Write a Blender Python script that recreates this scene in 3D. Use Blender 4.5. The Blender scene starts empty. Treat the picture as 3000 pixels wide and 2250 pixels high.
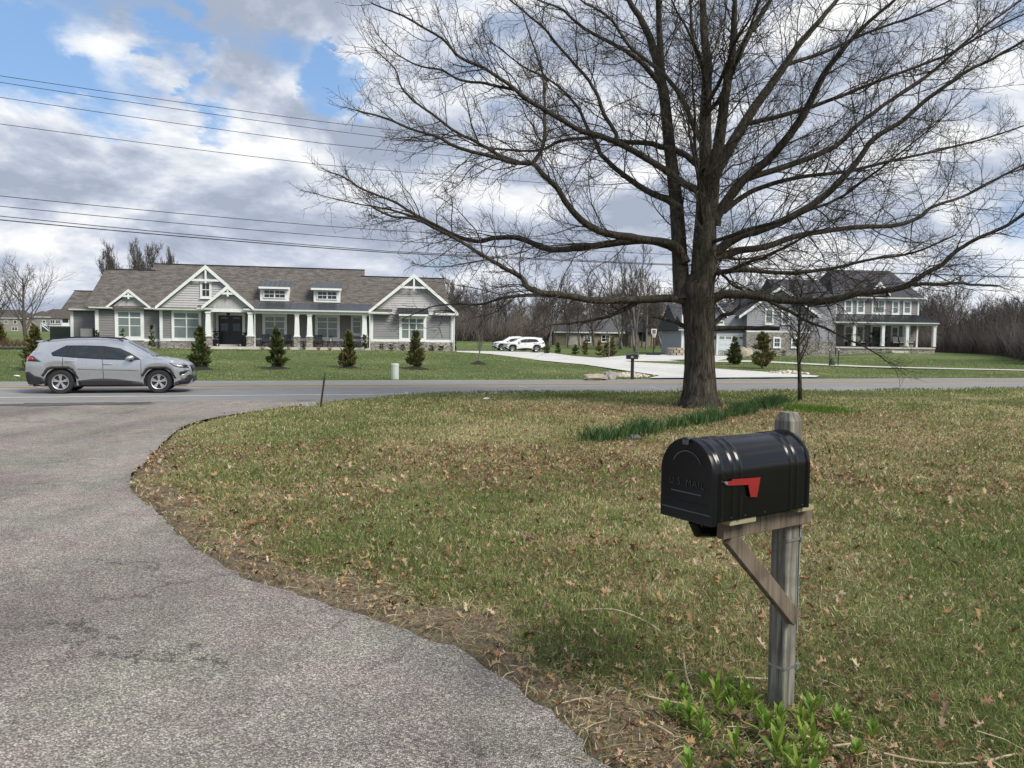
import bpy, math, random
import numpy as np
from mathutils import Vector, Matrix
from mathutils.geometry import delaunay_2d_cdt
random.seed(7); RNG = np.random.default_rng(7)
SC = bpy.context.scene
COL = SC.collection
R = math.radians
# ------------------------------------------------------------------ camera
F_PX, CX, CY = 2253.0, 1500.0, 1125.0
EYE = Vector((0, 0, 1.75))
PITCH, ROLL = math.atan((1125 - 998) / F_PX), R(0.7)
fwd = Vector((0, math.cos(PITCH), -math.sin(PITCH)))
_r0 = Vector((1, 0, 0)); _u0 = Vector((0, math.sin(PITCH), math.cos(PITCH)))
rgt = math.cos(ROLL) * _r0 + math.sin(ROLL) * _u0
upv = -math.sin(ROLL) * _r0 + math.cos(ROLL) * _u0
cam = bpy.data.cameras.new('camera'); camo = bpy.data.objects.new('camera', cam); COL.objects.link(camo)
cam.sensor_fit = 'HORIZONTAL'; cam.sensor_width = 36; cam.lens = 36 * F_PX / 3000
cam.clip_start = 0.05; cam.clip_end = 6000
m = Matrix((rgt, upv, -fwd)).transposed().to_4x4(); m.translation = EYE
camo.matrix_world = m; SC.camera = camo
# ------------------------------------------------------------------ exposure
SC.view_settings.view_transform = 'Standard'; SC.view_settings.look = 'None'
SC.view_settings.gamma = 1; SC.view_settings.exposure = 0.70
SC.cycles.max_bounces = 6; SC.cycles.diffuse_bounces = 2; SC.cycles.glossy_bounces = 3
SC.cycles.transparent_max_bounces = 6
# ------------------------------------------------------------------ sun and sky
SUN_EL, SUN_AZ = R(43), R(128)
sl = bpy.data.lights.new('sun', 'SUN'); sl.energy = 2.6; sl.angle = R(22); sl.color = (1, .94, .84)
so = bpy.data.objects.new('sun', sl); COL.objects.link(so)
sd = Vector((math.sin(SUN_AZ) * math.cos(SUN_EL), math.cos(SUN_AZ) * math.cos(SUN_EL), math.sin(SUN_EL)))
so.rotation_euler = sd.to_track_quat('Z', 'Y').to_euler(); so.location = (0, 0, 60)

class NT:
    """small helper to write node trees"""
    def __init__(s, tree): s.t = tree; s.n = tree.nodes; s.l = tree.links
    def new(s, typ, **kw):
        n = s.n.new(typ)
        for k, v in kw.items(): setattr(n, k, v)
        return n
    def put(s, sock, v):
        if isinstance(v, bpy.types.NodeSocket): s.l.new(v, sock)
        elif v is not None: sock.default_value = v
    def math(s, op, a, b=None, c=None, clamp=False):
        n = s.new('ShaderNodeMath', operation=op); n.use_clamp = clamp
        for i, v in enumerate((a, b, c)): s.put(n.inputs[i], v)
        return n.outputs[0]
    def vec(s, op, a, b=None, scale=None):
        n = s.new('ShaderNodeVectorMath', operation=op)
        s.put(n.inputs[0], a); s.put(n.inputs[1], b)
        if scale is not None: s.put(n.inputs['Scale'], scale)
        return n.outputs['Value'] if op in ('DOT_PRODUCT', 'LENGTH', 'DISTANCE') else n.outputs['Vector']
    def noise(s, vec, scale, detail=4, rough=.55, dist=0.0):
        n = s.new('ShaderNodeTexNoise'); s.put(n.inputs['Vector'], vec); s.put(n.inputs['Scale'], scale)
        n.inputs['Detail'].default_value = detail; n.inputs['Roughness'].default_value = rough
        n.inputs['Distortion'].default_value = dist
        return n.outputs['Fac']
    def voro(s, vec, scale, out='Color', feature='F1'):
        n = s.new('ShaderNodeTexVoronoi', feature=feature); s.put(n.inputs['Vector'], vec); s.put(n.inputs['Scale'], scale)
        return n.outputs[out]
    def ramp(s, fac, stops, interp='LINEAR'):
        n = s.new('ShaderNodeValToRGB'); n.color_ramp.interpolation = interp; s.put(n.inputs[0], fac)
        e = n.color_ramp.elements
        while len(e) < len(stops): e.new(.5)
        for el, (p, c) in zip(e, stops):
            el.position = p; el.color = (*c, 1) if len(c) == 3 else c
        return n.outputs['Color']
    def smooth(s, x, a, b):
        n = s.new('ShaderNodeMapRange', interpolation_type='SMOOTHSTEP'); s.put(n.inputs[0], x)
        n.inputs[1].default_value = a; n.inputs[2].default_value = b
        return n.outputs[0]
    def mix(s, f, a, b, typ='MIX'):
        n = s.new('ShaderNodeMix', data_type='RGBA', blend_type=typ)
        s.put(n.inputs[0], f)
        for i, v in ((6, a), (7, b)):
            if isinstance(v, tuple) and len(v) == 3: v = (*v, 1)
            s.put(n.inputs[i], v)
        return n.outputs[2]
    def scalev(s, vec, sc):
        n = s.new('ShaderNodeMapping'); s.put(n.inputs[0], vec); n.inputs['Scale'].default_value = sc
        return n.outputs[0]
    def bump(s, h, strength=.5, dist=.02):
        n = s.new('ShaderNodeBump'); s.put(n.inputs['Height'], h)
        n.inputs['Strength'].default_value = strength; n.inputs['Distance'].default_value = dist
        return n.outputs[0]

def pix_dir(px, py):
    return (fwd * F_PX + rgt * (px - CX) + upv * (CY - py)).normalized()

world = bpy.data.worlds.new('World'); SC.world = world; world.use_nodes = True
w = NT(world.node_tree); w.n.clear()
def build_world():
    D = w.new('ShaderNodeTexCoord').outputs['Generated']
    sky = w.new('ShaderNodeTexSky', sky_type='NISHITA'); sky.sun_disc = False
    sky.sun_elevation = SUN_EL; sky.sun_rotation = SUN_AZ; sky.air_density = 1.0; sky.dust_density = .6; sky.ozone_density = 2.0
    def q(off):
        sp = w.new('ShaderNodeSeparateXYZ'); w.put(sp.inputs[0], D)
        z = w.math('ADD', w.math('MAXIMUM', sp.outputs[2], 0.0), off)
        # clouds get smaller and flatter towards the horizon, but keep their round heaps
        k = w.math('ADD', 1.0, w.math('DIVIDE', .16, w.math('ADD', z, .22)))
        c = w.new('ShaderNodeCombineXYZ')
        w.put(c.inputs[0], w.math('MULTIPLY', sp.outputs[0], 1.5)); w.put(c.inputs[1], w.math('MULTIPLY', sp.outputs[1], 1.5))
        w.put(c.inputs[2], w.math('MULTIPLY', w.math('MULTIPLY', z, k), 2.6))
        return c.outputs[0], z
    q0, z0 = q(0.0); q1, _ = q(0.036)
    def dens(qq):
        a = w.noise(w.vec('ADD', qq, (3.7, 1.2, 0.4)), 2.7, 12, .58, .25)
        b = w.noise(w.vec('ADD', qq, (9.1, 4.2, 2.4)), 1.5, 3, .5)
        return w.math('ADD', w.math('MULTIPLY', a, .68), w.math('MULTIPLY', b, .32))
    n0, n1 = dens(q0), dens(q1)
    cov = w.math('ADD', n0, .036)
    # blue gaps and thick banks, by direction
    warp = w.math('MULTIPLY', w.math('SUBTRACT', w.noise(q0, 7.0, 8, .62), .5), .0075)
    for (px, py, rad, amt) in CLOUD_MARKS:
        d = pix_dir(px, py)
        f = w.smooth(w.math('ADD', w.vec('DOT_PRODUCT', D, tuple(d)), warp), math.cos(R(rad)), 1.0)
        cov = w.math('ADD', cov, w.math('MULTIPLY', f, amt))
    mask = w.smooth(cov, .395, .575)
    light = w.math('ADD', .535, w.math('MULTIPLY', w.math('SUBTRACT', n0, n1), 4.0))
    thick = w.smooth(cov, .52, .72)
    light = w.math('SUBTRACT', light, w.math('MULTIPLY', thick, .16))
    sx = w.vec('DOT_PRODUCT', D, tuple(pix_dir(700, 800)))
    light = w.math('SUBTRACT', light, w.math('MULTIPLY', w.math('MULTIPLY', w.smooth(z0, .30, .05), w.smooth(sx, .80, 1.0)), .07))
    fine = w.noise(q0, 9.0, 6, .6)
    light = w.math('ADD', light, w.math('MULTIPLY', w.math('SUBTRACT', fine, .5), .30))
    ccol = w.ramp(light, [(.20, (2.5, 2.85, 3.55)), (.40, (3.4, 3.75, 4.5)), (.57, (4.8, 5.05, 5.5)), (.76, (6.2, 6.25, 6.3))])
    blue = w.mix(.55, sky.outputs[0], (1.6, 2.9, 5.1))
    hz = w.smooth(z0, .26, 0.0)
    blue = w.mix(w.math('MULTIPLY', hz, .7), blue, (2.9, 3.8, 5.1))
    col = w.mix(mask, blue, ccol)
    low = w.smooth(z0, .10, 0.0)
    col = w.mix(w.math('MULTIPLY', low, .25), col, (4.0, 4.45, 5.2))
    bg = w.new('ShaderNodeBackground'); w.put(bg.inputs[0], col); bg.inputs[1].default_value = 0.1
    out = w.new('ShaderNodeOutputWorld'); w.l.new(bg.outputs[0], out.inputs[0])
CLOUD_MARKS = [(60, 190, 4.2, -.14), (330, 290, 4.0, -.14), (520, 90, 3.2, -.12), (850, 130, 3.2, -.12), (1000, 260, 3.0, -.17), (560, 40, 2.5, -.1), (620, 330, 2.2, -.12),
               (80, 840, 4, -.07), (420, 860, 4, -.05), (900, 40, 4, .08), (450, 200, 5, .10), (760, 270, 4, .13), (300, 700, 9, .10), (900, 600, 9, .10),
               (2100, 400, 22, .10), (60, 480, 5, .10)]
build_world()

# ------------------------------------------------------------------ tagging and mesh helpers
def tag(o, label=None, cat=None, group=None, kind=None):
    if label: o['label'] = label
    if cat: o['category'] = cat
    if group: o['group'] = group
    if kind: o['kind'] = kind
    return o
def empty(name, loc=(0, 0, 0), rz=0, label=None, cat=None, group=None):
    o = bpy.data.objects.new(name, None); COL.objects.link(o); o.empty_display_size = .3
    o.location = loc; o.rotation_euler = (0, 0, rz)
    return tag(o, label, cat, group)
def children(o): return [c for c in bpy.data.objects if c.parent == o]
def copy_tree(o, kids=None, parent=None):
    c = o.copy(); COL.objects.link(c)
    if parent: c.parent = parent
    for ch in children(o): copy_tree(ch, parent=c)
    return c
def relabel(o, label, loc=None, rz=None, scale=None):
    o['label'] = label
    if loc is not None: o.location = loc
    if rz is not None: o.rotation_euler = (0, 0, rz)
    if scale is not None: o.scale = scale if hasattr(scale, '__len__') else (scale,) * 3
    return o

def link_mesh(name, me, mat, parent=None, smooth=False):
    if mat: me.materials.append(mat)
    if smooth: me.polygons.foreach_set('use_smooth', [True] * len(me.polygons))
    me.update()
    o = bpy.data.objects.new(name, me); COL.objects.link(o)
    if parent: o.parent = parent
    return o
def np_mesh(name, V, Fs, mat, parent=None, smooth=False, color=None, attrs=None):
    """V (n,3); Fs (m,k) equal sized faces; color (n,3) point colours"""
    V = np.asarray(V, np.float32); Fs = np.asarray(Fs, np.int32); k = Fs.shape[1]
    me = bpy.data.meshes.new(name)
    me.vertices.add(len(V)); me.vertices.foreach_set('co', V.ravel())
    me.loops.add(Fs.size); me.loops.foreach_set('vertex_index', Fs.ravel())
    me.polygons.add(len(Fs)); me.polygons.foreach_set('loop_start', np.arange(0, Fs.size, k, dtype=np.int32))
    me.update(calc_edges=True)
    if color is not None:
        a = me.color_attributes.new('tint', 'FLOAT_COLOR', 'POINT')
        c = np.ones((len(V), 4), np.float32); c[:, :3] = color; a.data.foreach_set('color', c.ravel())
    for nm, arr in (attrs or {}).items():
        a = me.attributes.new(nm, 'FLOAT', 'POINT'); a.data.foreach_set('value', np.asarray(arr, np.float32))
    return link_mesh(name, me, mat, parent, smooth)

class MB:
    def __init__(s): s.v = []; s.f = []
    def add(s, vs, fs):
        b = len(s.v); s.v += [tuple(p) for p in vs]; s.f += [tuple(i + b for i in f) for f in fs]; return s
    def quad(s, a, b, c, d): return s.add([a, b, c, d], [(0, 1, 2, 3)])
    def box(s, x0, x1, y0, y1, z0, z1, mtx=None):
        vs = [Vector((x, y, z)) for x in (x0, x1) for y in (y0, y1) for z in (z0, z1)]
        if mtx: vs = [mtx @ p for p in vs]
        return s.add(vs, [(0, 1, 3, 2), (4, 6, 7, 5), (0, 4, 5, 1), (2, 3, 7, 6), (0, 2, 6, 4), (1, 5, 7, 3)])
    def frustum(s, cx, cy, z0, z1, a0, a1, b0=None, b1=None):
        b0 = b0 or a0; b1 = b1 or a1
        vs = [(cx - a0, cy - b0, z0), (cx + a0, cy - b0, z0), (cx + a0, cy + b0, z0), (cx - a0, cy + b0, z0),
              (cx - a1, cy - b1, z1), (cx + a1, cy - b1, z1), (cx + a1, cy + b1, z1), (cx - a1, cy + b1, z1)]
        return s.add(vs, [(3, 2, 1, 0), (4, 5, 6, 7), (0, 1, 5, 4), (1, 2, 6, 5), (2, 3, 7, 6), (3, 0, 4, 7)])
    def bar(s, a, b, wd, th, up=(0, 0, 1)):
        a, b = Vector(a), Vector(b); d = b - a; L = d.length; d.normalize()
        sx = d.cross(Vector(up))
        if sx.length < 1e-4: sx = d.cross(Vector((1, 0, 0)))
        sx.normalize(); sy = sx.cross(d)
        mt = Matrix((sx, d, sy)).transposed().to_4x4(); mt.translation = a
        return s.box(-wd / 2, wd / 2, 0, L, -th / 2, th / 2, mt)
    def prism(s, pts, ext):
        """closed polygon of 3-D points pushed by vector ext"""
        n = len(pts); e = Vector(ext); ps = [Vector(p) for p in pts]
        return s.add(ps + [p + e for p in ps], [tuple(range(n))[::-1], tuple(range(n, 2 * n))] +
                     [(i, (i + 1) % n, n + (i + 1) % n, n + i) for i in range(n)])
    def tube(s, pts, rad, n=8, caps=True):
        pts = [Vector(p) for p in pts]; k = len(pts)
        if not hasattr(rad, '__len__'): rad = [rad] * k
        vs = []; ref = None
        for i, p in enumerate(pts):
            t = (pts[min(i + 1, k - 1)] - pts[max(i - 1, 0)]).normalized()
            if ref is None: ref = t.orthogonal().normalized()
            ref = (ref - t * ref.dot(t))
            if ref.length < 1e-5: ref = t.orthogonal()
            ref.normalize(); b = t.cross(ref)
            vs += [p + (ref * math.cos(2 * math.pi * j / n) + b * math.sin(2 * math.pi * j / n)) * rad[i] for j in range(n)]
        fs = [(i * n + j, i * n + (j + 1) % n, (i + 1) * n + (j + 1) % n, (i + 1) * n + j) for i in range(k - 1) for j in range(n)]
        if caps: fs += [tuple(range(n))[::-1], tuple(range((k - 1) * n, k * n))]
        return s.add(vs, fs)
    def lathe(s, prof, n=16, c=(0, 0, 0), axis='Z', caps=True):
        vs = []
        for (r, h) in prof:
            for j in range(n):
                a = 2 * math.pi * j / n; x, y = r * math.cos(a), r * math.sin(a)
                p = (x, y, h) if axis == 'Z' else (x, h, y) if axis == 'Y' else (h, x, y)
                vs.append((p[0] + c[0], p[1] + c[1], p[2] + c[2]))
        k = len(prof)
        fs = [(i * n + j, i * n + (j + 1) % n, (i + 1) * n + (j + 1) % n, (i + 1) * n + j) for i in range(k - 1) for j in range(n)]
        if caps: fs += [tuple(range(n))[::-1], tuple(range((k - 1) * n, k * n))]
        return s.add(vs, fs)
    def build(s, name, mat, parent=None, smooth=False, bevel=0, segs=2, angle=35):
        me = bpy.data.meshes.new(name); me.from_pydata(s.v, [], s.f)
        o = link_mesh(name, me, mat, parent, smooth)
        if smooth:
            try: me.set_sharp_from_angle(angle=R(angle))
            except Exception: pass
        if bevel:
            md = o.modifiers.new('bevel', 'BEVEL'); md.width = bevel; md.segments = segs; md.limit_method = 'ANGLE'; md.angle_limit = R(40)
        return o

# value noise in numpy (for patches of grass and litter)
_P = RNG.random((256, 256))
def vnoise(x, y, sc=1.0, ox=0):
    x = np.asarray(x, float) * sc + 37.3 + ox; y = np.asarray(y, float) * sc + 71.9 + ox * 1.7
    xi = np.floor(x).astype(int); yi = np.floor(y).astype(int); fx = x - xi; fy = y - yi
    fx = fx * fx * (3 - 2 * fx); fy = fy * fy * (3 - 2 * fy)
    g = lambda a, b: _P[a % 256, b % 256]
    return (g(xi, yi) * (1 - fx) + g(xi + 1, yi) * fx) * (1 - fy) + (g(xi, yi + 1) * (1 - fx) + g(xi + 1, yi + 1) * fx) * fy
def fbm(x, y, sc=1.0, ox=0, n=4):
    t = 0; a = .5; s = 0
    for i in range(n): t = t + a * vnoise(x, y, sc * 2 ** i, ox + i * 13); s += a; a *= .55
    return t / s
def sst(a, b, x):
    t = np.clip((np.asarray(x, float) - a) / (b - a), 0, 1); return t * t * (3 - 2 * t)

# ------------------------------------------------------------------ materials
MATS = {}
def mat(name, c1, c2=None, scale=6, rough=.6, metal=0, bump=0, bscale=None, spec=.5, stretch=None, coat=0, detail=4, vary=.5):
    if name in MATS: return MATS[name]
    m = bpy.data.materials.new(name); m.use_nodes = True; t = NT(m.node_tree); b = t.n['Principled BSDF']
    co = t.new('ShaderNodeTexCoord').outputs['Object']
    if stretch: co = t.scalev(co, stretch)
    if c2 is None: c2 = tuple(c * .86 for c in c1)
    f = t.noise(co, scale, detail)
    col = t.ramp(f, [(.5 - vary * .4, c1), (.5 + vary * .4, c2)])
    t.put(b.inputs['Base Color'], col)
    b.inputs['Roughness'].default_value = rough; b.inputs['Metallic'].default_value = metal
    b.inputs['Specular IOR Level'].default_value = spec; b.inputs['Coat Weight'].default_value = coat; b.inputs['Coat Roughness'].default_value = .06
    if bump: t.put(b.inputs['Normal'], t.bump(t.noise(co, bscale or scale * 4, 3), bump, .01))
    MATS[name] = m; return m
def tint_mat(name, rough=.8, trans=0.0, spec=.2, noise=0):
    """colour from the mesh's own 'tint' attribute (leaf and blade colours)"""
    if name in MATS: return MATS[name]
    m = bpy.data.materials.new(name); m.use_nodes = True; t = NT(m.node_tree); b = t.n['Principled BSDF']
    a = t.new('ShaderNodeAttribute', attribute_name='tint'); c = a.outputs['Color']
    if noise:
        f = t.noise(t.new('ShaderNodeTexCoord').outputs['Object'], noise, 3)
        c = t.mix(1.0, c, t.ramp(f, [(.3, (.75,) * 3), (.7, (1.2,) * 3)]), 'MULTIPLY')
    t.put(b.inputs['Base Color'], c); b.inputs['Roughness'].default_value = rough
    b.inputs['Specular IOR Level'].default_value = spec
    if trans:
        tr = t.new('ShaderNodeBsdfTranslucent'); t.put(tr.inputs[0], c)
        mx = t.new('ShaderNodeMixShader'); mx.inputs[0].default_value = trans
        t.l.new(b.outputs[0], mx.inputs[1]); t.l.new(tr.outputs[0], mx.inputs[2])
        t.l.new(mx.outputs[0], t.n['Material Output'].inputs[0])
    MATS[name] = m; return m

M_white = mat('white_paint', (.74, .77, .75), (.66, .69, .68), 3, .5)
M_siding = mat('grey_siding', (.225, .217, .215), (.195, .188, .186), 1.5, .7, stretch=(1, 1, 6))
M_siding_light = mat('light_grey_siding', (.47, .465, .47), (.42, .415, .42), 1.5, .7)
M_blue_siding = mat('blue_grey_siding', (.30, .305, .335), (.265, .27, .30), 1.5, .7)
M_grey_house = mat('warm_grey_siding', (.24, .225, .225), (.21, .20, .20), 1.5, .7)
M_metalroof = mat('standing_seam_metal', (.085, .09, .10), (.06, .065, .075), 2, .38, .6)
M_black = mat('black_paint', (.012, .012, .014), (.008, .008, .009), 8, .4)
M_blackplastic = mat('black_plastic', (.022, .022, .024), (.015, .015, .017), 20, .6, bump=.1)
M_conc = mat('pale_concrete', (.70, .69, .65), (.58, .57, .54), .8, .85, bump=.15, bscale=40, detail=8)
M_step = mat('porch_concrete', (.52, .50, .45), (.44, .42, .38), 2, .85)
M_mulch = mat('dark_mulch', (.022, .018, .016), (.012, .010, .010), 30, .95, bump=.8)
M_rubber = mat('tyre_rubber', (.018, .018, .019), (.012, .012, .013), 30, .75, bump=.15)
M_chrome = mat('silver_alloy', (.62, .62, .63), (.52, .52, .53), 6, .3, .85)
M_wire = mat('cable_sheath', (.02, .02, .022), None, 8, .6)
M_steel = mat('galvanised_steel', (.45, .46, .46), (.35, .36, .36), 20, .4, .8)

def m_glass(name, c, rough=.04, spec=.5):
    return mat(name, c, tuple(x * .8 for x in c), 1.2, rough, 0, 0, spec=spec)
M_pane = m_glass('window_glass_with_blind', (.17, .21, .20))
M_panedark = m_glass('dark_window_glass', (.018, .022, .026))
M_carglass = m_glass('tinted_car_glass', (.018, .022, .026), .03, .8)

def m_roof(name, a, b, c):
    m = bpy.data.materials.new(name); m.use_nodes = True; t = NT(m.node_tree); bs = t.n['Principled BSDF']
    co = t.new('ShaderNodeTexCoord').outputs['Object']
    br = t.new('ShaderNodeTexBrick'); br.offset = .5
    mp = t.new('ShaderNodeMapping'); t.put(mp.inputs[0], co); mp.inputs['Rotation'].default_value = (R(90), 0, 0)
    t.put(br.inputs['Vector'], mp.outputs[0])
    br.inputs['Color1'].default_value = (*a, 1); br.inputs['Color2'].default_value = (*b, 1); br.inputs['Mortar'].default_value = (*c, 1)
    br.inputs['Scale'].default_value = 1; br.inputs['Mortar Size'].default_value = .006; br.inputs['Brick Width'].default_value = .42; br.inputs['Row Height'].default_value = .095
    n = t.noise(t.scalev(co, (1.2, 1.2, 6)), 2.6, 6, .75)
    col = t.mix(1.0, br.outputs['Color'], t.ramp(n, [(.32, (.62, .62, .62)), (.68, (1.34, 1.32, 1.3))]), 'MULTIPLY')
    t.put(bs.inputs['Base Color'], col); bs.inputs['Roughness'].default_value = .95; bs.inputs['Specular IOR Level'].default_value = .1
    t.put(bs.inputs['Normal'], t.bump(br.outputs['Fac'], .4, .02))
    return m
M_shingle = m_roof('weathered_shingles', (.165, .152, .138), (.095, .087, .08), (.05, .046, .044))
M_shingle_dark = m_roof('charcoal_shingles', (.09, .09, .10), (.065, .066, .075), (.04, .04, .045))
M_shingle_brown = m_roof('brown_shingles', (.115, .10, .09), (.085, .074, .068), (.05, .045, .04))

def m_stone(name, cols, w_=.42, h_=.13):
    m = bpy.data.materials.new(name); m.use_nodes = True; t = NT(m.node_tree); bs = t.n['Principled BSDF']
    co = t.new('ShaderNodeTexCoord').outputs['Object']
    co = t.vec('ADD', co, t.vec('SCALE', t.new('ShaderNodeTexNoise').outputs['Color'], scale=.12))
    v = t.new('ShaderNodeTexVoronoi', distance='CHEBYCHEV'); t.put(v.inputs['Vector'], t.scalev(co, (1 / w_, 1 / w_, 1 / h_))); v.inputs['Scale'].default_value = 1
    e = t.new('ShaderNodeTexVoronoi', feature='DISTANCE_TO_EDGE'); t.put(e.inputs['Vector'], t.scalev(co, (1 / w_, 1 / w_, 1 / h_))); e.inputs['Scale'].default_value = 1
    sp = t.new('ShaderNodeSeparateColor'); t.put(sp.inputs[0], v.outputs['Color'])
    col = t.ramp(sp.outputs[0], [(i / (len(cols) - 1), c) for i, c in enumerate(cols)])
    n = t.noise(co, 14, 5)
    col = t.mix(1.0, col, t.ramp(n, [(.3, (.75,) * 3), (.7, (1.2,) * 3)]), 'MULTIPLY')
    edge = t.smooth(e.outputs['Distance'], .0, .1)
    col = t.mix(edge, (.06, .057, .05), col)
    t.put(bs.inputs['Base Color'], col); bs.inputs['Roughness'].default_value = .9
    t.put(bs.inputs['Normal'], t.bump(t.math('ADD', edge, t.math('MULTIPLY', n, .5)), .8, .03))
    return m
M_stone = m_stone('ledge_stone', [(.20, .195, .19), (.31, .29, .26), (.39, .36, .305), (.25, .24, .235), (.44, .41, .36)])

M_wood = None
def m_weathered(name, a, b, c, grain=(40, 40, 2.2)):
    m = bpy.data.materials.new(name); m.use_nodes = True; t = NT(m.node_tree); bs = t.n['Principled BSDF']
    co = t.new('ShaderNodeTexCoord').outputs['Object']
    g = t.noise(t.scalev(co, grain), 1.0, 6, .65, .4)
    blot = t.noise(co, 7, 4)
    col = t.ramp(g, [(.28, c), (.46, a), (.7, b)])
    col = t.mix(t.smooth(blot, .45, .7), col, t.mix(.6, col, tuple(x * .55 for x in a)))
    crack = t.smooth(t.noise(t.scalev(co, (grain[0] * .7, grain[1] * .7, grain[2] * .25)), 1.0, 2, .5), .33, .28)
    col = t.mix(crack, col, (.03, .026, .02))
    t.put(bs.inputs['Base Color'], col); bs.inputs['Roughness'].default_value = .9; bs.inputs['Specular IOR Level'].default_value = .2
    t.put(bs.inputs['Normal'], t.bump(t.math('SUBTRACT', g, t.math('MULTIPLY', crack, .8)), .6, .006))
    return m
M_wood = m_weathered('weathered_post_wood', (.15, .142, .118), (.30, .285, .25), (.055, .05, .038))
M_wood2 = m_weathered('weathered_brown_wood', (.135, .108, .08), (.20, .168, .13), (.062, .048, .036))

def m_bark(name, a, b, scale=(14, 14, 3)):
    m = bpy.data.materials.new(name); m.use_nodes = True; t = NT(m.node_tree); bs = t.n['Principled BSDF']
    co = t.new('ShaderNodeTexCoord').outputs['Object']
    g = t.noise(t.scalev(co, scale), 1.0, 5, .65, .8)
    big = t.noise(co, 1.3, 3)
    col = t.ramp(g, [(.36, tuple(x * .45 for x in a)), (.5, a), (.66, b)])
    col = t.mix(t.math('MULTIPLY', t.smooth(big, .45, .65), .5), col, (a[0] * .75, a[1] * .95, a[2] * .8))
    t.put(bs.inputs['Base Color'], col); bs.inputs['Roughness'].default_value = .95; bs.inputs['Specular IOR Level'].default_value = .1
    t.put(bs.inputs['Normal'], t.bump(g, 1.0, .04))
    return m
M_bark = m_bark('oak_bark', (.054, .047, .037), (.108, .096, .078))
M_twig = mat('oak_twig_bark', (.070, .062, .052), (.048, .043, .038), 2, .9, spec=.1)
M_bark_far = mat('far_bark', (.10, .086, .076), (.07, .06, .053), .4, .95, spec=.1)
M_bark_pale = mat('pale_bark', (.20, .185, .165), (.13, .12, .105), 1.2, .95, spec=.1)
# ------------------------------------------------------------------ terrain
TH = R(17.2); TX, TY = math.cos(TH), math.sin(TH); NX, NY = -math.sin(TH), math.cos(TH)
S_NEAR, S_WHITE, S_YEL, S_FAR = 23.95, 24.35, 29.2, 32.7
def s_of(x, y): return NX * np.asarray(x, float) + NY * np.asarray(y, float)
def road_pt(t, s, z=0): return Vector((TX * t + NX * s, TY * t + NY * s, z))
def rise(x, y):
    D = s_of(x, y) - S_FAR
    A = .75 - .39 * sst(-6, 4, x)
    return A * sst(1.5, 28, D) + 1.75 * sst(95, 165, y) * sst(-25, -75, x) + .42 * sst(34, 44, x) * sst(70, 88, y) - .085 * np.exp(-((x - 1.3) ** 2 + (y - 3.35) ** 2) / 1.1) + .75 * sst(92, 120, y) * sst(-30, -12, x) * sst(60, 36, x)
def gnd(px, py, z=0.0):
    d = pix_dir(px, py); t = (z - EYE.z) / d.z
    return EYE + d * t
def hit(px, py):
    d = pix_dir(px, py); t = 2.0
    for i in range(4000):
        p = EYE + d * t
        if p.z <= float(rise(p.x, p.y)): break
        t += .02 + t * .0015
    return EYE + d * t
def at_y(px, py, Y):
    d = pix_dir(px, py); return EYE + d * (Y / d.y)
def gz(x, y, lift=0): return float(rise(x, y)) + lift

# the side street, traced on the ground
edge_px = [(1797, 2250), (1695, 2150), (1546, 2034), (1356, 1912), (1193, 1851), (1031, 1797), (868, 1749), (719, 1688), (610, 1627), (515, 1560),
           (448, 1492), (393, 1438), (382, 1405), (407, 1370), (461, 1315), (529, 1254), (610, 1227), (705, 1211), (814, 1196), (922, 1183), (1031, 1171), (1200, 1161)]
edge = [gnd(*p) for p in edge_px]
edge = [Vector((2.0, 1.2, 0)), Vector((1.2, 2.3, 0))] + edge
def densify(pts, step, jit=0.0):
    out = []
    for a, b in zip(pts[:-1], pts[1:]):
        n = max(1, int((b - a).length / step))
        for i in range(n):
            p = a.lerp(b, i / n)
            if jit: p = p + Vector((random.uniform(-jit, jit), random.uniform(-jit, jit), 0))
            out.append(p)
    out.append(pts[-1]); return out
def catmull(pts, n=6):
    out = []
    P = [pts[0]] + list(pts) + [pts[-1]]
    for i in range(1, len(P) - 2):
        for k in range(n):
            t = k / n
            out.append(.5 * ((2 * P[i]) + (P[i + 1] - P[i - 1]) * t + (2 * P[i - 1] - 5 * P[i] + 4 * P[i + 1] - P[i + 2]) * t * t + (3 * P[i] - P[i - 1] - 3 * P[i + 1] + P[i + 2]) * t ** 3))
    out.append(pts[-1]); return out
edge_s = [p for p in catmull(edge, 5)]
edge_j = []
for i, p in enumerate(densify(edge_s, .07)):
    a = (float(vnoise(p.x, p.y, 3.1)) - .5) * .05 + (float(vnoise(p.x, p.y, 11)) - .5) * .05
    f = min(1, max(.2, 1.6 - p.y / 14)); edge_j.append(p + Vector((a * f, a * f, 0)))
near_curve = [p for p in edge_j]
left_side = [Vector(p) for p in ((-26, 16.9, 0), (-19, 17.2, 0), (-14.5, 14, 0), (-9.5, 8, 0), (-6.5, 3, 0), (-5, -4, 0), (2.0, -4, 0))]
street_poly = near_curve + [road_pt(2, S_NEAR), road_pt(-30, S_NEAR)] + left_side
SPX = np.array([p.x for p in street_poly]); SPY = np.array([p.y for p in street_poly])
def in_street(x, y):
    x = np.asarray(x, float); y = np.asarray(y, float); r = np.zeros(x.shape, bool)
    j = len(SPX) - 1
    for i in range(len(SPX)):
        c = (SPY[i] > y) != (SPY[j] > y)
        with np.errstate(divide='ignore', invalid='ignore'):
            xx = (SPX[j] - SPX[i]) * (y - SPY[i]) / (SPY[j] - SPY[i] + 1e-12) + SPX[i]
        r ^= c & (x < xx); j = i
    return r
ES = np.array([(p.x, p.y) for p in densify(edge_s, .15)])
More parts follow.
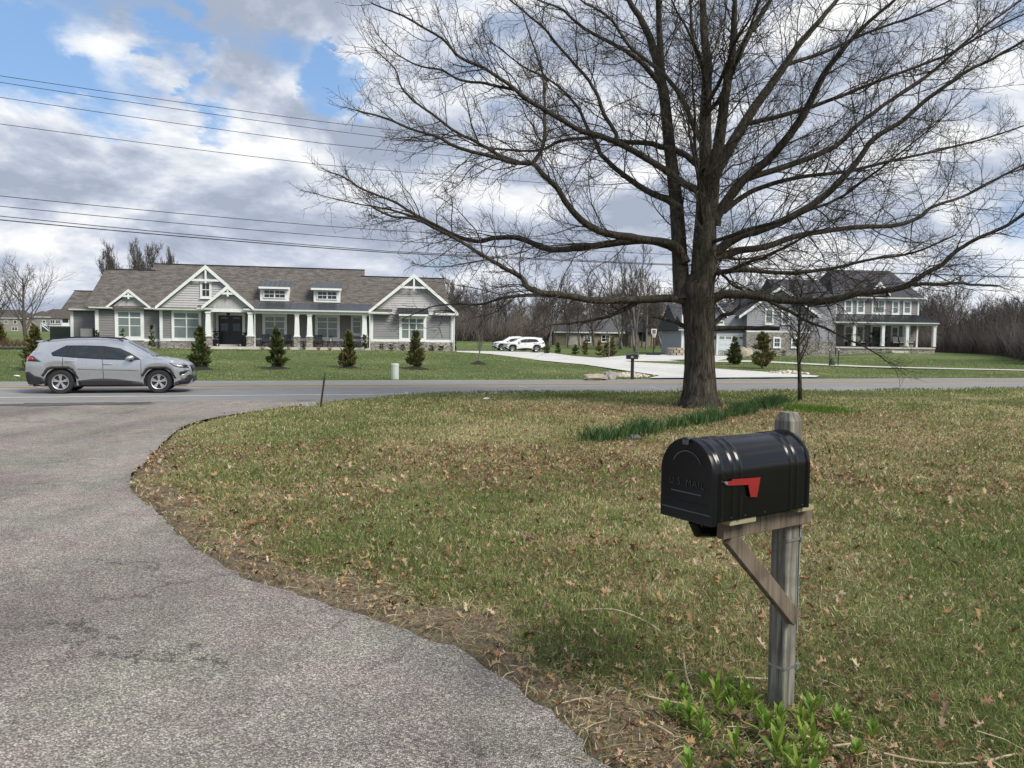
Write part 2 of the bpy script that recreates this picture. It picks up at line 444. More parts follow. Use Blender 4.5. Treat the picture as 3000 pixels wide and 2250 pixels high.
def edge_dist(x, y):
    x = np.asarray(x, float).ravel(); y = np.asarray(y, float).ravel(); out = np.full(x.shape, 1e9)
    for k in range(0, len(x), 20000):
        dx = x[k:k + 20000, None] - ES[None, :, 0]; dy = y[k:k + 20000, None] - ES[None, :, 1]
        out[k:k + 20000] = np.sqrt((dx * dx + dy * dy).min(1))
    return out
def street_sd(x, y):
    """signed distance to the street edge, positive on the lawn"""
    d = edge_dist(x, y); ins = in_street(x, y).ravel()
    return np.where(ins, -d, d)

TREE = gnd(2050, 1196)
def straw_f(x, y):
    """how dry the turf is: 0 green, 1 straw"""
    x = np.asarray(x, float); y = np.asarray(y, float)
    far = s_of(x, y) > S_FAR - 1
    n = fbm(x, y, .42, 3, 4); n2 = fbm(x, y, 1.7, 9, 3)
    near = .43 + (n - .5) * .85 + (n2 - .5) * .6 + .16 * sst(6, 13, y) - .10 * sst(7, 4, y)
    near = near - .16 * np.exp(-((x + 1.2) ** 2 / 3 + (y - 6.3) ** 2 / 3)) - .12 * np.exp(-((x - 3.2) ** 2 / 1.5 + (y - 4.5) ** 2 / 2.5))
    near = near - .25 * sst(19.5, 22.5, s_of(x, y))
    fr = .10 + (fbm(x, y, .2, 5, 4) - .5) * .9 + (n2 - .5) * .4
    return np.clip(np.where(far, fr, near), 0, 1)
def litter_f(x, y):
    """how much fallen-leaf litter lies here"""
    x = np.asarray(x, float); y = np.asarray(y, float)
    d = np.hypot((x - TREE.x + .5) / 1.5, (y - TREE.y + 1.2))
    a = 1.0 * np.exp(-(d / 4.2) ** 2) * (y < 21)
    a = a + .5 * np.exp(-((y - 11 - .25 * x) / 3.2) ** 2) * sst(-5, -1, x) + .5 * sst(.42, .6, fbm(x, y, .55, 21, 3)) * (y < 13)
    return np.clip(a * (.55 + .9 * fbm(x, y, 1.1, 33, 3)), 0, 1)

def gridline(parts):
    out = []
    for a, b, st in parts: out += list(np.arange(a, b, st))
    return np.array(sorted(set(np.round(out, 4))))
gx = gridline([(-7, 8, .12), (-26, -7, .45), (8, 30, .45), (-90, -26, 1.5), (30, 90, 1.5)] ) 
gx = np.concatenate([-np.geomspace(92, 2500, 14)[::-1], gx, np.geomspace(91, 2500, 14)])
gy = gridline([(1.5, 14, .12), (14, 34, .3), (34, 120, 1.0), (-6, 1.5, .6)])
gy = np.concatenate([-np.geomspace(7, 600, 8)[::-1], gy, np.geomspace(122, 3000, 16)])
def build_ground():
    X, Y = np.meshgrid(gx, gy); x = X.ravel(); y = Y.ravel()
    sd = np.full(x.shape, 5.0); near = (y < 26) & (np.abs(x) < 30) & (y > -6)
    sd[near] = street_sd(x[near], y[near])
    s = s_of(x, y)
    z = rise(x, y) + .035
    z = z + np.where(near & (y < 22), -.030 + (.03 + (fbm(x, y, 2.2, 4, 3) - .5) * .07 + (fbm(x, y, .3, 8, 2) - .5) * .10) * sst(0, .9, sd) + .006 * sst(0, .1, sd), (fbm(x, y, .25, 4, 3) - .5) * .10 * sst(0, 8, s - S_FAR))
    mr = np.where(y < 14, .12, .35)
    z = z - .13 * (1 - sst(-1, 1, sd / mr))
    inroad = np.minimum(s - (S_NEAR - .1), S_FAR - s)          # >0 within the road
    z = z - .16 * sst(-1, 1, inroad / .4)
    V = np.stack([x, y, z], 1); nx, ny = len(gx), len(gy)
    i = np.arange((nx - 1) * (ny - 1)); r, c = i // (nx - 1), i % (nx - 1); a = r * nx + c
    Fs = np.stack([a, a + 1, a + nx + 1, a + nx], 1)
    dirt = (1 - sst(.1, .6, sd + (fbm(x, y, 1.6, 2, 3) - .5) * .9)) * (y < 12) * sst(-.5, 0, sd + .3)
    dirt = np.clip(dirt + .22 * np.exp(-(np.hypot(x - 1.2, (y - 3.2) * 1.1) / .95) ** 2), 0, 1)
    m = bpy.data.materials.new('turf_soil'); m.use_nodes = True; t = NT(m.node_tree); b = t.n['Principled BSDF']
    at = lambda n: t.new('ShaderNodeAttribute', attribute_name=n).outputs['Fac']
    co = t.new('ShaderNodeTexCoord').outputs['Object']
    fine = t.noise(co, 38, 4, .7); mid = t.noise(co, 6.5, 5, .65); big = t.noise(co, .8, 4)
    st = t.math('ADD', at('straw'), t.math('MULTIPLY', t.math('SUBTRACT', fine, .5), .9))
    st = t.math('ADD', st, t.math('MULTIPLY', t.math('SUBTRACT', mid, .5), .8))
    isfar = at('far'); fm = t.noise(co, 3.2, 6, .75)
    nearc = t.ramp(st, [(.2, (.095, .115, .038)), (.5, (.175, .17, .072)), (.8, (.29, .25, .13))])
    farc = t.ramp(t.math('ADD', t.math('MULTIPLY', st, .8), t.math('MULTIPLY', t.math('SUBTRACT', fm, .42), 1.1)), [(.0, (.075, .110, .036)), (.3, (.128, .160, .062)), (.8, (.225, .22, .11))])
    col = t.mix(isfar, nearc, farc)
    leaf = t.ramp(t.voro(co, 34), [(.1, (.10, .058, .034)), (.5, (.19, .122, .075)), (.9, (.31, .225, .145))])
    lm = t.math('ADD', at('litter'), t.math('MULTIPLY', t.math('SUBTRACT', mid, .5), 1.6))
    col = t.mix(t.math('MULTIPLY', t.smooth(lm, .35, .75), .8), col, leaf)
    soil = t.ramp(fine, [(.25, (.09, .068, .046)), (.5, (.18, .142, .095)), (.75, (.31, .25, .175))])
    dm = t.smooth(t.math('ADD', at('dirt'), t.math('MULTIPLY', t.math('SUBTRACT', mid, .5), .9)), .4, .7)
    col = t.mix(dm, col, soil)
    t.put(b.inputs['Base Color'], col); b.inputs['Roughness'].default_value = .95; b.inputs['Specular IOR Level'].default_value = .1
    t.put(b.inputs['Normal'], t.bump(t.math('ADD', fine, t.math('MULTIPLY', mid, 1.5)), .9, .03))
    o = np_mesh('ground', V, Fs, m, smooth=True, attrs=dict(straw=straw_f(x, y), litter=litter_f(x, y) * (y < 24), dirt=dirt, far=(s > S_FAR - .6).astype(float)))
    tag(o, kind='structure')
build_ground()

def cdt_sheet(name, poly, step, zf, m, kind='structure', label=None):
    """fill a ground polygon, draped on zf(x, y)"""
    xs = [p[0] for p in poly]; ys = [p[1] for p in poly]
    v2 = [Vector((p[0], p[1])) for p in poly]; n = len(v2)
    ed = [(i, (i + 1) % n) for i in range(n)]
    x = min(xs) + step / 2
    while x < max(xs):
        y = min(ys) + step / 2
        while y < max(ys): v2.append(Vector((x, y))); y += step
        x += step
    r = delaunay_2d_cdt(v2, ed, [tuple(range(n))], 1, 1e-5)
    vs, fs = r[0], r[2]
    me = bpy.data.meshes.new(name); me.from_pydata([(p.x, p.y, zf(p.x, p.y)) for p in vs], [], [tuple(f) for f in fs])
    o = link_mesh(name, me, m, None, True)
    for p in me.polygons:
        pass
    if len(me.polygons) and me.polygons[0].normal.z < 0: me.flip_normals()
    return tag(o, kind=kind)

def m_asphalt():
    m = bpy.data.materials.new('road_asphalt'); m.use_nodes = True; t = NT(m.node_tree); b = t.n['Principled BSDF']
    co = t.new('ShaderNodeTexCoord').outputs['Object']
    s = t.vec('DOT_PRODUCT', co, (NX, NY, 0)); u = t.vec('DOT_PRODUCT', co, (TX, TY, 0))
    cb = t.new('ShaderNodeCombineXYZ'); t.put(cb.inputs[0], t.math('MULTIPLY', u, .08)); t.put(cb.inputs[1], t.math('MULTIPLY', s, 1.1))
    band = t.noise(cb.outputs[0], 1.0, 4, .6); gr = t.noise(co, 60, 3, .7); mid = t.noise(co, 1.6, 5)
    col = t.ramp(band, [(.3, (.19, .187, .186)), (.55, (.235, .23, .226)), (.75, (.28, .272, .262))])
    col = t.mix(1.0, col, t.ramp(gr, [(.3, (.8,) * 3), (.7, (1.2,) * 3)]), 'MULTIPLY')
    col = t.mix(1.0, col, t.ramp(mid, [(.3, (.9, .9, .9)), (.7, (1.08, 1.07, 1.05))]), 'MULTIPLY')
    t.put(b.inputs['Base Color'], col); b.inputs['Roughness'].default_value = .9; b.inputs['Specular IOR Level'].default_value = .25
    t.put(b.inputs['Normal'], t.bump(gr, .35, .01)); return m
def m_chip():
    m = bpy.data.materials.new('chip_seal'); m.use_nodes = True; t = NT(m.node_tree); b = t.n['Principled BSDF']
    co = t.new('ShaderNodeTexCoord').outputs['Object']
    v = t.new('ShaderNodeTexVoronoi'); t.put(v.inputs['Vector'], co); v.inputs['Scale'].default_value = 118
    v.inputs['Randomness'].default_value = 1
    sp = t.new('ShaderNodeSeparateColor'); t.put(sp.inputs[0], v.outputs['Color'])
    big = t.noise(co, .9, 5, .6, .3); mid = t.noise(co, 4.5, 4)
    k = t.math('ADD', sp.outputs[0], t.math('MULTIPLY', t.math('SUBTRACT', mid, .5), .5))
    col = t.ramp(k, [(.0, (.125, .107, .10)), (.25, (.205, .178, .168)), (.5, (.295, .262, .245)), (.72, (.385, .348, .316)), (.88, (.47, .44, .37)), (1.0, (.62, .59, .51))])
    trk = t.noise(t.scalev(co, (1.0, .16, 1)), .9, 4, .6); col = t.mix(1.0, col, t.ramp(trk, [(.36, (.80,) * 3), (.6, (1.12,) * 3)]), 'MULTIPLY')
    tint = t.ramp(big, [(.36, (1.04, .95, .95)), (.5, (1.0, .985, .97)), (.62, (.95, .99, .89))])
    col = t.mix(1.0, col, tint, 'MULTIPLY')
    pat = t.noise(co, .33, 4); col = t.mix(1.0, col, t.ramp(pat, [(.35, (.78,) * 3), (.65, (1.16,) * 3)]), 'MULTIPLY')
    dark = t.smooth(v.outputs['Distance'], .42, .75)
    col = t.mix(t.math('MULTIPLY', dark, .65), col, (.06, .057, .055))
    # cracks and bare binder near the ragged edge
    nz = t.new('ShaderNodeTexNoise'); t.put(nz.inputs['Vector'], co); nz.inputs['Scale'].default_value = 1.3; nz.inputs['Detail'].default_value = 7; nz.inputs['Roughness'].default_value = .7
    wv = t.vec('ADD', co, t.vec('SCALE', nz.outputs['Color'], scale=1.5))
    e = t.voro(wv, .75, 'Distance', 'DISTANCE_TO_EDGE')
    ck = t.math('MULTIPLY', t.smooth(e, .012, .003), t.smooth(t.noise(co, .6, 2), .50, .60))
    ed = t.new('ShaderNodeAttribute', attribute_name='edge').outputs['Fac']
    bare = t.smooth(t.math('ADD', ed, t.math('MULTIPLY', t.math('SUBTRACT', t.noise(co, 5, 4), .5), 1.3)), .72, .9)
    ck = t.math('MULTIPLY', ck, .7)
    dk = t.math('MAXIMUM', ck, t.math('MULTIPLY', bare, .12))
    col = t.mix(dk, col, (.04, .038, .037))
    t.put(b.inputs['Base Color'], col); b.inputs['Roughness'].default_value = .85; b.inputs['Specular IOR Level'].default_value = .3
    h = t.math('SUBTRACT', t.math('MULTIPLY', t.math('SUBTRACT', 1, v.outputs['Distance']), .8), t.math('MULTIPLY', dk, 1.0))
    t.put(b.inputs['Normal'], t.bump(h, 1.0, .009)); return m
M_road = m_asphalt(); M_chip = m_chip()
def build_roads():
    # main road with the widened mouth of the side street
    poly = [road_pt(t, S_FAR + .0) for t in np.arange(-220, 321, 12)][::-1] + [road_pt(t, S_NEAR) for t in np.arange(-220, -27, 12)]
    poly += [road_pt(-26, S_NEAR - 1.75), road_pt(-19, S_NEAR - 1.8), road_pt(-10, S_NEAR - 1.75), road_pt(-5.5, S_NEAR - 1.5)]
    poly += [gnd(*p) for p in ((1010, 1175), (1060, 1170), (1200, 1161.5))] + [road_pt(t, S_NEAR) for t in np.arange(8, 321, 12)]
    cdt_sheet('road', [(p.x, p.y) for p in poly], 6, lambda x, y: 0.0, M_road)
    so_ = cdt_sheet('side_street', [(p.x, p.y) for p in near_curve if float(s_of(p.x, p.y)) < S_NEAR - 1.3] +
              [tuple(road_pt(t, S_NEAR - 1.5 + (random.random() - .5) * .16)[:2]) for t in np.arange(-5.5, -25, -.35)] + [(p.x, p.y) for p in left_side], .35, lambda x, y: .004, M_chip)
    vs = np.array([v.co[:] for v in so_.data.vertices]); d = edge_dist(vs[:, 0], vs[:, 1])
    a = so_.data.attributes.new('edge', 'FLOAT', 'POINT'); a.data.foreach_set('value', (1 - sst(0, .38, d)).astype(np.float32))
    # paint
    def stripe(name, s0, s1, t0, t1, m, z=.008):
        b = MB(); ts = np.arange(t0, t1 + .1, 1.5)
        for i in range(len(ts) - 1):
            b.quad(road_pt(ts[i], s0, z), road_pt(ts[i + 1], s0, z), road_pt(ts[i + 1], s1, z), road_pt(ts[i], s1, z))
        return tag(b.build(name, m), kind='structure')
    M_wp = mat('road_paint_white', (.62, .62, .60), (.42, .42, .41), 5, .8, detail=8, vary=.9)
    M_yp = mat('road_paint_yellow', (.55, .33, .07), (.42, .27, .09), 5, .8, detail=8, vary=.9)
    stripe('road_marking_white', S_WHITE, S_WHITE + .2, -120, 300, M_wp)
    stripe('road_marking_white', S_FAR - .42, S_FAR - .22, -120, 300, M_wp)
    stripe('road_marking_yellow', S_YEL, S_YEL + .17, -120, 300, M_yp)
    stripe('road_marking_yellow', S_YEL + .28, S_YEL + .45, -120, 300, M_yp)
    # pale sealed cracks across the lane
    b = MB()
    for pts in ([(1519, 1131), (1546, 1137)], [(1567, 1141), (1582, 1145), (1602, 1153)], [(1905, 1134), (1955, 1145)], [(1186, 1148), (1194, 1152), (1206, 1158)], [(104, 1133), (150, 1140)], [(122, 1142), (140, 1137)]):
        P = [gnd(*p, .009) for p in pts]
        for p, q_ in zip(P[:-1], P[1:]):
            d = (q_ - p).normalized(); s_ = Vector((-d.y, d.x, 0)) * .05
            b.quad(p - s_, q_ - s_, q_ + s_, p + s_)
    tag(b.build('road_crack_seal', mat('crack_seal', (.45, .45, .45), (.32, .32, .32), 9, .9)), kind='structure')
    # dark ragged asphalt patch in the street mouth
    ang = np.linspace(0, 2 * math.pi, 90)[:-1]; c = gnd(190, 1185); ax = Vector((TX, TY, 0)); bx = Vector((NX, NY, 0))
    pl = []
    for a in ang:
        r = 1 + .5 * (float(vnoise(math.cos(a) * 2, math.sin(a) * 2, 1.7)) - .5) + .5 * (float(vnoise(math.cos(a) * 6, math.sin(a) * 6, 2)) - .5)
        p = c + ax * (math.cos(a) * 2.05 * r) + bx * (math.sin(a) * .42 * r); pl.append((p.x, p.y))
    cdt_sheet('road_patch', pl, .5, lambda x, y: .013, mat('fresh_tar', (.035, .034, .034), (.12, .115, .11), 3, .85, bump=.5, bscale=60, detail=8, vary=.8))
build_roads()

# driveways and the far pavement, draped on the lawn
HARD = []
def drape(name, px, m, step=1.5, lift=.075):
    P = [hit(*p) for p in px]; HARD.append([(p.x, p.y) for p in P])
    return cdt_sheet(name, [(p.x, p.y) for p in P], step, lambda x, y: float(rise(x, y)) + lift, m)
def m_drive():
    m = bpy.data.materials.new('driveway_concrete'); m.use_nodes = True; t = NT(m.node_tree); b = t.n['Principled BSDF']
    co = t.new('ShaderNodeTexCoord').outputs['Object']
    col = t.ramp(t.noise(co, .35, 8, .65), [(.3, (.44, .43, .395)), (.5, (.54, .53, .495)), (.7, (.62, .61, .58))])
    col = t.mix(1.0, col, t.ramp(t.noise(co, 5, 6, .7), [(.3, (.86,) * 3), (.7, (1.08,) * 3)]), 'MULTIPLY')
    j = None
    for ax_ in ((TX, TY, 0), (NX, NY, 0)):
        f = t.math('FRACT', t.math('MULTIPLY', t.vec('DOT_PRODUCT', co, ax_), 1 / 3.6)); g = t.smooth(t.math('ABSOLUTE', t.math('SUBTRACT', f, .5)), .486, .496)
        j = g if j is None else t.math('MAXIMUM', j, g)
    col = t.mix(t.math('MULTIPLY', j, .6), col, (.2, .195, .18))
    t.put(b.inputs['Base Color'], col); b.inputs['Roughness'].default_value = .9; return m
drape('driveway', [(1338, 1030), (1440, 1031), (1600, 1034), (1680, 1045), (1759, 1051), (1795, 1047), (1880, 1041), (2010, 1041), (2140, 1045), (2172, 1047),
                   (2092, 1061), (2006, 1056), (1960, 1057), (1990, 1062), (1830, 1060), (1850, 1063), (2000, 1071), (2092, 1083), (2230, 1092), (2330, 1099), (2400, 1105),
                   (2390, 1108.5), (1900, 1112), (1932, 1104), (1838, 1090), (1711, 1071), (1585, 1059), (1520, 1050), (1433, 1039), (1338, 1034)], m_drive())
drape('pavement', [(2094, 1060), (2185, 1059), (2264, 1062), (2400, 1069), (2526, 1075), (2648, 1079), (3000, 1087), (3200, 1090), (3200, 1093), (3000, 1089.5), (2648, 1082), (2526, 1078.5), (2400, 1073), (2264, 1066), (2185, 1063.5), (2094, 1064)],
      mat('pavement_concrete', (.55, .53, .47), (.47, .45, .40), 1, .9), lift=.09)
# ------------------------------------------------------------------ near lawn: blades, fallen leaves
M_blade = tint_mat('grass_blade', .75, .4)
M_leaf = tint_mat('dry_leaf', .8, .15)
def pick(cols, n, jit=.16):
    c = np.array(cols)[RNG.integers(0, len(cols), n)]
    return np.clip(c * (1 + (RNG.random((n, 1)) - .5) * 2 * jit) * (1 + (RNG.random((n, 3)) - .5) * .16), 0, 1)
def lawn_height(x, y):
    sd = street_sd(np.atleast_1d(x), np.atleast_1d(y)).reshape(np.shape(x))
    return .005 + (.03 + (fbm(x, y, 2.2, 4, 3) - .5) * .07 + (fbm(x, y, .3, 8, 2) - .5) * .10) * sst(0, .9, sd) + .006 * sst(0, .1, sd) + rise(x, y)
def polar(n, r0, r1, k, b0=-36, b1=37):
    e = 2 - k; u = RNG.random(n); r = (u * (r1 ** e - r0 ** e) + r0 ** e) ** (1 / e)
    a = np.radians(b0 + (b1 - b0) * RNG.random(n)); return r * np.sin(a), r * np.cos(a), r
def blades(name, x, y, z, h, wd, lean, colr, m, parent=None):
    n = len(x); az = RNG.random(n) * 2 * np.pi; fa = az + (RNG.random(n) - .5) * 2.4
    sx, sy = np.cos(fa) * wd / 2, np.sin(fa) * wd / 2
    ld = lean * h
    p0 = np.stack([x, y, z - .012], 1); sv = np.stack([sx, sy, 0 * sx], 1)
    mid = p0 + np.stack([np.sin(az) * ld * .35, np.cos(az) * ld * .35, h * .62], 1)
    tip = p0 + np.stack([np.sin(az) * ld, np.cos(az) * ld, h * (1.0 - .25 * np.clip(lean, 0, 2))], 1)
    V = np.stack([p0 - sv, p0 + sv, mid + sv * .75, mid - sv * .75, tip], 1).reshape(-1, 3)
    b = np.arange(n)[:, None] * 5
    T = np.concatenate([b + np.array([[0, 1, 2]]), b + np.array([[0, 2, 3]]), b + np.array([[3, 2, 4]])], 0)
    return np_mesh(name, V, T, m, parent, color=np.repeat(colr, 5, 0))
T_GRASS = float(TX * gnd(1165, 1163).x + TY * gnd(1165, 1163).y)
GREEN = [(.125, .165, .046), (.165, .205, .06), (.21, .25, .085), (.10, .128, .044)]
STRAW = [(.50, .45, .255), (.42, .375, .20), (.62, .56, .35), (.33, .29, .15), (.27, .25, .11)]
def build_turf():
    x, y, r = polar(640000, 2.3, 38, 1.62, -40, 60)
    s = s_of(x, y); sd = street_sd(x, y)
    dirt = np.exp(-(np.hypot(x - 1.2, (y - 3.2) * 1.1) / .9) ** 2) * .5 + np.clip(1 - (sd + (fbm(x, y, 1.6, 2, 3) - .5) * .9) / .62, 0, 1)
    dirty = dirt > .35
    keep = (s < S_NEAR + .12) & (sd > .01) & (RNG.random(len(x)) > np.clip(dirt * 1.25, 0, .88)) & ~((s > S_NEAR - .5) & (TX * x + TY * y < T_GRASS))
    keep &= np.hypot(x - TREE.x, y - TREE.y) > .55
    lit = litter_f(x, y) * (.22 + .5 * np.exp(-(np.hypot(x - TREE.x, y - TREE.y) / 4) ** 2)); keep &= RNG.random(len(x)) > lit
    x, y, r, dirty = x[keep], y[keep], r[keep], dirty[keep]; n = len(x)
    st = straw_f(x, y) + dirty * .45
    dry = RNG.random(n) < np.clip(st * 1.0 + .06, .08, .9)
    c = 1.14 * np.where(dry[:, None], pick(STRAW, n), pick(GREEN, n, .22))
    h = (.032 + .042 * RNG.random(n)) * (.75 + .6 * fbm(x, y, .9, 17, 2)) * np.where(dry, .8, 1.2) * (1 + r / 60)
    wd = .0050 * np.maximum(1, r / 4.2) ** .75
    lean = np.where(dry, np.where(dirty, 1.6, .7) + 1.4 * RNG.random(n), .25 + 1.0 * RNG.random(n))
    tag(blades('grass', x, y, lawn_height(x, y), h, wd, lean, c, M_blade), kind='stuff')
build_turf()
def in_poly(poly, x, y):
    r = np.zeros(x.shape, bool); j = len(poly) - 1
    for i in range(len(poly)):
        (xi, yi), (xj, yj) = poly[i], poly[j]
        r ^= ((yi > y) != (yj > y)) & (x < (xj - xi) * (y - yi) / (yj - yi + 1e-12) + xi); j = i
    return r
def build_far_lawn():
    x, y, r = polar(200000, 27, 88, 1.55, -42, 44); s = s_of(x, y); n2 = fbm(x, y, 1.1, 9, 3)
    k = (s > S_FAR + .03 + .25 * n2)
    for pl in HARD: k &= ~in_poly(pl, x, y)
    x, y, r, n2 = x[k], y[k], r[k], n2[k]; n = len(x)
    st = straw_f(x, y); dry = RNG.random(n) < np.clip(.12 + .9 * st, .1, .7)
    c = np.where(dry[:, None], pick(STRAW, n), pick(GREEN, n, .25)) * (.72 + .5 * fbm(x, y, .5, 41, 3))[:, None]
    h = (.035 + .045 * RNG.random(n)) * (.7 + .7 * n2)
    tag(blades('lawn_grass', x, y, rise(x, y) + .03 + (fbm(x, y, .25, 4, 3) - .5) * .10 * sst(0, 8, s_of(x, y) - S_FAR), h, .022 * (r / 30) ** .8, .4 + 1.3 * RNG.random(n), c, M_blade), kind='stuff')
build_far_lawn()

OAK = np.array([(0, 1.0), (.10, .78), (.42, .74), (.16, .52), (.14, .38), (.50, .22), (.18, .04), (.16, -.12), (.40, -.36), (.12, -.46), (.03, -.6), (.02, -1.0)])
OAK = np.concatenate([OAK, OAK[::-1][1:-1] * np.array([[-1, 1]])])
BROWN = [(.30, .185, .10), (.37, .26, .16), (.19, .105, .058), (.46, .35, .24), (.12, .07, .04), (.34, .20, .105), (.24, .165, .11), (.40, .27, .16)]
def leaves(name, x, y, z, size, tmpl, cols, tilt=.42):
    n = len(x); k = len(tmpl); T = np.concatenate([[[0, 0]], tmpl])
    a = RNG.random(n) * 2 * np.pi; ca, sa = np.cos(a), np.sin(a)
    curl = (RNG.random(n) * 1.5 + .3) * np.where(RNG.random(n) < .3, -1, 1); fold = RNG.random(n) * 1.1
    u = T[None, :, 0] * size[:, None] * .5; v = T[None, :, 1] * size[:, None] * .5
    w_ = curl[:, None] * (v ** 2) / size[:, None] * 1.1 + fold[:, None] * np.abs(u)
    tx, ty = (RNG.normal(0, tilt, n))[:, None], (RNG.normal(0, tilt, n))[:, None]
    w_ = w_ + u * tx + v * ty
    X = u * ca[:, None] - v * sa[:, None]; Y = u * sa[:, None] + v * ca[:, None]
    w_ = w_ - w_.min(1, keepdims=True) * .8
    V = np.stack([x[:, None] + X, y[:, None] + Y, z[:, None] + w_], 2).reshape(-1, 3)
    b = np.arange(n)[:, None] * (k + 1); i = np.arange(k)
    F = np.stack([np.zeros(k, int), 1 + i, 1 + (i + 1) % k], 1)
    Fs = (b[:, :, None] + F[None]).reshape(-1, 3)
    return np_mesh(name, V, Fs, M_leaf, color=np.repeat(pick(cols, n, .2), k + 1, 0))
def build_leaves():
    x, y, r = polar(44000, 2.4, 13, 1.3, -40, 58)
    l = litter_f(x, y); sd = street_sd(x, y)
    base = np.clip(.27 + .9 * l + .6 * np.exp(-((sd - .4) / .35) ** 2) * (.45 + (fbm(x, y, .8, 3, 2) > .45)) + .6 * np.exp(-(np.hypot(x - 1.3, y - 3.0) / .9) ** 2), 0, 1)
    k = (sd > .04) & (RNG.random(len(x)) < base * .75) & (s_of(x, y) < S_NEAR - .3)
    x, y = x[k], y[k]; n = len(x)
    sz = np.clip(RNG.lognormal(-3.3, .45, n), .016, .09) * np.clip(.72 + np.hypot(x, y) / 16, .8, 1.3)
    tag(leaves('fallen_leaves', x, y, lawn_height(x, y) + .018, sz, OAK, BROWN), kind='stuff')
    x, y, r = polar(76000, 10, 32, 1.15, -40, 58)
    l = litter_f(x, y)
    k = (s_of(x, y) < S_NEAR - .2) & (street_sd(x, y) > .1) & (RNG.random(len(x)) < np.clip(.11 + 1.0 * l, 0, 1)) & (np.hypot(x - TREE.x, y - TREE.y) > .5)
    x, y = x[k], y[k]; n = len(x)
    sz = RNG.uniform(.03, .085, n); th = np.linspace(0, 2 * np.pi, 9)[:-1]
    star = np.stack([np.cos(th) * .6 * np.where(np.arange(8) % 2, .5, 1), np.sin(th) * np.where(np.arange(8) % 2, .5, 1)], 1)
    tag(leaves('leaf_litter', x, y, lawn_height(x, y) + .015, sz, star, BROWN, .38), kind='stuff')
build_leaves()

def build_daffodils():
    P = [gnd(*p) for p in ((1728, 1302), (1830, 1289), (1930, 1269), (2020, 1250), (2100, 1233), (2180, 1213), (2250, 1193), (2292, 1178))]
    xs, ys = [], []
    D_ = densify(P, .03)
    for p in D_:
        dn = float(vnoise(p.x, p.y, 3.3, 5))
        for k in range(int(26 * max(.12, dn * 1.5 - .25))):
            cl = .55 + .9 * float(vnoise(p.x, p.y, 2.4))
            xs.append(p.x + random.gauss(0, .10)); ys.append(p.y + random.gauss(0, .20 * cl))
    x, y = np.array(xs), np.array(ys); n = len(x)
    h = (.12 + .19 * RNG.random(n)) * (.5 + 1.2 * fbm(x, y, 3.2, 5, 2))
    c = pick([(.045, .10, .035), (.065, .135, .045), (.034, .075, .03), (.10, .17, .06), (.13, .19, .065)], n, .2)
    tag(blades('daffodil_leaves', x, y, lawn_height(x, y), h, np.full(n, .016), .25 + .75 * RNG.random(n), c, M_blade), kind='stuff')
    c0 = gnd(2388, 1206); n = 2600
    x = c0.x + RNG.normal(0, .42, n); y = c0.y + RNG.normal(0, .5, n)
    c = pick([(.09, .20, .018), (.12, .25, .02), (.07, .15, .018), (.16, .27, .03)], n, .2)
    tag(blades('tall_grass', x, y, lawn_height(x, y), .07 + .11 * RNG.random(n), np.full(n, .012), .3 + .7 * RNG.random(n), c, M_blade), kind='stuff')
build_daffodils()

# ------------------------------------------------------------------ the near mailbox on its wooden post
def plane_hit(px, py, P0, n):
    d = pix_dir(px, py); t = (P0 - EYE).dot(n) / d.dot(n); return EYE + d * t
def text_mesh(name, body, size, ext, m, parent, mtx, align='CENTER', space=1.0):
    cu = bpy.data.curves.new(name, 'FONT'); cu.body = body; cu.size = size; cu.extrude = ext; cu.align_x = align; cu.align_y = 'CENTER'; cu.space_character = space; cu.resolution_u = 3
    to = bpy.data.objects.new(name, cu); COL.objects.link(to)
    dg = bpy.context.evaluated_depsgraph_get(); me = bpy.data.meshes.new_from_object(to.evaluated_get(dg))
    bpy.data.objects.remove(to); me.name = name
    me.transform(mtx); me.materials.clear()
    return link_mesh(name, me, m, parent)
AX = R(34)
MBX = Vector((.844, 3.158, 1.0)); AXV = Vector((math.cos(AX), math.sin(AX), 0)); LAT = Vector((-math.sin(AX), math.cos(AX), 0))
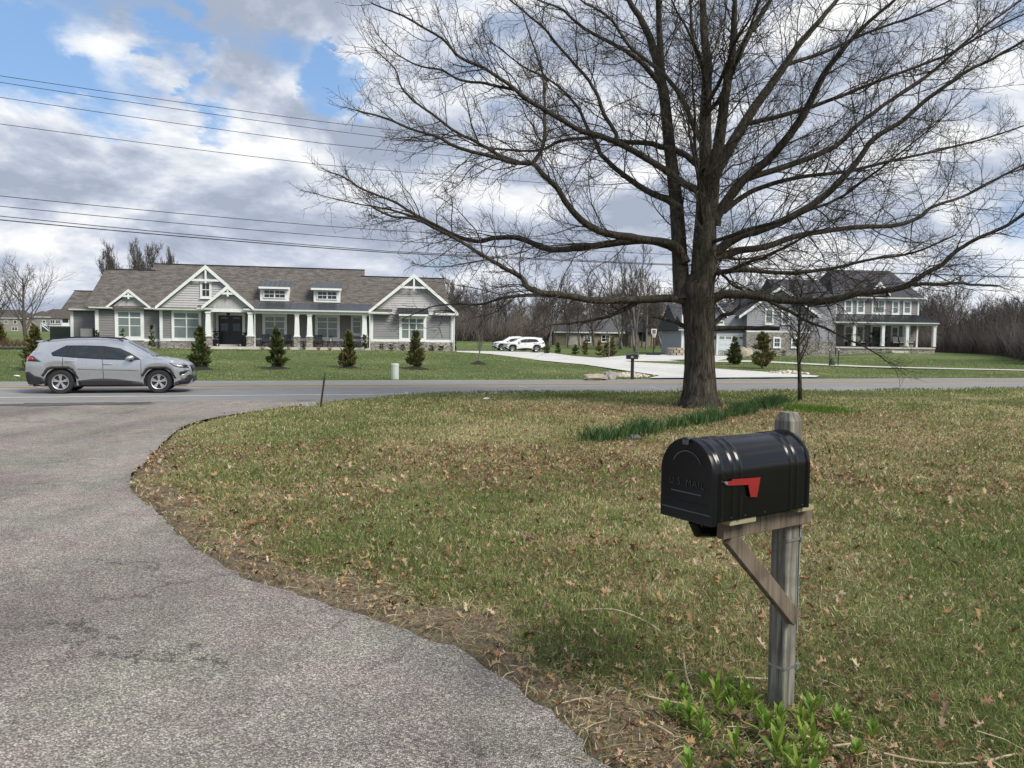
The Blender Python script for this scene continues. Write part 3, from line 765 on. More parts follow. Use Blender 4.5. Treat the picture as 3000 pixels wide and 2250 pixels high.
def build_mailbox():
    t = empty('mailbox', MBX, AX, 'large black metal kerbside mailbox with red flag on a wooden post', 'mailbox')
    gloss = mat('black_enamel', (.0035, .0038, .005), (.0025, .0027, .0036), 4, .23, spec=.28, coat=.12, bump=.05, bscale=60)
    face = mat('black_enamel_door', (.0045, .005, .0068), (.003, .0034, .0045), 4, .34, spec=.28, bump=.05, bscale=60)
    W_, L_, H_ = .285, .635, .338; r = W_ / 2; hs = H_ - r
    def arch(g=0.0, n=22, bottom=0.0):
        pts = [(-g, bottom), (-g, hs)]
        pts += [(r - (r + g) * math.cos(a), hs + (r + g) * math.sin(a)) for a in np.linspace(0, math.pi, n)[1:-1]]
        return pts + [(W_ + g, hs), (W_ + g, bottom)]
    # body with rolled beads near both ends
    b = MB(); prof = []
    for xx, g in ((.006, 0), (.03, 0), (.034, .004), (.05, .004), (.054, 0), (.060, 0), (.099, 0), (.105, 0), (.112, .0045), (.120, .0045), (.127, 0), (.132, 0), (.145, 0), (.150, 0), (.157, .0045), (.165, .0045), (.172, 0), (.178, 0), (.33, 0), (.484, 0),
                  (.49, 0), (.497, .0045), (.505, .0045), (.512, 0), (.517, 0), (.53, 0), (.535, 0), (.542, .0045), (.55, .0045), (.557, 0), (.563, 0), (.611, 0), (.617, 0), (.621, .007), (.635, .007)):
        prof.append((xx, arch(g)))
    n = len(prof[0][1])
    vs = [(xx, y, z) for xx, a in prof for (y, z) in a]
    fs = [(i * n + j, i * n + (j + 1) % n, (i + 1) * n + (j + 1) % n, (i + 1) * n + j) for i in range(len(prof) - 1) for j in range(n)]
    fs += [tuple(range(n)), tuple(range((len(prof) - 1) * n, len(prof) * n))[::-1]]
    b.add(vs, fs); b.build('body', gloss, t, True, angle=50)
    # door: a shallow pan with a rim, hanging a little lower than the body
    d = MB(); A = arch(.006, 22, -.012); A2 = arch(-.010, 22, .004)
    k = len(A)
    d.add([(.012, y, z) for y, z in A] + [(-.014, y, z) for y, z in A] + [(-.017, y * .99 + .0014, z * .99) for y, z in A] + [(-.012, y, z) for y, z in A2],
          [(q_ * k + j, q_ * k + (j + 1) % k, (q_ + 1) * k + (j + 1) % k, (q_ + 1) * k + j) for q_ in range(3) for j in range(k)] + [tuple(range(3 * k, 4 * k))])
    door = d.build('door', face, t, True, angle=40)
    def dm(px, pz): return (-.0125, px, pz)
    wm = mat('black_enamel_worn', (.03, .032, .036), (.02, .021, .024), 30, .3, coat=.3)
    arc = [(-.013, r - .088 * math.cos(a), hs + .004 + .088 * math.sin(a)) for a in np.linspace(R(28), R(152), 18)]
    for pts in (arc, [(-.013, .055, .108), (-.013, W_ - .055, .108)], [(-.013, .004, .030), (-.013, W_ - .004, .030)]): MB().tube(pts, .0032, 6).build('raised_rib', wm, door, True)
    mt = Matrix(((0, 0, -1, -.0125), (-1, 0, 0, r), (0, 1, 0, .150), (0, 0, 0, 1)))
    embm = mat('black_emboss', (.012, .0125, .015), (.01, .0105, .013), 30, .25, coat=.5)
    text_mesh('lettering', 'U.S. MAIL', .044, .0022, embm, door, mt, space=1.12)
    mt2 = mt.copy(); mt2[2][3] = .071
    text_mesh('lettering', 'APPROVED BY THE POSTMASTER GENERAL', .0115, .0016, embm, door, mt2, space=1.05)
    MB().box(-.03, .004, r - .016, r + .016, H_ - .004, H_ + .010).box(-.030, -.022, r - .016, r + .016, H_ - .022, H_ + .010).build('door_pull', mat('bare_dull_metal', (.16, .17, .18), (.1, .105, .11), 20, .35, .7), door, bevel=.003)
    # flag lying down on the side
    def SP(cx, cy):
        p = plane_hit(1800 + cx * .31646, 1150 + cy * .31646, MBX, LAT) - MBX
        return (p.dot(AXV), p.z)
    out = [SP(*q_) for q_ in ((1025, 818), (1068, 815), (1068, 800), (1331, 781), (1300, 962), (1240, 963), (1218, 850), (1028, 858))]
    fm = mat('red_flag_paint', (.24, .007, .006), (.18, .006, .005), 9, .5)
    MB().prism([(u, -.010, z) for u, z in out], (0, -.0025, 0)).build('flag', fm, t)
    pu, pz = SP(1012, 836)
    MB().lathe([(.006, -.018), (.0075, -.014), (.0075, -.008), (.004, -.004), (.004, .002)], 12, (pu, 0, pz), 'Y').build('rivet', M_chrome, t, True)
    for (cx, cy) in ((985, 1185), (1080, 1170), (1208, 1148), (1388, 1110), (1678, 1058), (1735, 1042)):
        u, z = SP(cx, cy); MB().lathe([(.003, -.0045), (.0045, -.003), (.005, .0)], 8, (u, 0, max(z, .012)), 'Y').build('screw_head', mat('black_emboss', (0, 0, 0)), t, True)
    # brown rope-like thing below is the arm's bracket
    # ---------------- post, arm and brace
    pp = Vector((1.335, 3.675, 0)); a_u, a_v = (pp - MBX).dot(AXV), (pp - MBX).dot(LAT)
    p = empty('mailbox_post', (pp.x, pp.y, -.06), AX, 'weathered grey square wooden post with angled brace carrying the near mailbox', 'post')
    h = .0475; zt = 1.43 + .06
    b = MB(); c = .018
    sec = [(-h, -h + c * .4), (-h + c * .4, -h), (h - c * .4, -h), (h, -h + c * .4), (h, h - c * .4), (h - c * .4, h), (-h + c * .4, h), (-h, h - c * .4)]
    zz = np.linspace(-.25, zt - .045, 14); lean = .012
    rings = [[(x + lean * (z / zt) * -1, y, z) for x, y in sec] for z in zz] + [[(x * .66 - lean, y * .66, zt - .004) for x, y in sec]]
    vs = [q_ for rg in rings for q_ in rg]; nn = 8
    b.add(vs, [(i * nn + j, i * nn + (j + 1) % nn, (i + 1) * nn + (j + 1) % nn, (i + 1) * nn + j) for i in range(len(rings) - 1) for j in range(nn)] + [tuple(range(nn))[::-1], tuple(range(len(vs) - nn, len(vs)))])
    b.build('upright', M_wood, p, bevel=.003)
    # arm boards either side of the post, under the box (local frame of the post: x along the box)
    x0 = -a_u + .14; zb = 1.0 + .06
    arm = MB().box(x0, .07, -h - .042, -h - .003, zb - .102, zb - .026); arm.build('arm', M_wood2, p, bevel=.004)
    MB().box(x0 + .02, .08, h + .003, h + .042, zb - .102, zb - .026).build('arm', M_wood2, p, bevel=.004)
    sh = MB().box(x0 - .03, x0 + .14, -h - .10, h + .08, zb - .024, zb - .003); sh.box(-.10, .02, -h - .085, h + .07, zb - .024, zb - .003)
    sh.build('shim', mat('pale_shim_wood', (.30, .27, .16), (.24, .21, .13), 12, .85, stretch=(2, 20, 20)), p)
    # brace from the foot of the post up to the arm
    lo = Vector((-.01, -h - .022, .50)); hi = Vector((x0 + .06, -h - .022, zb - .10))
    MB().bar(lo, hi, .074, .038, up=(0, 1, 0)).build('brace', M_wood2, p, bevel=.004)
    MB().tube([(x0 - .07, .02, zb - .03), (x0 - .04, .02, zb - .085), (x0 + .06, .02, zb - .10), (x0 + .12, .02, zb - .06)], .024, 10).build('paper_holder', mat('black_enamel', (0, 0, 0)), p, True)
    for (zc) in (.90 - .03, .245):
        st = MB(); g = h + .0025
        st.box(-g - .002, g + .002, -g - .002, -g, zc, zc + .012).box(g, g + .002, -g, g, zc, zc + .012).box(-g - .002, -g, -g, g, zc, zc + .012)
        st.box(g - .012, g + .014, -g - .008, -g + .006, zc - .004, zc + .014)
        st.build('strap', M_steel, p)
    MB().box(h + .001, h + .006, -h + .004, -h + .022, .42, .94).build('marker_strip', mat('green_white_strip', (.30, .36, .33), (.03, .06, .045), .9, .6, vary=.2), p)
build_mailbox()

# ------------------------------------------------------------------ plants and stalks at the foot of the post
M_shoot = tint_mat('young_shoot_leaf', .55, .3, .3)
def shoot_mesh(name, seed, h):
    rg = random.Random(seed); V = []; F = []; C = []
    n = rg.randint(9, 13)
    for k in range(n):
        a = k * 2.4 + rg.uniform(-.3, .3); f = k / n
        L = h * (1.0 - .25 * f) * rg.uniform(.75, 1.1); wd = .0100 * rg.uniform(.8, 1.3); z0 = h * .12 + f * h * .55; out = .85 - .6 * f
        g_ = rg.uniform(.22, .38); c = (g_ * rg.uniform(.55, .78), g_, g_ * rg.uniform(.12, .2))
        pr = None
        for i in range(5):
            t = i / 4; rr = L * .75 * t * out; z = z0 + L * .8 * t * (1 - .45 * t * out) * (1.15 - out * .5)
            hw = wd * (math.sin(math.pi * min(.98, .12 + t * .88)) ** .8) * .9 + .0006
            cx, cy = math.cos(a) * rr, math.sin(a) * rr; b = len(V)
            V += [(cx - math.sin(a) * hw, cy + math.cos(a) * hw, z + hw * .5), (cx, cy, z), (cx + math.sin(a) * hw, cy - math.cos(a) * hw, z + hw * .5)]
            C += [c] * 3
            if pr is not None: F += [(pr, pr + 1, b + 1, b), (pr + 1, pr + 2, b + 2, b + 1)]
            pr = b
    b = len(V)
    for z, rr in ((-.02, .005), (h * .7, .003)):
        for j in range(4): V.append((rr * math.cos(j * 1.571), rr * math.sin(j * 1.571), z)); C.append((.13, .24, .05))
    F += [(b + j, b + (j + 1) % 4, b + 4 + (j + 1) % 4, b + 4 + j) for j in range(4)]
    return np_mesh(name, V, F, M_shoot, smooth=True, color=np.array(C))
def build_shoots():
    protos = [shoot_mesh('lily_shoot', 3, .17), shoot_mesh('lily_shoot', 11, .13), shoot_mesh('lily_shoot', 29, .10)]
    used = [False] * 3
    spots = [(540, 900, 0), (400, 915, 0), (490, 960, 1), (320, 1010, 0), (650, 990, 1), (530, 1190, 0), (750, 1200, 0), (920, 1170, 0), (1030, 1195, 1), (890, 1290, 0), (780, 1090, 1),
             (900, 1040, 0), (1110, 1020, 1), (1180, 1020, 2), (1330, 1080, 1), (1220, 1170, 2), (250, 1270, 1), (200, 860, 2), (110, 940, 2), (250, 985, 1), (340, 1060, 1), (190, 960, 2),
             (460, 880, 1), (760, 1010, 1), (960, 990, 1), (940, 1320, 1), (1000, 920, 2), (600, 900, 1), (820, 1230, 1), (130, 780, 2), (330, 800, 2), (480, 810, 2), (690, 1060, 1), (980, 1140, 0)]
    for i, (cx, cy, k) in enumerate(spots):
        p = gnd(1900 + cx * .4973, 1600 + cy * .4973, .03)
        o = protos[k] if not used[k] else protos[k].copy()
        if used[k]: COL.objects.link(o)
        used[k] = True
        o.location = (p.x, p.y, float(lawn_height(p.x, p.y)) - .005); o.rotation_euler = (random.uniform(-.15, .15), random.uniform(-.15, .15), random.random() * 6.28)
        o.scale = (random.uniform(.78, 1.15),) * 3
        tag(o, 'bright green lily shoot coming up among brown leaves at the post foot', 'plant', 'lily shoots round the post foot')
    ms = mat('dry_stalk', (.46, .38, .25), (.34, .27, .17), 30, .8)
    lines = [([(500, 725), (620, 730), (760, 740)], 'pale dry stalk lying just behind the wooden post'), ([(0, 950), (80, 985), (150, 1022)], 'short thick dry stalk lying left of the lily shoots'),
             ([(900, 890), (960, 920), (1025, 952)], 'dry stalk leaning out from the right foot of the post'), ([(985, 1218), (1300, 1262), (1620, 1290), (1935, 1268)], 'longest pale stalk, lying in front of the post across the litter'),
             ([(1390, 1135), (1620, 1185), (1900, 1222), (2170, 1208)], 'long bent dry stalk lying right of the post'), ([(455, 1140), (540, 1215), (640, 1305)], 'dry stalk slanting down through the lily shoots'),
             ([(-400, 395), (-200, 415), (-20, 460), (68, 508)], 'long thin straw stalk lying near the asphalt edge'), ([(0, 825), (120, 850), (250, 868)], 'thin dry stalk lying behind the leftmost lily shoots'),
             ([(205, 610), (225, 720), (262, 800)], 'grey dry stem with split tip standing left of the post'), ([(1000, 1090), (1130, 1080), (1250, 1070)], 'thin dry stem lying right of the front lily shoots')]
    for pts, lab in lines:
        P = [gnd(1900 + a * .4973, 1600 + b_ * .4973, .06) for a, b_ in pts]
        P = [Vector((p.x, p.y, float(lawn_height(p.x, p.y)) + .028)) for p in P]
        tag(MB().tube(catmull(P, 4), [.0055] * (len(catmull(P, 4)) - 1) + [.003], 6).build('dry_stalk', ms, None, True), lab, 'stalk', 'dry stalks near the post')
build_shoots()

# ------------------------------------------------------------------ small things on the near verge
def rock_mesh(seed, n=14, m=10, rough=0):
    rg = random.Random(seed); vs = []; fs = []
    ph = [(rg.uniform(0, 6), rg.uniform(0, 6), rg.uniform(1.5, 3.5)) for _ in range(5)]
    for i in range(m + 1):
        th = math.pi * i / m
        for j in range(n):
            a = 2 * math.pi * j / n; d = Vector((math.sin(th) * math.cos(a), math.sin(th) * math.sin(a), math.cos(th)))
            r = 1 + sum(.09 * math.sin(d.x * f + p) * math.cos(d.y * f + q_ + d.z * 2) for p, q_, f in ph)
            if rough: r += rough * (abs(math.sin(d.x * 5.1 + ph[0][0] + 2 * d.z)) * abs(math.sin(d.y * 4.3 + ph[1][0])) - .4) + rg.uniform(-.05, .05) * (0 < i < m)
            vs.append(tuple(d * r))
    for i in range(m):
        for j in range(n): fs.append((i * n + j, (i + 1) * n + j, (i + 1) * n + (j + 1) % n, i * n + (j + 1) % n))
    return vs, fs
def rock(name, loc, size, m, seed, label, cat='rock', group=None, rz=0):
    vs, fs = rock_mesh(seed, 16, 10, .35); b = MB(); b.add([(x * size[0], y * size[1], z * size[2]) for x, y, z in vs], fs)
    o = b.build(name, m, None, True, angle=28); o.location = loc; o.rotation_euler = (0, 0, rz)
    return tag(o, label, cat, group)
M_rock = mat('field_stone', (.30, .285, .26), (.20, .19, .17), 5, .9, bump=.5, detail=8)
M_rocktan = mat('tan_stone', (.42, .36, .27), (.30, .26, .20), 4, .9, bump=.5, detail=8)
p = gnd(903, 1199); rock('rock', (p.x, p.y, .06), (.21, .17, .12), M_rock, 5, 'flat grey rock at the grass edge beside the leaning stake')
p = gnd(1858, 1296); rock('rock', (p.x, p.y, .03), (.17, .14, .09), mat('dull_stone', (.14, .12, .10), (.09, .08, .07), 9, .95, bump=.6), 8, 'low brown rock at the near end of the dark green leaves')
def build_debris():
    tw = []; rg = random.Random(12); V = []; F = []; C = []
    for i in range(900):
        if i < 420: x, y = 1.25 + rg.gauss(0, .55), 3.15 + rg.gauss(0, .38)
        else:
            p = edge_s[rg.randrange(len(edge_s))]; x, y = p.x + rg.uniform(-.02, .4), p.y + rg.uniform(-.05, .35)
            if y > 8: continue
        if float(street_sd([x], [y])[0]) < .01: continue
        z = float(lawn_height(x, y)) + .008; a = rg.uniform(0, 6.28); L = rg.uniform(.03, .22) * (1 if i < 420 else .6); w_ = rg.uniform(.0012, .003)
        d = Vector((math.cos(a), math.sin(a), rg.gauss(0, .12))) * L; s_ = Vector((-math.sin(a), math.cos(a), 0)) * w_; p0 = Vector((x, y, z)); b = len(V); k = Vector((0, 0, w_ * 2)); md = p0 + d * .5 + Vector((rg.gauss(0, .01), rg.gauss(0, .01), .008))
        V += [p0 - s_, p0 + s_, p0 + k, md - s_, md + s_, md + k, p0 + d, p0 + d + s_, p0 + d + k]; c = rg.choice([(.46, .38, .24), (.36, .28, .18), (.24, .17, .11), (.52, .45, .31)]); C += [c] * 9
        for q in (0, 3): F += [(b + q, b + q + 1, b + q + 4, b + q + 3), (b + q + 1, b + q + 2, b + q + 5, b + q + 4), (b + q + 2, b + q, b + q + 3, b + q + 5)]
    tag(np_mesh('straw_debris', V, F, M_leaf, color=np.array(C)), kind='stuff')
build_debris()
a = gnd(936, 1203); tp = at_y(953, 1091, a.y)
o = MB().bar(a - Vector((0, 0, .12)), a.lerp(tp, .86), .05, .035).build('stake_shaft', mat('rusty_dark_metal', (.03, .022, .018), (.05, .03, .022), 14, .8, .3))
st = empty('metal_stake', (0, 0, 0), 0, 'dark leaning metal stake with green top at the street corner', 'stake')
o.parent = st; o.name = 'shaft'
o = MB().bar(a.lerp(tp, .862), tp, .052, .038).build('painted_top', mat('green_paint', (.03, .10, .06), (.02, .07, .045), 9, .6), st)
for px, py, lab, sz in ((1424, 1172, 'scrap of white paper lying in the grass by the road', .10), (50, 1108, 'white plastic litter on the far verge behind the silver car', .13)):
    p = hit(px, py) if py < 1120 else gnd(px, py, .05)
    vs, fs = rock_mesh(int(px), 8, 5); b = MB(); b.add([(x * sz, y * sz * .6, z * sz * .3) for x, y, z in vs], fs)
    o = b.build('litter_scrap', M_white); o.location = (p.x, p.y, gz(p.x, p.y, .09)); tag(o, lab, 'litter')
# ------------------------------------------------------------------ bare trees
class Twigs:
    """collects many thin tapered tubes into one mesh"""
    def __init__(s): s.V = []; s.F = []; s.n = 0
    def tube(s, P, r0, r1, k=3):
        P = np.asarray(P, float); m = len(P)
        T = np.gradient(P, axis=0); T /= np.linalg.norm(T, axis=1, keepdims=True) + 1e-9
        ref = np.array([.31, .22, .92]) if abs(T[0, 2]) < .8 else np.array([.95, .1, .2])
        A = np.cross(T, ref); A /= np.linalg.norm(A, axis=1, keepdims=True) + 1e-9; B = np.cross(T, A)
        rr = (np.linspace(r0, r1, m) if np.isscalar(r1) else np.asarray(r1))[:, None, None]
        th = np.arange(k) * 2 * np.pi / k
        ring = P[:, None] + rr * (A[:, None] * np.cos(th)[None, :, None] + B[:, None] * np.sin(th)[None, :, None])
        s.V.append(ring.reshape(-1, 3))
        i = np.arange(m - 1)[:, None] * k; j = np.arange(k)[None]; jn = (j + 1) % k
        f = np.stack([i + j, i + jn, i + k + jn, i + k + j], 2).reshape(-1, 4) + s.n
        s.F.append(f); s.n += m * k
    def arrays(s): return np.concatenate(s.V), np.concatenate(s.F)
    def build(s, name, m, parent=None, smooth=True):
        V, Fs = s.arrays(); return np_mesh(name, V, Fs, m, parent, smooth)
def nrm(v): return v / (np.linalg.norm(v) + 1e-9)
def wander(p, d, L, n, wob, trop, rg):
    """a wandering polyline from p along d; trop is a pull (x,y,z) added per step"""
    P = [p]; st = L / n
    for i in range(n):
        d = nrm(d + rg.normal(0, wob, 3) + trop); p = p + d * st; P.append(p)
    return np.array(P), d
def side_dir(t, ang, rg, flat=0.0):
    r = rg.normal(0, 1, 3); r[2] *= (1 - flat); a = nrm(r - t * np.dot(r, t))
    return nrm(t * math.cos(ang) + a * math.sin(ang))

def build_oak():
    rg = np.random.default_rng(21)
    t = empty('oak_tree', (TREE.x, TREE.y, 0), 0, 'large bare oak tree spreading over the near lawn', 'tree')
    org = np.array([TREE.x, TREE.y, 0.0]); Y0 = TREE.y; KM = 20.0 / F_PX     # metres per pixel at the trunk
    def P3(px, py, dy): return np.array(at_y(px, py, Y0 + dy)) - org
    # trunk: traced widths (pixels) down the stem
    prof = [(2050, 1216, 74), (2051, 1199, 66), (2050, 1182, 57), (2050, 1150, 49.5), (2050, 1080, 45), (2049, 1000, 43), (2047, 930, 45), (2045, 880, 49), (2043, 835, 49), (2062, 800, 38), (2065, 700, 34), (2067, 640, 30), (2069, 520, 24)]
    vs = []; n = 36; fs = []
    for (px, py, hw) in prof:
        c = P3(px, py, 0); r = hw * KM
        fl = max(0, (py - 1130) / 75.0)
        for j in range(n):
            a = 2 * math.pi * j / n
            rr = r * (1 + .05 * math.sin(3 * a + 1) + .035 * math.sin(7 * a) + min(1, fl) * (.15 * math.sin(5 * a + .6) + .06 * math.sin(9 * a)))
            vs.append((c[0] + rr * math.cos(a), c[1] + rr * math.sin(a), c[2]))
    for i in range(len(prof) - 1):
        for j in range(n): fs.append((i * n + j, i * n + (j + 1) % n, (i + 1) * n + (j + 1) % n, (i + 1) * n + j))
    MB().add(vs, fs).build('trunk', M_bark, t, True, angle=60)
    limbs = []   # pixel path, start half width, end half width, depth slope, traced spread
    L = limbs.append
    L(([(2000, 880), (1994, 815), (1985, 650), (1968, 500), (1945, 300), (1927, 200), (1905, 120), (1875, 50), (1845, 0), (1800, -120), (1740, -300)], 30, 4, .25))
    L(([(1935, 250), (1932, 150), (1925, 0), (1912, -200), (1900, -420)], 15, 3, -.3))
    L(([(2064, 810), (2066, 646), (2069, 497), (2069, 348), (2074, 199), (2064, 100), (2060, 0), (2050, -200), (2042, -480)], 30, 4, .1))
    L(([(2080, 640), (2090, 520), (2112, 380), (2129, 249), (2144, 149), (2149, 50), (2152, -60), (2170, -350)], 24, 3, -.25))
    L(([(2135, 230), (2165, 160), (2198, 100), (2248, 25), (2290, -50), (2380, -240)], 14, 3, .35))
    L(([(2040, 210), (2032, 120), (2025, 20), (2010, -150)], 9, 2, .5))
    L(([(2089, 520), (2149, 413), (2223, 298), (2288, 209), (2338, 134), (2397, 65), (2452, 0), (2530, -80), (2640, -200)], 19, 3, .15))
    L(([(2095, 660), (2109, 621), (2178, 532), (2258, 462), (2348, 348), (2397, 249), (2427, 199), (2472, 144), (2522, 90), (2596, 25), (2680, -50)], 18, 3, -.3))
    L(([(2190, 528), (2323, 477), (2397, 448), (2462, 413), (2517, 358), (2596, 298), (2676, 249), (2745, 194), (2810, 134), (2870, 80), (2944, 25), (3050, -50)], 10, 2.5, .3))
    L(([(2095, 740), (2160, 695), (2223, 676), (2323, 632), (2407, 577), (2472, 512), (2517, 458), (2561, 398), (2646, 343), (2720, 278), (2820, 209), (2895, 174), (3000, 114), (3100, 60)], 15, 2.5, -.2))
    L(([(2085, 760), (2160, 735), (2248, 721), (2348, 686), (2497, 666), (2621, 661), (2696, 636), (2735, 602), (2845, 562), (3000, 477), (3100, 430)], 13, 2.5, .35))
    L(([(2060, 905), (2103, 868), (2137, 863), (2194, 865), (2239, 872), (2300, 883), (2395, 887), (2458, 877), (2506, 865), (2569, 858), (2616, 852), (2664, 836), (2711, 804), (2759, 776), (2794, 741), (2845, 706), (2944, 661), (3000, 622), (3080, 570)], 16, 3.5, -.25))
    L(([(2664, 837), (2696, 833), (2743, 836), (2806, 833), (2854, 836), (2920, 842)], 6.5, 3, -.1))
    L(([(2230, 870), (2262, 886), (2307, 913), (2352, 938), (2400, 958), (2460, 990), (2540, 1030), (2590, 1062)], 7.5, 1.5, -.35))
    L(([(2085, 955), (2115, 926), (2144, 917), (2171, 899), (2215, 885), (2290, 880)], 9, 2, .3))
    L(([(2070, 966), (2126, 958), (2194, 955), (2240, 953), (2281, 953)], 7.5, 6.0, 0))
    L(([(2025, 970), (2004, 956), (1968, 940), (1914, 928)], 9, 4.5, 0))
    L(([(2030, 890), (1980, 875), (1917, 875), (1838, 877), (1743, 878), (1648, 862), (1585, 853), (1547, 835), (1534, 810), (1506, 791), (1477, 778), (1397, 731), (1357, 705), (1290, 672), (1225, 640), (1150, 628), (1090, 600)], 14, 2.5, -.2))
    L(([(1880, 878), (1822, 908), (1775, 930), (1727, 940), (1680, 946), (1620, 950)], 8, 1.5, .1))
    L(([(1655, 864), (1585, 867), (1521, 870), (1465, 877), (1427, 889), (1379, 896), (1319, 896), (1250, 905), (1190, 930)], 7, 1.5, .3))
    L(([(2010, 770), (1985, 735), (1919, 708), (1845, 706), (1745, 721), (1646, 731), (1596, 726), (1522, 696), (1447, 696), (1407, 706), (1348, 691), (1288, 661), (1218, 622), (1159, 587), (1074, 552), (1024, 517), (975, 497)], 15, 2, .3))
    L(([(1250, 645), (1149, 617), (1089, 607), (1000, 592), (930, 572)], 4.5, 1.2, .3))
    L(([(1995, 740), (1969, 716), (1870, 700), (1770, 681), (1706, 646), (1666, 597), (1636, 552), (1596, 517), (1561, 482), (1497, 477), (1427, 457), (1348, 438), (1288, 408), (1218, 388), (1120, 350), (1060, 335)], 14, 2, -.25))
    L(([(1561, 482), (1591, 423), (1596, 323), (1591, 224), (1571, 164), (1551, 109), (1530, 40)], 6.5, 1.5, .3))
    L(([(1530, 478), (1480, 460), (1397, 418), (1333, 383), (1268, 333), (1218, 298), (1178, 254), (1159, 199), (1109, 149)], 6, 1.5, -.1))
    L(([(1990, 610), (1959, 587), (1895, 557), (1835, 517), (1790, 482), (1755, 443), (1745, 413), (1715, 358), (1696, 318), (1661, 274), (1606, 229), (1530, 190), (1440, 120)], 12, 2, .35))
    L(([(2060, 590), (2040, 560), (2000, 537), (1934, 492), (1845, 438), (1765, 403), (1706, 388), (1656, 358), (1606, 328), (1537, 283), (1497, 249), (1422, 204), (1348, 169), (1308, 124), (1233, 75), (1169, 40), (1100, 10)], 13, 2, -.15))
    L(([(1760, 405), (1646, 413), (1586, 438), (1497, 438), (1400, 425), (1310, 380)], 6, 1.5, .35))
    L(([(1510, 262), (1422, 244), (1348, 234), (1288, 204), (1218, 189), (1149, 149), (1109, 109)], 5, 1.3, .2))
    L(([(2060, 500), (2034, 477), (1999, 448), (1935, 433), (1900, 425), (1815, 418), (1805, 398), (1775, 343), (1755, 283), (1725, 234), (1686, 189), (1636, 134), (1596, 85), (1547, 40), (1497, 0), (1430, -60)], 11, 2, .3))
    L(([(1960, 260), (1890, 194), (1835, 154), (1785, 129), (1725, 95), (1676, 60), (1646, 30), (1596, 10), (1500, -30)], 9, 2, -.3))
    L(([(2060, 430), (2029, 363), (1999, 298), (1965, 244), (1900, 184), (1845, 139), (1795, 65), (1745, 25), (1705, 0), (1640, -60)], 10, 2, .1))
    L(([(2120, 620), (2200, 560), (2330, 520), (2480, 500), (2620, 470), (2760, 440), (2900, 400), (3020, 360)], 9, 2, .25))
    L(([(2095, 800), (2180, 790), (2300, 800), (2420, 790), (2560, 760), (2680, 740), (2800, 690)], 9, 2, -.35))
    L(([(2230, 380), (2330, 330), (2450, 290), (2600, 230), (2760, 170), (2900, 90), (3020, 30)], 8, 2, -.15))
    L(([(2300, 200), (2420, 150), (2560, 90), (2700, 40), (2850, -30)], 7, 2, .2))
    tw = Twigs()
    mains = []
    def secondary(P, rr, lo, dens, idx):
        """grow side branches, then finer ones, along a limb"""
        seg = np.linalg.norm(np.diff(P, axis=0), axis=1); cum = np.concatenate([[0], np.cumsum(seg)]); tot = cum[-1]
        s = lo * tot
        while s < tot:
            k = min(np.searchsorted(cum, s), len(P) - 1); k = max(k, 1)
            f = (s - cum[k - 1]) / max(seg[k - 1], 1e-6); p = P[k - 1] + (P[k] - P[k - 1]) * f
            tdir = nrm(P[k] - P[k - 1]); left = tot - s
            r = min(float(np.interp(s, cum, rr)) * .58, .021)
            Ls = min(2.6, (.55 + .42 * left) * rg.uniform(.55, 1.15))
            if p[2] < 2.9: Ls *= .6
            up = .03 if p[2] > 4.5 else -.015
            branch(p, side_dir(tdir, rg.uniform(.5, 1.05), rg, .25), Ls, max(r * rg.uniform(.6, 1), .0085), 1, up)
            s += rg.uniform(.6, 1.4) * dens
        # the end of the limb breaks into a spray
        for k in range(3): branch(P[-1], side_dir(nrm(P[-1] - P[-3]), rg.uniform(.1, .6), rg), rg.uniform(.5, 1.1), .010, 2, .03)
    def branch(p, d, Lg, r, lev, up):
        n = 6 if lev == 1 else 4
        P, d2 = wander(p, d, Lg, n, (.17, .2, .24)[lev - 1], np.array([0, 0, up + .03 * (lev - 1)]), rg)
        tw.tube(P, r, max(r * .35, .0032), 4 if lev == 1 else 3)
        if lev >= 3: return
        m = int(Lg / (.21 if lev == 1 else .125)) + 1
        for i in range(m):
            f = (i + rg.uniform(.3, 1.1)) / m * .92 + .06
            q = min(int(f * n), n - 1); ff = f * n - q; pp = P[q] + (P[q + 1] - P[q]) * min(ff, 1)
            tdir = nrm(P[q + 1] - P[q])
            if lev == 1: branch(pp, side_dir(tdir, rg.uniform(.45, 1.0), rg, .1), rg.uniform(.35, .95) * (1.1 - .45 * f), max(r * .5 * (1 - .4 * f), .0055), 2, up)
            else: branch(pp, side_dir(tdir, rg.uniform(.5, 1.1), rg), rg.uniform(.10, .38), .0042, 3, up)
    for li, (px, w0, w1, sl) in enumerate(limbs):
        x0 = px[0][0]
        pts = []
        for i, (x, y) in enumerate(px):
            dd = math.hypot(x - px[0][0], y - px[0][1]) * KM
            base = 0
            pts.append(Vector(P3(x, y, sl * dd)))
        if li in (1, 4, 5, 8, 12, 13, 18, 19, 21, 23, 24, 27, 28, 30, 31, 34, 35):   # grows out of another limb: start at that limb's depth
            best = None
            q = np.array(at_y(px[0][0], px[0][1], Y0)) - org
            for P in mains:
                pr = [(float(np.hypot(*(((np.array(pp_) + org - np.array(EYE)) * Y0 / (Y0 + pp_[1]) + np.array(EYE) - org)[[0, 2]] - q[[0, 2]]))), float(pp_[1]), tuple(pp_)) for pp_ in P]
                b = min(pr)
                if best is None or b[0] < best[0]: best = b
            off = best[1]
            pts = [Vector(best[2])] + [Vector(P3(x, y, off + sl * math.hypot(x - px[0][0], y - px[0][1]) * KM)) for (x, y) in px[1:]]
        C = np.array([tuple(v) for v in catmull(pts, 5)])
        C[2:] += np.cumsum(rg.normal(0, .006, (len(C) - 2, 3)), 0)
        rr = (w0 * KM) + (w1 * KM - w0 * KM) * np.linspace(0, 1, len(C)) ** .75
        mains.append(C)
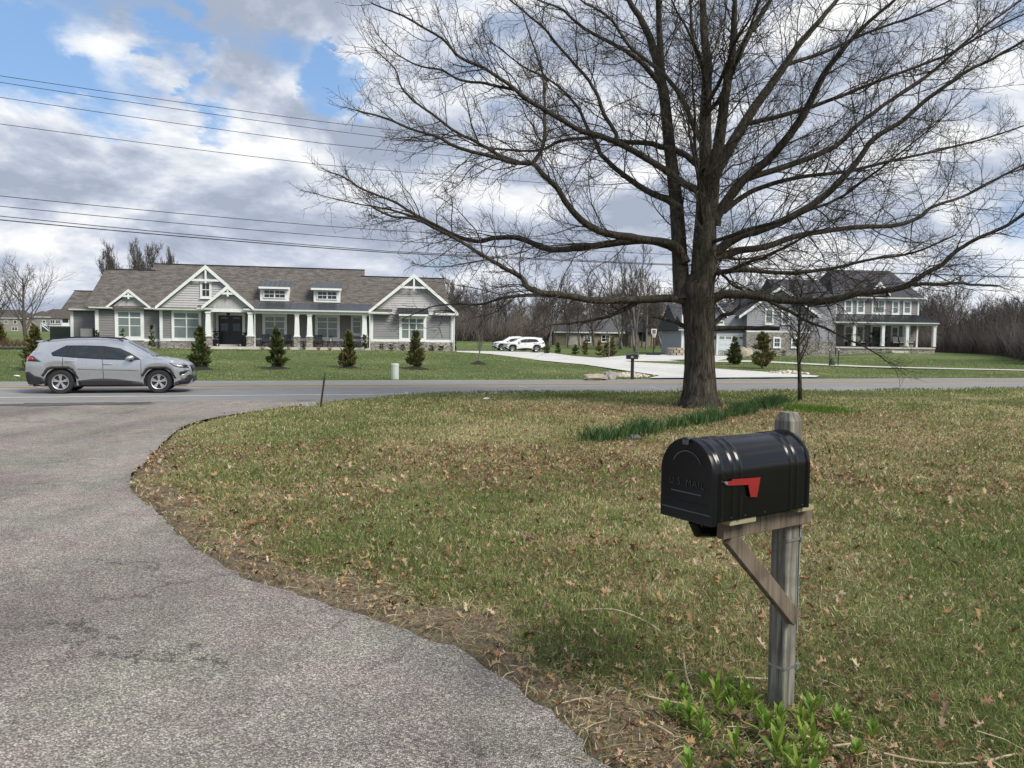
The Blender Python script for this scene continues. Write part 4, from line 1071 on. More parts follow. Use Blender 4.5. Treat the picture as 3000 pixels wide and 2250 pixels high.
        b = MB(); b.tube([tuple(p) for p in C], list(rr), 10); b.build('limb', M_bark, t, True, angle=70)
        if li in (15, 16): 
            for k in range(5):
                i = rg.integers(2, len(C)); branch(C[i], side_dir(np.array([0, 0, 1.]), 1.2, rg), .35, .007, 2, .05)
            continue
        secondary(C, rr, .16 if w0 > 10 else .06, .285, li)
    # limbs that come towards the eye and go away behind the trunk
    for k in range(11):
        z = rg.uniform(3.2, 8.0); a = rg.uniform(-.75, .75) + (math.pi if k % 3 else 0) + math.pi / 2
        p0 = P3(2060, 900, 0); p0 = np.array([rg.normal(0, .12), rg.normal(0, .05), z])
        el = rg.uniform(-.05, .35) + max(0, (z - 4) * .12)
        Lg = rg.uniform(3.5, 6.5)
        P, _ = wander(p0, np.array([math.cos(a) * math.cos(el), math.sin(a) * math.cos(el), math.sin(el)]), Lg, 14, .09, np.array([0, 0, .015]), rg)
        rr = np.linspace(.06, .012, len(P)); b = MB(); b.tube([tuple(p) for p in P], list(rr), 8); b.build('limb', M_bark, t, True, angle=70)
        secondary(P, rr, .1, .27, 99)
    # short epicormic shoots on the trunk
    for k in range(130):
        z = rg.uniform(2.6, 5.2); a = rg.uniform(0, 6.28); rad = .36 - .03 * (z - 2.6)
        branch(np.array([math.cos(a) * rad - .05, math.sin(a) * rad, z]), nrm(np.array([math.cos(a), math.sin(a), rg.uniform(-.7, .5)])), rg.uniform(.4, 1.1), .0075, 2, -.02)
    c = tw.build('crown', M_twig, t, True)
    print('oak twig faces', len(c.data.polygons))
build_oak()
# ------------------------------------------------------------------ houses
class House:
    def __init__(s, name, px, Y, theta, label, cat='house'):
        p = at_y(px, 1000, Y); s.P0 = Vector((p.x, p.y, 0)); s.th = theta
        s.u = Vector((math.cos(theta), math.sin(theta), 0)); s.v = Vector((-math.sin(theta), math.cos(theta), 0))
        s.e = empty(name, s.P0, theta, label, cat)
    def P(s, px, py, v=0.0):
        q = plane_hit(px, py, s.P0 + s.v * v, s.v) - s.P0
        return q.dot(s.u), q.z
    def U(s, px, v=0.0, py=950): return s.P(px, py, v)[0]
    def world(s, u, v, z): return s.P0 + s.u * u + s.v * v + Vector((0, 0, z))
    def rect(s, x0, y0, x1, y1, v=0.0):
        a, b = s.P(x0, y1, v), s.P(x1, y0, v); a2, b2 = s.P(x0, y0, v), s.P(x1, y1, v)
        return a[0], b[0], (a[1] + b2[1]) / 2, (a2[1] + b[1]) / 2      # u0,u1,z0,z1
    def lap(s, name, u0, u1, z0, z1, v, m, course=.2, clip=None, back=.25, parent=None):
        """lap siding, every course a tilted board that throws its own shadow; clip(z)->(u0,u1)"""
        b = MB(); z = z0
        while z < z1 - 1e-3:
            zt = min(z + course, z1)
            a0, a1 = clip(z) if clip else (u0, u1); c0, c1 = clip(zt) if clip else (u0, u1)
            if a1 - a0 > .01:
                b.quad((a0, v - .042, z), (a1, v - .042, z), (c1, v, zt), (c0, v, zt))
                b.quad((a0, v + .004, z), (a1, v + .004, z), (a1, v - .042, z), (a0, v - .042, z))
            z = zt
        if not clip:
            b.quad((u0, v, z0), (u0, v, z1), (u0, v + back, z1), (u0, v + back, z0)); b.quad((u1, v, z1), (u1, v, z0), (u1, v + back, z0), (u1, v + back, z1))
        return b.build(name, m, parent or s.e)
    def box(s, name, u0, u1, v0, v1, z0, z1, m, parent=None, bevel=0):
        return MB().box(u0, u1, v0, v1, z0, z1).build(name, m, parent or s.e, bevel=bevel)
    def window(s, u0, u1, z0, z1, v, cols=2, rows=((0, .44), (.44, .78), (.78, 1)), casing=.13, pane=None, grid=0, parent=None, fr=M_white, sill=True):
        """casing, mullions and rails proud of the wall; glass is one pane behind them"""
        b = MB(); c = casing; pr = .07
        b.box(u0, u0 + c, v - pr, v, z0, z1).box(u1 - c, u1, v - pr, v, z0, z1).box(u0 + c, u1 - c, v - pr, v, z1 - c * 1.15, z1).box(u0 + c, u1 - c, v - pr, v, z0, z0 + c)
        iu0, iu1, iz0, iz1 = u0 + c, u1 - c, z0 + c, z1 - c * 1.15
        cw = (iu1 - iu0) / cols
        for k in range(1, cols): b.box(iu0 + cw * k - .05, iu0 + cw * k + .05, v - pr + .006, v, iz0, iz1)
        for r in rows[1:]:
            z = iz0 + (iz1 - iz0) * r[0]; t = .045 if r[0] > .6 else .028
            for k in range(cols): b.box(iu0 + cw * k + (.05 if k else 0), iu0 + cw * (k + 1) - (.05 if k < cols - 1 else 0), v - pr + .014, v, z - t, z + t)
        for k in range(cols):
            for g in range(1, grid + 1):
                x = iu0 + cw * k + cw * g / (grid + 1); b.box(x - .013, x + .013, v - pr + .022, v - .026, iz0, iz1)
        f = b.build('window', fr, parent or s.e)
        MB().quad((iu0, v - .022, iz0), (iu1, v - .022, iz0), (iu1, v - .022, iz1), (iu0, v - .022, iz1)).build('pane', pane or M_pane, f)
        if sill: MB().box(u0 - .05, u1 + .05, v - pr - .05, v - .002, z0 - .06, z0 - .002).build('sill', fr, f)
        return f
    def roof(s, u0, u1, ve, ze, vr, zr, vb, zb, m, name='roof', th=.16, ridge=True):
        b = MB()
        b.prism([(u0, ve, ze), (u0, vr, zr), (u0, vb, zb), (u0, vb, zb - th), (u0, vr, zr - th * 1.3), (u0, ve, ze - th)], (u1 - u0, 0, 0))
        o = b.build(name, m, s.e)
        if ridge: MB().bar((u0 - .05, vr, zr + .012), (u1 + .05, vr, zr + .012), .30, .05).build('ridge_cap', M_shingle_dark, o)
        return o
    def gutter(s, u0, u1, v, z, name='gutter', h=.14):
        b = MB(); b.prism([(u0, v, z), (u0, v - .13, z), (u0, v - .11, z - h * .7), (u0, v - .05, z - h), (u0, v, z - h)], (u1 - u0, 0, 0))
        return b.build(name, M_white, s.e)
    def downspout(s, u, v, z1, z0, parent=None):
        b = MB(); b.tube([(u, v - .12, z1), (u, v - .10, z1 - .15), (u, v - .04, z1 - .35), (u, v - .04, z0 + .12), (u, v - .16, z0)], .042, 6)
        return b.build('downspout', M_white, parent or s.e, True)
    def gable(s, apex, left, vf, vb, wall, zwall, m_roof_, style='shake', right=None, braces=True, inset=.30, rake=.26):
        """front-facing gable: roof prism, rake boards, wall of its own and a collar brace; apex/left are (u, z)"""
        ua, za = apex; ul, zl = left; ur, zr = right or (2 * ua - ul, zl); th = .17
        g = MB().prism([(ul, vf, zl), (ua, vf, za), (ur, vf, zr), (ur, vf, zr - th), (ua, vf, za - th * 1.35), (ul, vf, zl - th)], (0, vb - vf, 0)).build('gable_roof', m_roof_, s.e)
        sl = (za - zl) / (ua - ul); sr = (za - zr) / (ur - ua)
        b = MB()
        b.prism([(ul - .03, vf - .07, zl + .02), (ua, vf - .07, za + .03), (ua, vf - .07, za + .03 - rake * 1.25), (ul - .03, vf - .07, zl + .02 - rake)], (0, .062, 0))
        b.prism([(ua, vf - .072, za + .03), (ur + .03, vf - .072, zr + .02), (ur + .03, vf - .072, zr + .02 - rake), (ua, vf - .072, za + .03 - rake * 1.25)], (0, .062, 0))
        b.build('rake_board', M_white, s.e)
        vw = vf + inset; top = za - th * 1.4
        cl = lambda z: (max(ul + .25, ua - max(0, (top - z)) / sl), min(ur - .25, ua + max(0, (top - z)) / sr))
        if style == 'shake': s.lap('gable_wall', 0, 0, zwall, top, vw, wall, .19, cl)
        else:
            pts = [(cl(zwall)[0], vw, zwall), (cl(zwall)[1], vw, zwall)]
            zs = np.linspace(zwall, top, 8)
            pts += [(cl(z)[1], vw, z) for z in zs[1:-1]] + [(ua, vw, top)] + [(cl(z)[0], vw, z) for z in zs[1:-1][::-1]]
            gw = MB().prism(pts, (0, .1, 0)); u = cl(zwall)[0] + .3
            while u < cl(zwall)[1]:
                zt = top - abs(u - ua) * (sl if u < ua else sr)
                if zt > zwall + .1: gw.box(u - .025, u + .025, vw - .025, vw - .002, zwall, zt)
                u += .3
            gw.build('gable_wall', wall, s.e)
        # frieze along the slope, on the wall
        fz = MB()
        for sg, e_, k in ((-1, ul, sl), (1, ur, sr)):
            fz.prism([(ua, vw - .05, top), (e_ - sg * .3, vw - .05, top - abs(e_ - sg * .3 - ua) * k), (e_ - sg * .3, vw - .05, top - abs(e_ - sg * .3 - ua) * k - .2), (ua, vw - .05, top - .26)], (0, .03, 0))
        fz.build('frieze', M_siding_light, s.e)
        if braces:
            h = (za - zl) * .34; zc = za - h; hw = h / sl
            c = MB(); c.bar((ua - hw * .96, vf + .0, zc - .05), (ua + hw * .96, vf + .0, zc - .05), .07, .17)
            c.build('gable_brace', M_white, s.e)
            MB().box(ua - .07, ua + .07, vf - .03, vf + .05, zc - .28, za - .3).build('king_post', M_white, s.e)
        return g
    def metal_roof(s, u0, u1, ve, ze, vt, zt, name='metal_roof', seam=.42, m=M_metalroof, th=.05):
        b = MB().prism([(u0, ve, ze), (u0, vt, zt), (u0, vt, zt - th), (u0, ve, ze - th)], (u1 - u0, 0, 0)); u = u0 + .02
        while u <= u1: b.bar((u, ve, ze + .015), (u, vt, zt + .015), .028, .04); u += seam
        return b.build(name, m, s.e)
    def column(s, u, v, z0, zs, z1, wt, wb, ws, stone=True):
        c = MB().frustum(u, v, zs, z1 - .12, wb / 2, wt / 2).frustum(u, v, z1 - .119, z1, wt / 2 + .05, wt / 2 + .05).frustum(u, v, zs - .001, zs + .05, wb / 2 + .03, wb / 2 + .03).build('column', M_white, s.e)
        if stone:
            MB().frustum(u, v, z0, zs - .07, ws / 2, ws / 2).build('stone_base', M_stone, c)
            MB().frustum(u, v, zs - .068, zs - .003, ws / 2 + .05, ws / 2 + .05).build('stone_cap', M_step, c)
        return c

def build_house_a():
    H = House('grey_house', 676, 64, R(12), 'long single storey grey house with stone base and white trim beyond the lawn')
    e = H.e; G = .72
    rz = lambda px, py, v: H.P(px, py, v)[1]
    zE = rz(460, 903, -.9); ve = -.9
    # common roof plane
    zR = .5 * (rz(453, 771, 6.0) + rz(1068, 792, 6.0)); vR = 6.0; pit = (zR - zE) / (vR - ve)
    uL, uR_ = H.U(453, vR, 770), H.U(1068, vR, 792)
    H.roof(uL, uR_, ve, zE, vR, zR, 13.5, zE, M_shingle)
    def part_roof(px0, px1, py, name='roof'):
        v = 4.8
        for _ in range(8): z = .5 * (rz(px0, py[0], v) + rz(px1, py[1], v)); v = ve + (z - zE) / pit
        return v, z
    v2, z2 = part_roof(309, 440, (788, 791)); ul2 = H.U(309, v2, 788)
    H.roof(ul2, uL + .3, ve - .012, zE - .008, v2, z2, 2 * v2 - ve, zE, M_shingle)
    v3, z3 = part_roof(1073, 1289, (809, 816)); ur3 = H.U(1300, v3, 816)
    H.roof(uR_ - .3, ur3, ve + .3, zE + .3 * pit - .01, v3, z3, 2 * v3 - ve, zE, M_shingle)
    # small far-left wing
    vw = 1.6; a = H.P(283, 905, vw - .4); zE1 = rz(240, 905, vw - .4); vr1 = 4.4; zr1 = rz(240, 852, vr1)
    H.roof(H.U(219, vr1, 851), ul2 + 1.0, vw - .4, zE1, vr1, zr1, 2 * vr1 - vw, zE1, M_shingle)
    H.lap('wall', H.U(209, vw), H.U(290, vw), G, zE1 - .1, vw, M_siding, back=5); H.gutter(H.U(203, vw - .4), H.U(284, vw - .4), vw - .42, zE1)
    H.box('corner_board', H.U(207, vw), H.U(216, vw), vw - .06, vw + .1, G, zE1 - .12, M_white)
    # left section with the small gable
    v = -.45; u0, u1 = H.U(281, v), H.U(470, v); zt = zE - .12; zs = rz(400, 998, v)
    H.lap('wall', u0, u1, zs, zt, v, M_siding, back=6)
    H.box('skirt_board', u0 - .05, u1, v - .07, v - .002, zs - .05, zs + .17, M_white); H.box('stone_wainscot', u0 - .04, u1, v - .12, v + .1, G - .3, zs - .052, M_stone)
    H.box('corner_board', u0 - .04, u0 + .22, v - .07, v + .08, zs + .17, zt, M_white)
    H.gutter(u0 - .35, H.U(330, ve), ve - .02, zE + .02); H.gutter(H.U(424, ve), u1 + .1, ve - .02, zE + .02)
    wu0, wu1, wz0, wz1 = H.rect(338, 904, 422, 995, v)
    H.window(wu0, wu1, wz0, wz1, v - .046, casing=.26)
    ap, lf = H.P(376, 848, -.95), H.P(312, 898, -.95)
    H.gable(ap, lf, -.95, ve + (ap[1] - zE) / pit + .5, M_siding_light, wz1 + .01, M_shingle, 'batten', inset=.3, rake=.2)
    # section under the big gable
    v = -1.0; u0, u1 = H.U(469, v), H.U(604, v); zs = rz(540, 998, v)
    H.lap('wall', u0, u1, zs, zt, v, M_siding, back=2.0)
    H.box('skirt_board', u0, u1, v - .07, v - .002, zs - .05, zs + .17, M_white); H.box('stone_wainscot', u0, u1, v - .12, v + .1, G - .3, zs - .052, M_stone)
    H.box('corner_board', u0 - .02, u0 + .2, v - .07, v + .08, zs + .17, zt, M_white)
    H.window(*H.rect(504, 909, 590, 997, v), v - .046, casing=.2)
    H.downspout(u0 - .12, -.5, zE - .05, G + .02)
    ap, lf = H.P(602, 777, -1.5), H.P(456, 898, -1.5); vf = -1.5
    big = H.gable(ap, lf, vf, ve + (ap[1] - zE) / pit + .6, M_siding_light, zE + .1, M_shingle, 'shake', inset=.3)
    gw = H.rect(587, 823, 620, 874, vf + .3)
    H.window(*gw, vf + .25, cols=1, rows=((0, .5), (.5, 1)), casing=.17, pane=M_panedark, grid=1)
    # pent strip below the gable with its gutter
    pu1 = H.U(640, -1.6)
    MB().prism([(u0 - .3, -1.55, zE - .06), (u0 - .3, -.95, zE + .26), (u0 - .3, -.95, zE - .1)], (pu1 - u0 + .3, 0, 0)).build('pent_roof', M_shingle, e)
    H.gutter(u0 - .35, H.U(600, -1.6), -1.56, zE - .02); H.box('soffit', u0 - .3, pu1, -1.5, -.9, zE - .17, zE - .12, M_white)
    # entry porch gable
    vf = -2.75; ap, lf = H.P(667, 836, vf), H.P(591, 899, vf); zb = H.P(667, 905, vf)[1]
    H.gable(ap, lf, vf, ve + (ap[1] - zE) / pit + 1.2, M_siding_light, zb, M_shingle, 'batten', inset=.35)
    bu0, bu1 = H.U(619, vf), H.U(718, vf); zbeam = H.P(667, 914, vf)[1]
    H.box('porch_beam', bu0 - .35, bu1 + .75, vf + .32, vf + .7, zbeam, zb + .02, M_white)
    H.box('porch_ceiling', bu0 - .3, bu1 + .8, vf + .7, 0, zb - .12, zb - .02, M_white)
    for px0, px1 in ((576, 621), (713, 751)):
        H.gutter(H.U(px0, vf), H.U(px1, vf), vf + .15, zb + .06, h=.18)
        MB().prism([(H.U(px0, vf), vf + .12, zb + .07), (H.U(px0, vf), vf + .7, zb + .30), (H.U(px0, vf), vf + .7, zb + .03)], (H.U(px1, vf) - H.U(px0, vf), 0, 0)).build('eave_return', M_shingle, e)
    vc = -2.4; zfl = H.P(667, 1015, vc)[1]
    for c0, c1, s0, s1 in ((602, 619, 600.5, 620.5), (725.5, 743.5, 723, 745.5)):
        uc = H.U((c0 + c1) / 2, vc, 960); wb = H.U(c1, vc, 980) - H.U(c0, vc, 980); ws = H.U(s1, vc) - H.U(s0, vc)
        H.column(uc, vc, zfl, H.P(c0, 984, vc)[1], zbeam, wb * .72, wb, ws)
    H.downspout(H.U(747, vc), vc - .1, zb - .05, G)
    # porch wall, floor, doors
    v = 0.0; pu0, pu1 = H.U(600, v), H.U(1092, v); zs = rz(860, 997, v)
    H.lap('wall', pu0, pu1, zfl, zE - .1, v, M_siding, back=5)
    H.box('skirt_board', H.U(748, v), pu1, v - .07, v - .018, zs - .02, zs + .17, M_white); H.box('stone_wainscot', H.U(748, v), pu1, v - .12, v - .004, zfl, zs - .022, M_stone)
    H.box('corner_board', H.U(619, -.9, 960), H.U(624.5, -.9, 960), -1.0, -.02, zfl, zbeam + .1, M_white)
    H.box('porch_floor', H.U(600, -2.8), H.U(1086, -2.8), -2.85, v, G - .4, zfl - .001, M_step)
    du0, du1, dz0, dz1 = H.rect(641, 924, 710, 1008, v)
    dz0 = zfl + .16
    fr = MB(); fr.box(du0 - .22, du0, v - .09, v - .017, dz0, dz1 + .2).box(du1, du1 + .22, v - .09, v - .017, dz0, dz1 + .2).box(du0, du1, v - .09, v - .017, dz1, dz1 + .2)
    fr.build('door_frame', M_white, e)
    um = (du0 + du1) / 2; md = mat('black_door', (.007, .008, .014), (.005, .006, .010), 3, .35)
    for q0, q1, hs in ((du0, um - .01, 1), (um + .01, du1, -1)):
        d = MB().box(q0, q1, v - .06, v - .018, dz0, dz1); w_ = q1 - q0; hgt = dz1 - dz0
        for z0_, z1_ in ((.06, .40), (.44, .74), (.86, .96)):
            a0, a1 = q0 + w_ * .14, q1 - w_ * .14; zz0, zz1 = dz0 + hgt * z0_, dz0 + hgt * z1_
            d.box(a0, a1, v - .074, v - .058, zz0, zz0 + .05).box(a0, a1, v - .074, v - .058, zz1 - .05, zz1).box(a0, a0 + .05, v - .074, v - .058, zz0 + .05, zz1 - .05).box(a1 - .05, a1, v - .074, v - .058, zz0 + .05, zz1 - .05)
        dr = d.build('door', md, e)
        gq = MB().box(q0 + w_ * .2, q1 - w_ * .2, v - .066, v - .058, dz0 + hgt * .46, dz0 + hgt * .73).box(q0 + w_ * .2, q1 - w_ * .2, v - .066, v - .058, dz0 + hgt * .87, dz0 + hgt * .95)
        gq.build('door_pane', mat('door_glass', (.05, .07, .11), (.03, .045, .075), 1, .1), dr)
        MB().bar((q0 + w_ * .5, v - .075, dz0 + hgt * .46), (q0 + w_ * .5, v - .075, dz0 + hgt * .73), .025, .012).bar((q0 + w_ * .2, v - .075, dz0 + hgt * .6), (q1 - w_ * .2, v - .075, dz0 + hgt * .6), .012, .025).build('door_grille', md, dr)
        hx = um - hs * .09; MB().tube([(hx, v - .06, dz0 + 1.0), (hx, v - .12, dz0 + 1.03), (hx, v - .12, dz0 + 1.27), (hx, v - .06, dz0 + 1.3)], .014, 6).build('handle', M_black, dr, True)
    MB().tube([(um, -1.2, zb - .1), (um, -1.2, dz1 + .30)], .015, 6).frustum(um, -1.2, dz1 - .02, dz1 + .30, .10, .16).build('hanging_lamp', M_black, e)
    sx0, sx1 = H.U(637, -3), H.U(707, -3)
    H.box('step', du0 - .1, du1 + .1, -.75, -.02, zfl, zfl + .15, M_step)
    H.box('step', sx0 - .1, sx1 + .1, -3.25, -2.86, G - .3, zfl - .2, M_step)
    for r_ in ((769, 919, 841, 996), (923, 921, 996, 996.5)): H.window(*H.rect(*r_, v), v - .046, casing=.24)
    H.window(*H.rect(1028, 924, 1063, 983, v), v - .02, cols=1, casing=.2)
    # metal porch roof, gutter, columns
    zt_, ztt = H.P(900, 909, -2.75)[1], H.P(900, 888, -.55)[1]
    H.metal_roof(H.U(738, -2.0, 890), H.U(1090, -2.4), -2.8, zt_, -.5, ztt, seam=.58)
    H.gutter(H.U(745, -2.8), H.U(1084, -2.8), -2.78, zt_ + .02, h=.16)
    zb2 = H.P(900, 921, -2.4)[1]
    H.box('porch_beam', H.U(746, -2.4), H.U(1088, -2.4), -2.62, -2.2, zb2, zt_ - .13, M_white); H.box('porch_ceiling', H.U(746, -2.4), H.U(1088, -2.4), -2.2, -.02, zb2 + .1, zb2 + .16, M_white)
    for c0, c1, s0, s1 in ((862.5, 878, 861.5, 879.5), (899, 915.5, 898, 916.5), (1060, 1076, 1058.5, 1077)):
        uc = H.U((c0 + c1) / 2, vc, 960); wb = H.U(c1, vc, 980) - H.U(c0, vc, 980); ws = H.U(s1, vc) - H.U(s0, vc)
        H.column(uc, vc, zfl, H.P(c0, 985.5, vc)[1], zb2, wb * .72, wb, ws)
    # right wing
    v = -2.3; u0, u1 = H.U(1086, v), H.U(1327, v); zs = rz(1200, 1000, v); ztr = rz(1200, 922, v)
    M_rs = mat('mid_grey_siding', (.235, .235, .24), (.21, .21, .215), 1.5, .7)
    H.lap('wall', u0, u1, zs, ztr, v, M_rs, back=10)
    H.box('skirt_board', u0 - .03, u1 + .03, v - .07, v - .002, zs - .05, zs + .17, M_white); H.box('stone_wainscot', u0 - .04, u1 + .04, v - .12, v + 8, G - .4, zs - .052, M_stone)
    for q in (u0 - .04, u1 - .2): H.box('corner_board', q, q + .24, v - .07, v + .1, zs + .17, ztr, M_white)
    H.box('band_board', u0, u1, v - .075, v - .002, ztr, ztr + .2, M_white)
    vf = v - .55; ap, lf, rt = H.P(1211, 803, vf), H.P(1081, 909, vf), H.P(1341, 917, vf)
    half = (rt[0] - lf[0]) / 2; zlow = .5 * (lf[1] + rt[1]); ap = ((lf[0] + rt[0]) / 2, ap[1])
    H.gable(ap, (lf[0], zlow), vf, 9, M_siding_light, ztr + .19, M_shingle, 'shake', right=(rt[0], zlow), inset=.5)
    for q0, q1 in ((lf[0] - .05, lf[0] + 1.9), (rt[0] - 1.9, rt[0] + .05)):
        H.gutter(q0, q1, vf - .02, zlow - .08, h=.2); MB().prism([(q0, vf - .05, zlow - .07), (q0, vf + .5, zlow + .22), (q0, vf + .5, zlow - .12)], (q1 - q0, 0, 0)).build('eave_return', M_shingle, e)
    H.window(*H.rect(1169, 925, 1249, 999, v), v - .02, cols=3, casing=.24)
    aw = H.rect(1166, 903, 1255, 919, v - .5)
    H.metal_roof(aw[0], aw[1], v - .85, aw[2], v - .05, H.P(1210, 903, v)[1], 'awning_roof', .36)
    H.box('awning_fascia', aw[0] + .05, aw[1] - .05, v - .85, v - .72, aw[2] - .2, aw[2] - .06, M_white); H.box('awning_soffit', aw[0] + .1, aw[1] - .1, v - .72, v - .01, aw[2] - .16, aw[2] - .1, M_white)
    H.downspout(u0 - .1, v - .4, zlow - .25, G - .05); H.downspout(u1 + .06, v - .3, zlow - .25, G - .1)
    # dormers
    for r_, rf in (((762, 843, 846, 882), (758, 822, 850, 842)), ((919, 847, 997, 886), (911, 828, 1001, 847))):
        vd = .4
        for _ in range(8): z0 = H.P(r_[0], r_[3], vd)[1]; vd = ve + (z0 - zE) / pit - .1
        u0, u1, z0, z1 = H.rect(*r_, vd)
        d = MB().box(u0, u1, vd, vd + 3.2, z0, z1).build('dormer', M_white, e)
        w0, w1, y0, y1 = H.rect(r_[0] + 10, r_[1] + 6, r_[2] - 9, r_[3] - 8, vd)
        H.window(w0, w1, y0, y1, vd - .005, cols=2, rows=((0, .5), (.5, 1)), casing=.07, pane=M_panedark, grid=1, parent=d, sill=False)
        q0, q1 = H.U(rf[0], vd - .3, 840), H.U(rf[2], vd - .3, 840); zt2 = H.P(rf[0], rf[1], vd + 1.5)[1]
        mr = MB().prism([(q0, vd - .4, z1 + .06), (q0, vd + 1.6, zt2), (q0, vd + 1.6, zt2 - .05), (q0, vd - .4, z1 + .005)], (q1 - q0, 0, 0)); u = q0 + .02
        while u < q1: mr.bar((u, vd - .4, z1 + .075), (u, vd + 1.6, zt2 + .015), .03, .04); u += .4
        mr.build('dormer_roof', M_metalroof, d)
        MB().box(q0, q1, vd - .43, vd - .405, z1 - .12, z1 + .05).build('dormer_fascia', M_white, d)
    # mulch bed along the front
    H.box('mulch_bed', H.U(232, -1.5), H.U(1120, -3.9), -4.3, -.5, G - .6, G + .03, M_mulch).name = 'planting_bed'
    return H, zfl
HA, ZFL_A = build_house_a()

def build_house_b():
    H = House('two_storey_house', 2567, 94, R(4), 'two storey blue-grey house with metal porch roof and stone base on the right')
    e = H.e; rz = lambda px, py, v: H.P(px, py, v)[1]
    Mb, Mg = M_blue_siding, M_grey_house
    G = .35
    # main block
    v = 0; u0, u1 = H.U(2446, v), H.U(2689, v); ze = rz(2567, 873, v); zfl = rz(2600, 1017, -2.6); zp = rz(2567, 923, v)
    H.lap('wall', u0, u1, .3, ze - .1, v, Mg, .2, back=9)
    for q in (u0 - .03, u1 - .16): H.box('corner_board', q, q + .2, v - .07, v + .1, zfl, ze - .1, M_white)
    MB().prism([(u0, v - .02, .3), (u0, v - .02, ze), (u0, 9, ze), (u0, 9, .3)], (-.06, 0, 0)).build('wall', Mb, e)
    # hip roof
    vr = 4.6; zr = .5 * (rz(2411, 790, vr) + rz(2607, 793, vr)); r0, r1 = H.U(2430, vr, 790), H.U(2607, vr, 793); o = .5
    b = MB(); A = [(u0 - o, -o, ze), (u1 + o, -o, ze), (u1 + o, 9.5, ze), (u0 - o, 9.5, ze), (r0, vr, zr), (r1, vr, zr)]
    b.add(A, [(0, 1, 5, 4), (1, 2, 5), (2, 3, 4, 5), (3, 0, 4), (3, 2, 1, 0)]); b.build('roof', M_shingle_dark, e)
    H.gutter(u0 - o, u1 + o, -o + .01, ze + .06, h=.2); H.box('frieze', u0, u1, v - .05, v - .018, ze - .32, ze - .11, M_white)
    W2 = ((2472, 876, 2498, 919), (2508, 876, 2534, 919), (2552, 874, 2594, 920), (2611, 879, 2635, 921), (2644, 880, 2670, 921))
    for i, r_ in enumerate(W2):
        H.window(*H.rect(*r_, v), v - .02, cols=2 if i == 2 else 1, rows=((0, .5), (.5, 1)), casing=.2, grid=1 if i == 2 else 0)
    vf = -.9; H.gable(H.P(2578.5, 825, vf), H.P(2546, 862, vf), vf, 3.5, Mg, H.P(2578, 866, vf)[1], M_shingle_dark, 'batten', inset=.5, rake=.22)
    # porch
    vc = -2.9; pl, pr = H.U(2489, vc - .4), H.U(2751, vc - .4); zE = rz(2620, 945, vc - .4); zT = rz(2567, 922, 0)
    mr = MB(); q0 = H.U(2450, 0, 922); q1 = H.U(2690, 0, 922)
    mr.add([(pl - 1.9, vc - .4, zE), (pr, vc - .4, zE), (q1, -.02, zT), (q0, -.02, zT), (pl - 1.9, vc - .4, zE - .06), (pr, vc - .4, zE - .06), (q1, -.02, zT - .06), (q0, -.02, zT - .06), (pr, 3.0, zE), (q1 + .3, 3.0, zT)],
           [(0, 1, 2, 3), (4, 7, 6, 5), (0, 4, 5, 1), (1, 8, 9, 2)])
    n = 34
    for k in range(n + 1):
        f = k / n; mr.bar((pl - 1.9 + (pr - pl + 1.9) * f, vc - .4, zE + .03), (q0 + (q1 - q0) * f, -.02, zT + .03), .035, .06)
    mr.build('porch_roof', mat('porch_metal', (.11, .115, .125), (.09, .095, .105), 1, .32, .75), e)
    H.gutter(pl - 1.9, pr, vc - .38, zE + .02, h=.17)
    zb = rz(2620, 953, vc)
    H.box('porch_beam', pl - .2, pr - .25, vc - .12, vc + .14, zb, zE - .1, M_white); H.box('porch_ceiling', pl - 1.0, pr - .2, vc + .14, -.02, zb + .08, zb + .14, M_white)
    for px in (2500.5, 2585.5, 2656, 2736):
        u = H.U(px, vc, 990); H.column(u, vc, zfl, zfl + .12, zb, .34, .36, 0, stone=False)
    H.box('porch_floor', H.U(2450, vc - .2), H.U(2742, vc - .2), vc - .3, -.02, zfl - .2, zfl, M_step)
    H.box('porch_base', H.U(2452, vc - .15), H.U(2741, vc - .15), vc - .2, -.03, .0, zfl - .201, M_stone)
    s0, s1 = H.U(2622, vc - .6), H.U(2658, vc - .6)
    for k in range(3): H.box('step', s0 - .25, s1 + .2, vc - .3 - .35 * (k + 1), vc - .301 - .35 * k, .0, zfl - .2 - .2 * (k + 1), M_step)
    MB().tube([(s1 + .2, vc - .35, zfl), (s1 + .2, vc - .35, zfl + .85), (s1 + .2, vc - 1.3, zfl - .1), (s1 + .2, vc - 1.3, .3)], .025, 6).build('handrail', M_black, e)
    for r_ in ((2471, 953, 2499, 1000), (2506, 953, 2532, 1000), (2608, 955, 2633, 1001), (2642, 955, 2667, 1001)): H.window(*H.rect(*r_, v), v - .02, cols=1, rows=((0, .5), (.5, 1)), casing=.18)
    d0, d1, z0, z1 = H.rect(2553, 958, 2580, 1012, v); z0 = zfl + .05
    b = MB(); b.box(d0 - .2, d0, -.1, -.018, z0, z1 + .2).box(d1, d1 + .2, -.1, -.018, z0, z1 + .2).box(d0, d1, -.1, -.018, z1, z1 + .2); b.build('door_frame', M_white, e)
    td = mat('teal_door', (.035, .055, .065), (.028, .045, .055), 3, .45)
    d = MB().box(d0, d1, -.07, -.018, z0, z1).box(d0 + .15, d1 - .15, -.085, -.069, z0 + .15, z0 + .8).box(d0 + .15, d1 - .15, -.085, -.069, z0 + .95, z1 - .5).build('door', td, e)
    MB().box(d0 + .2, d1 - .2, -.078, -.069, z1 - .38, z1 - .14).build('door_pane', M_pane, d)
    ring = [((d0 + d1) / 2 + .28 * math.cos(a), -.12, z0 + 1.45 + .28 * math.sin(a)) for a in np.linspace(0, 2 * math.pi, 20)]
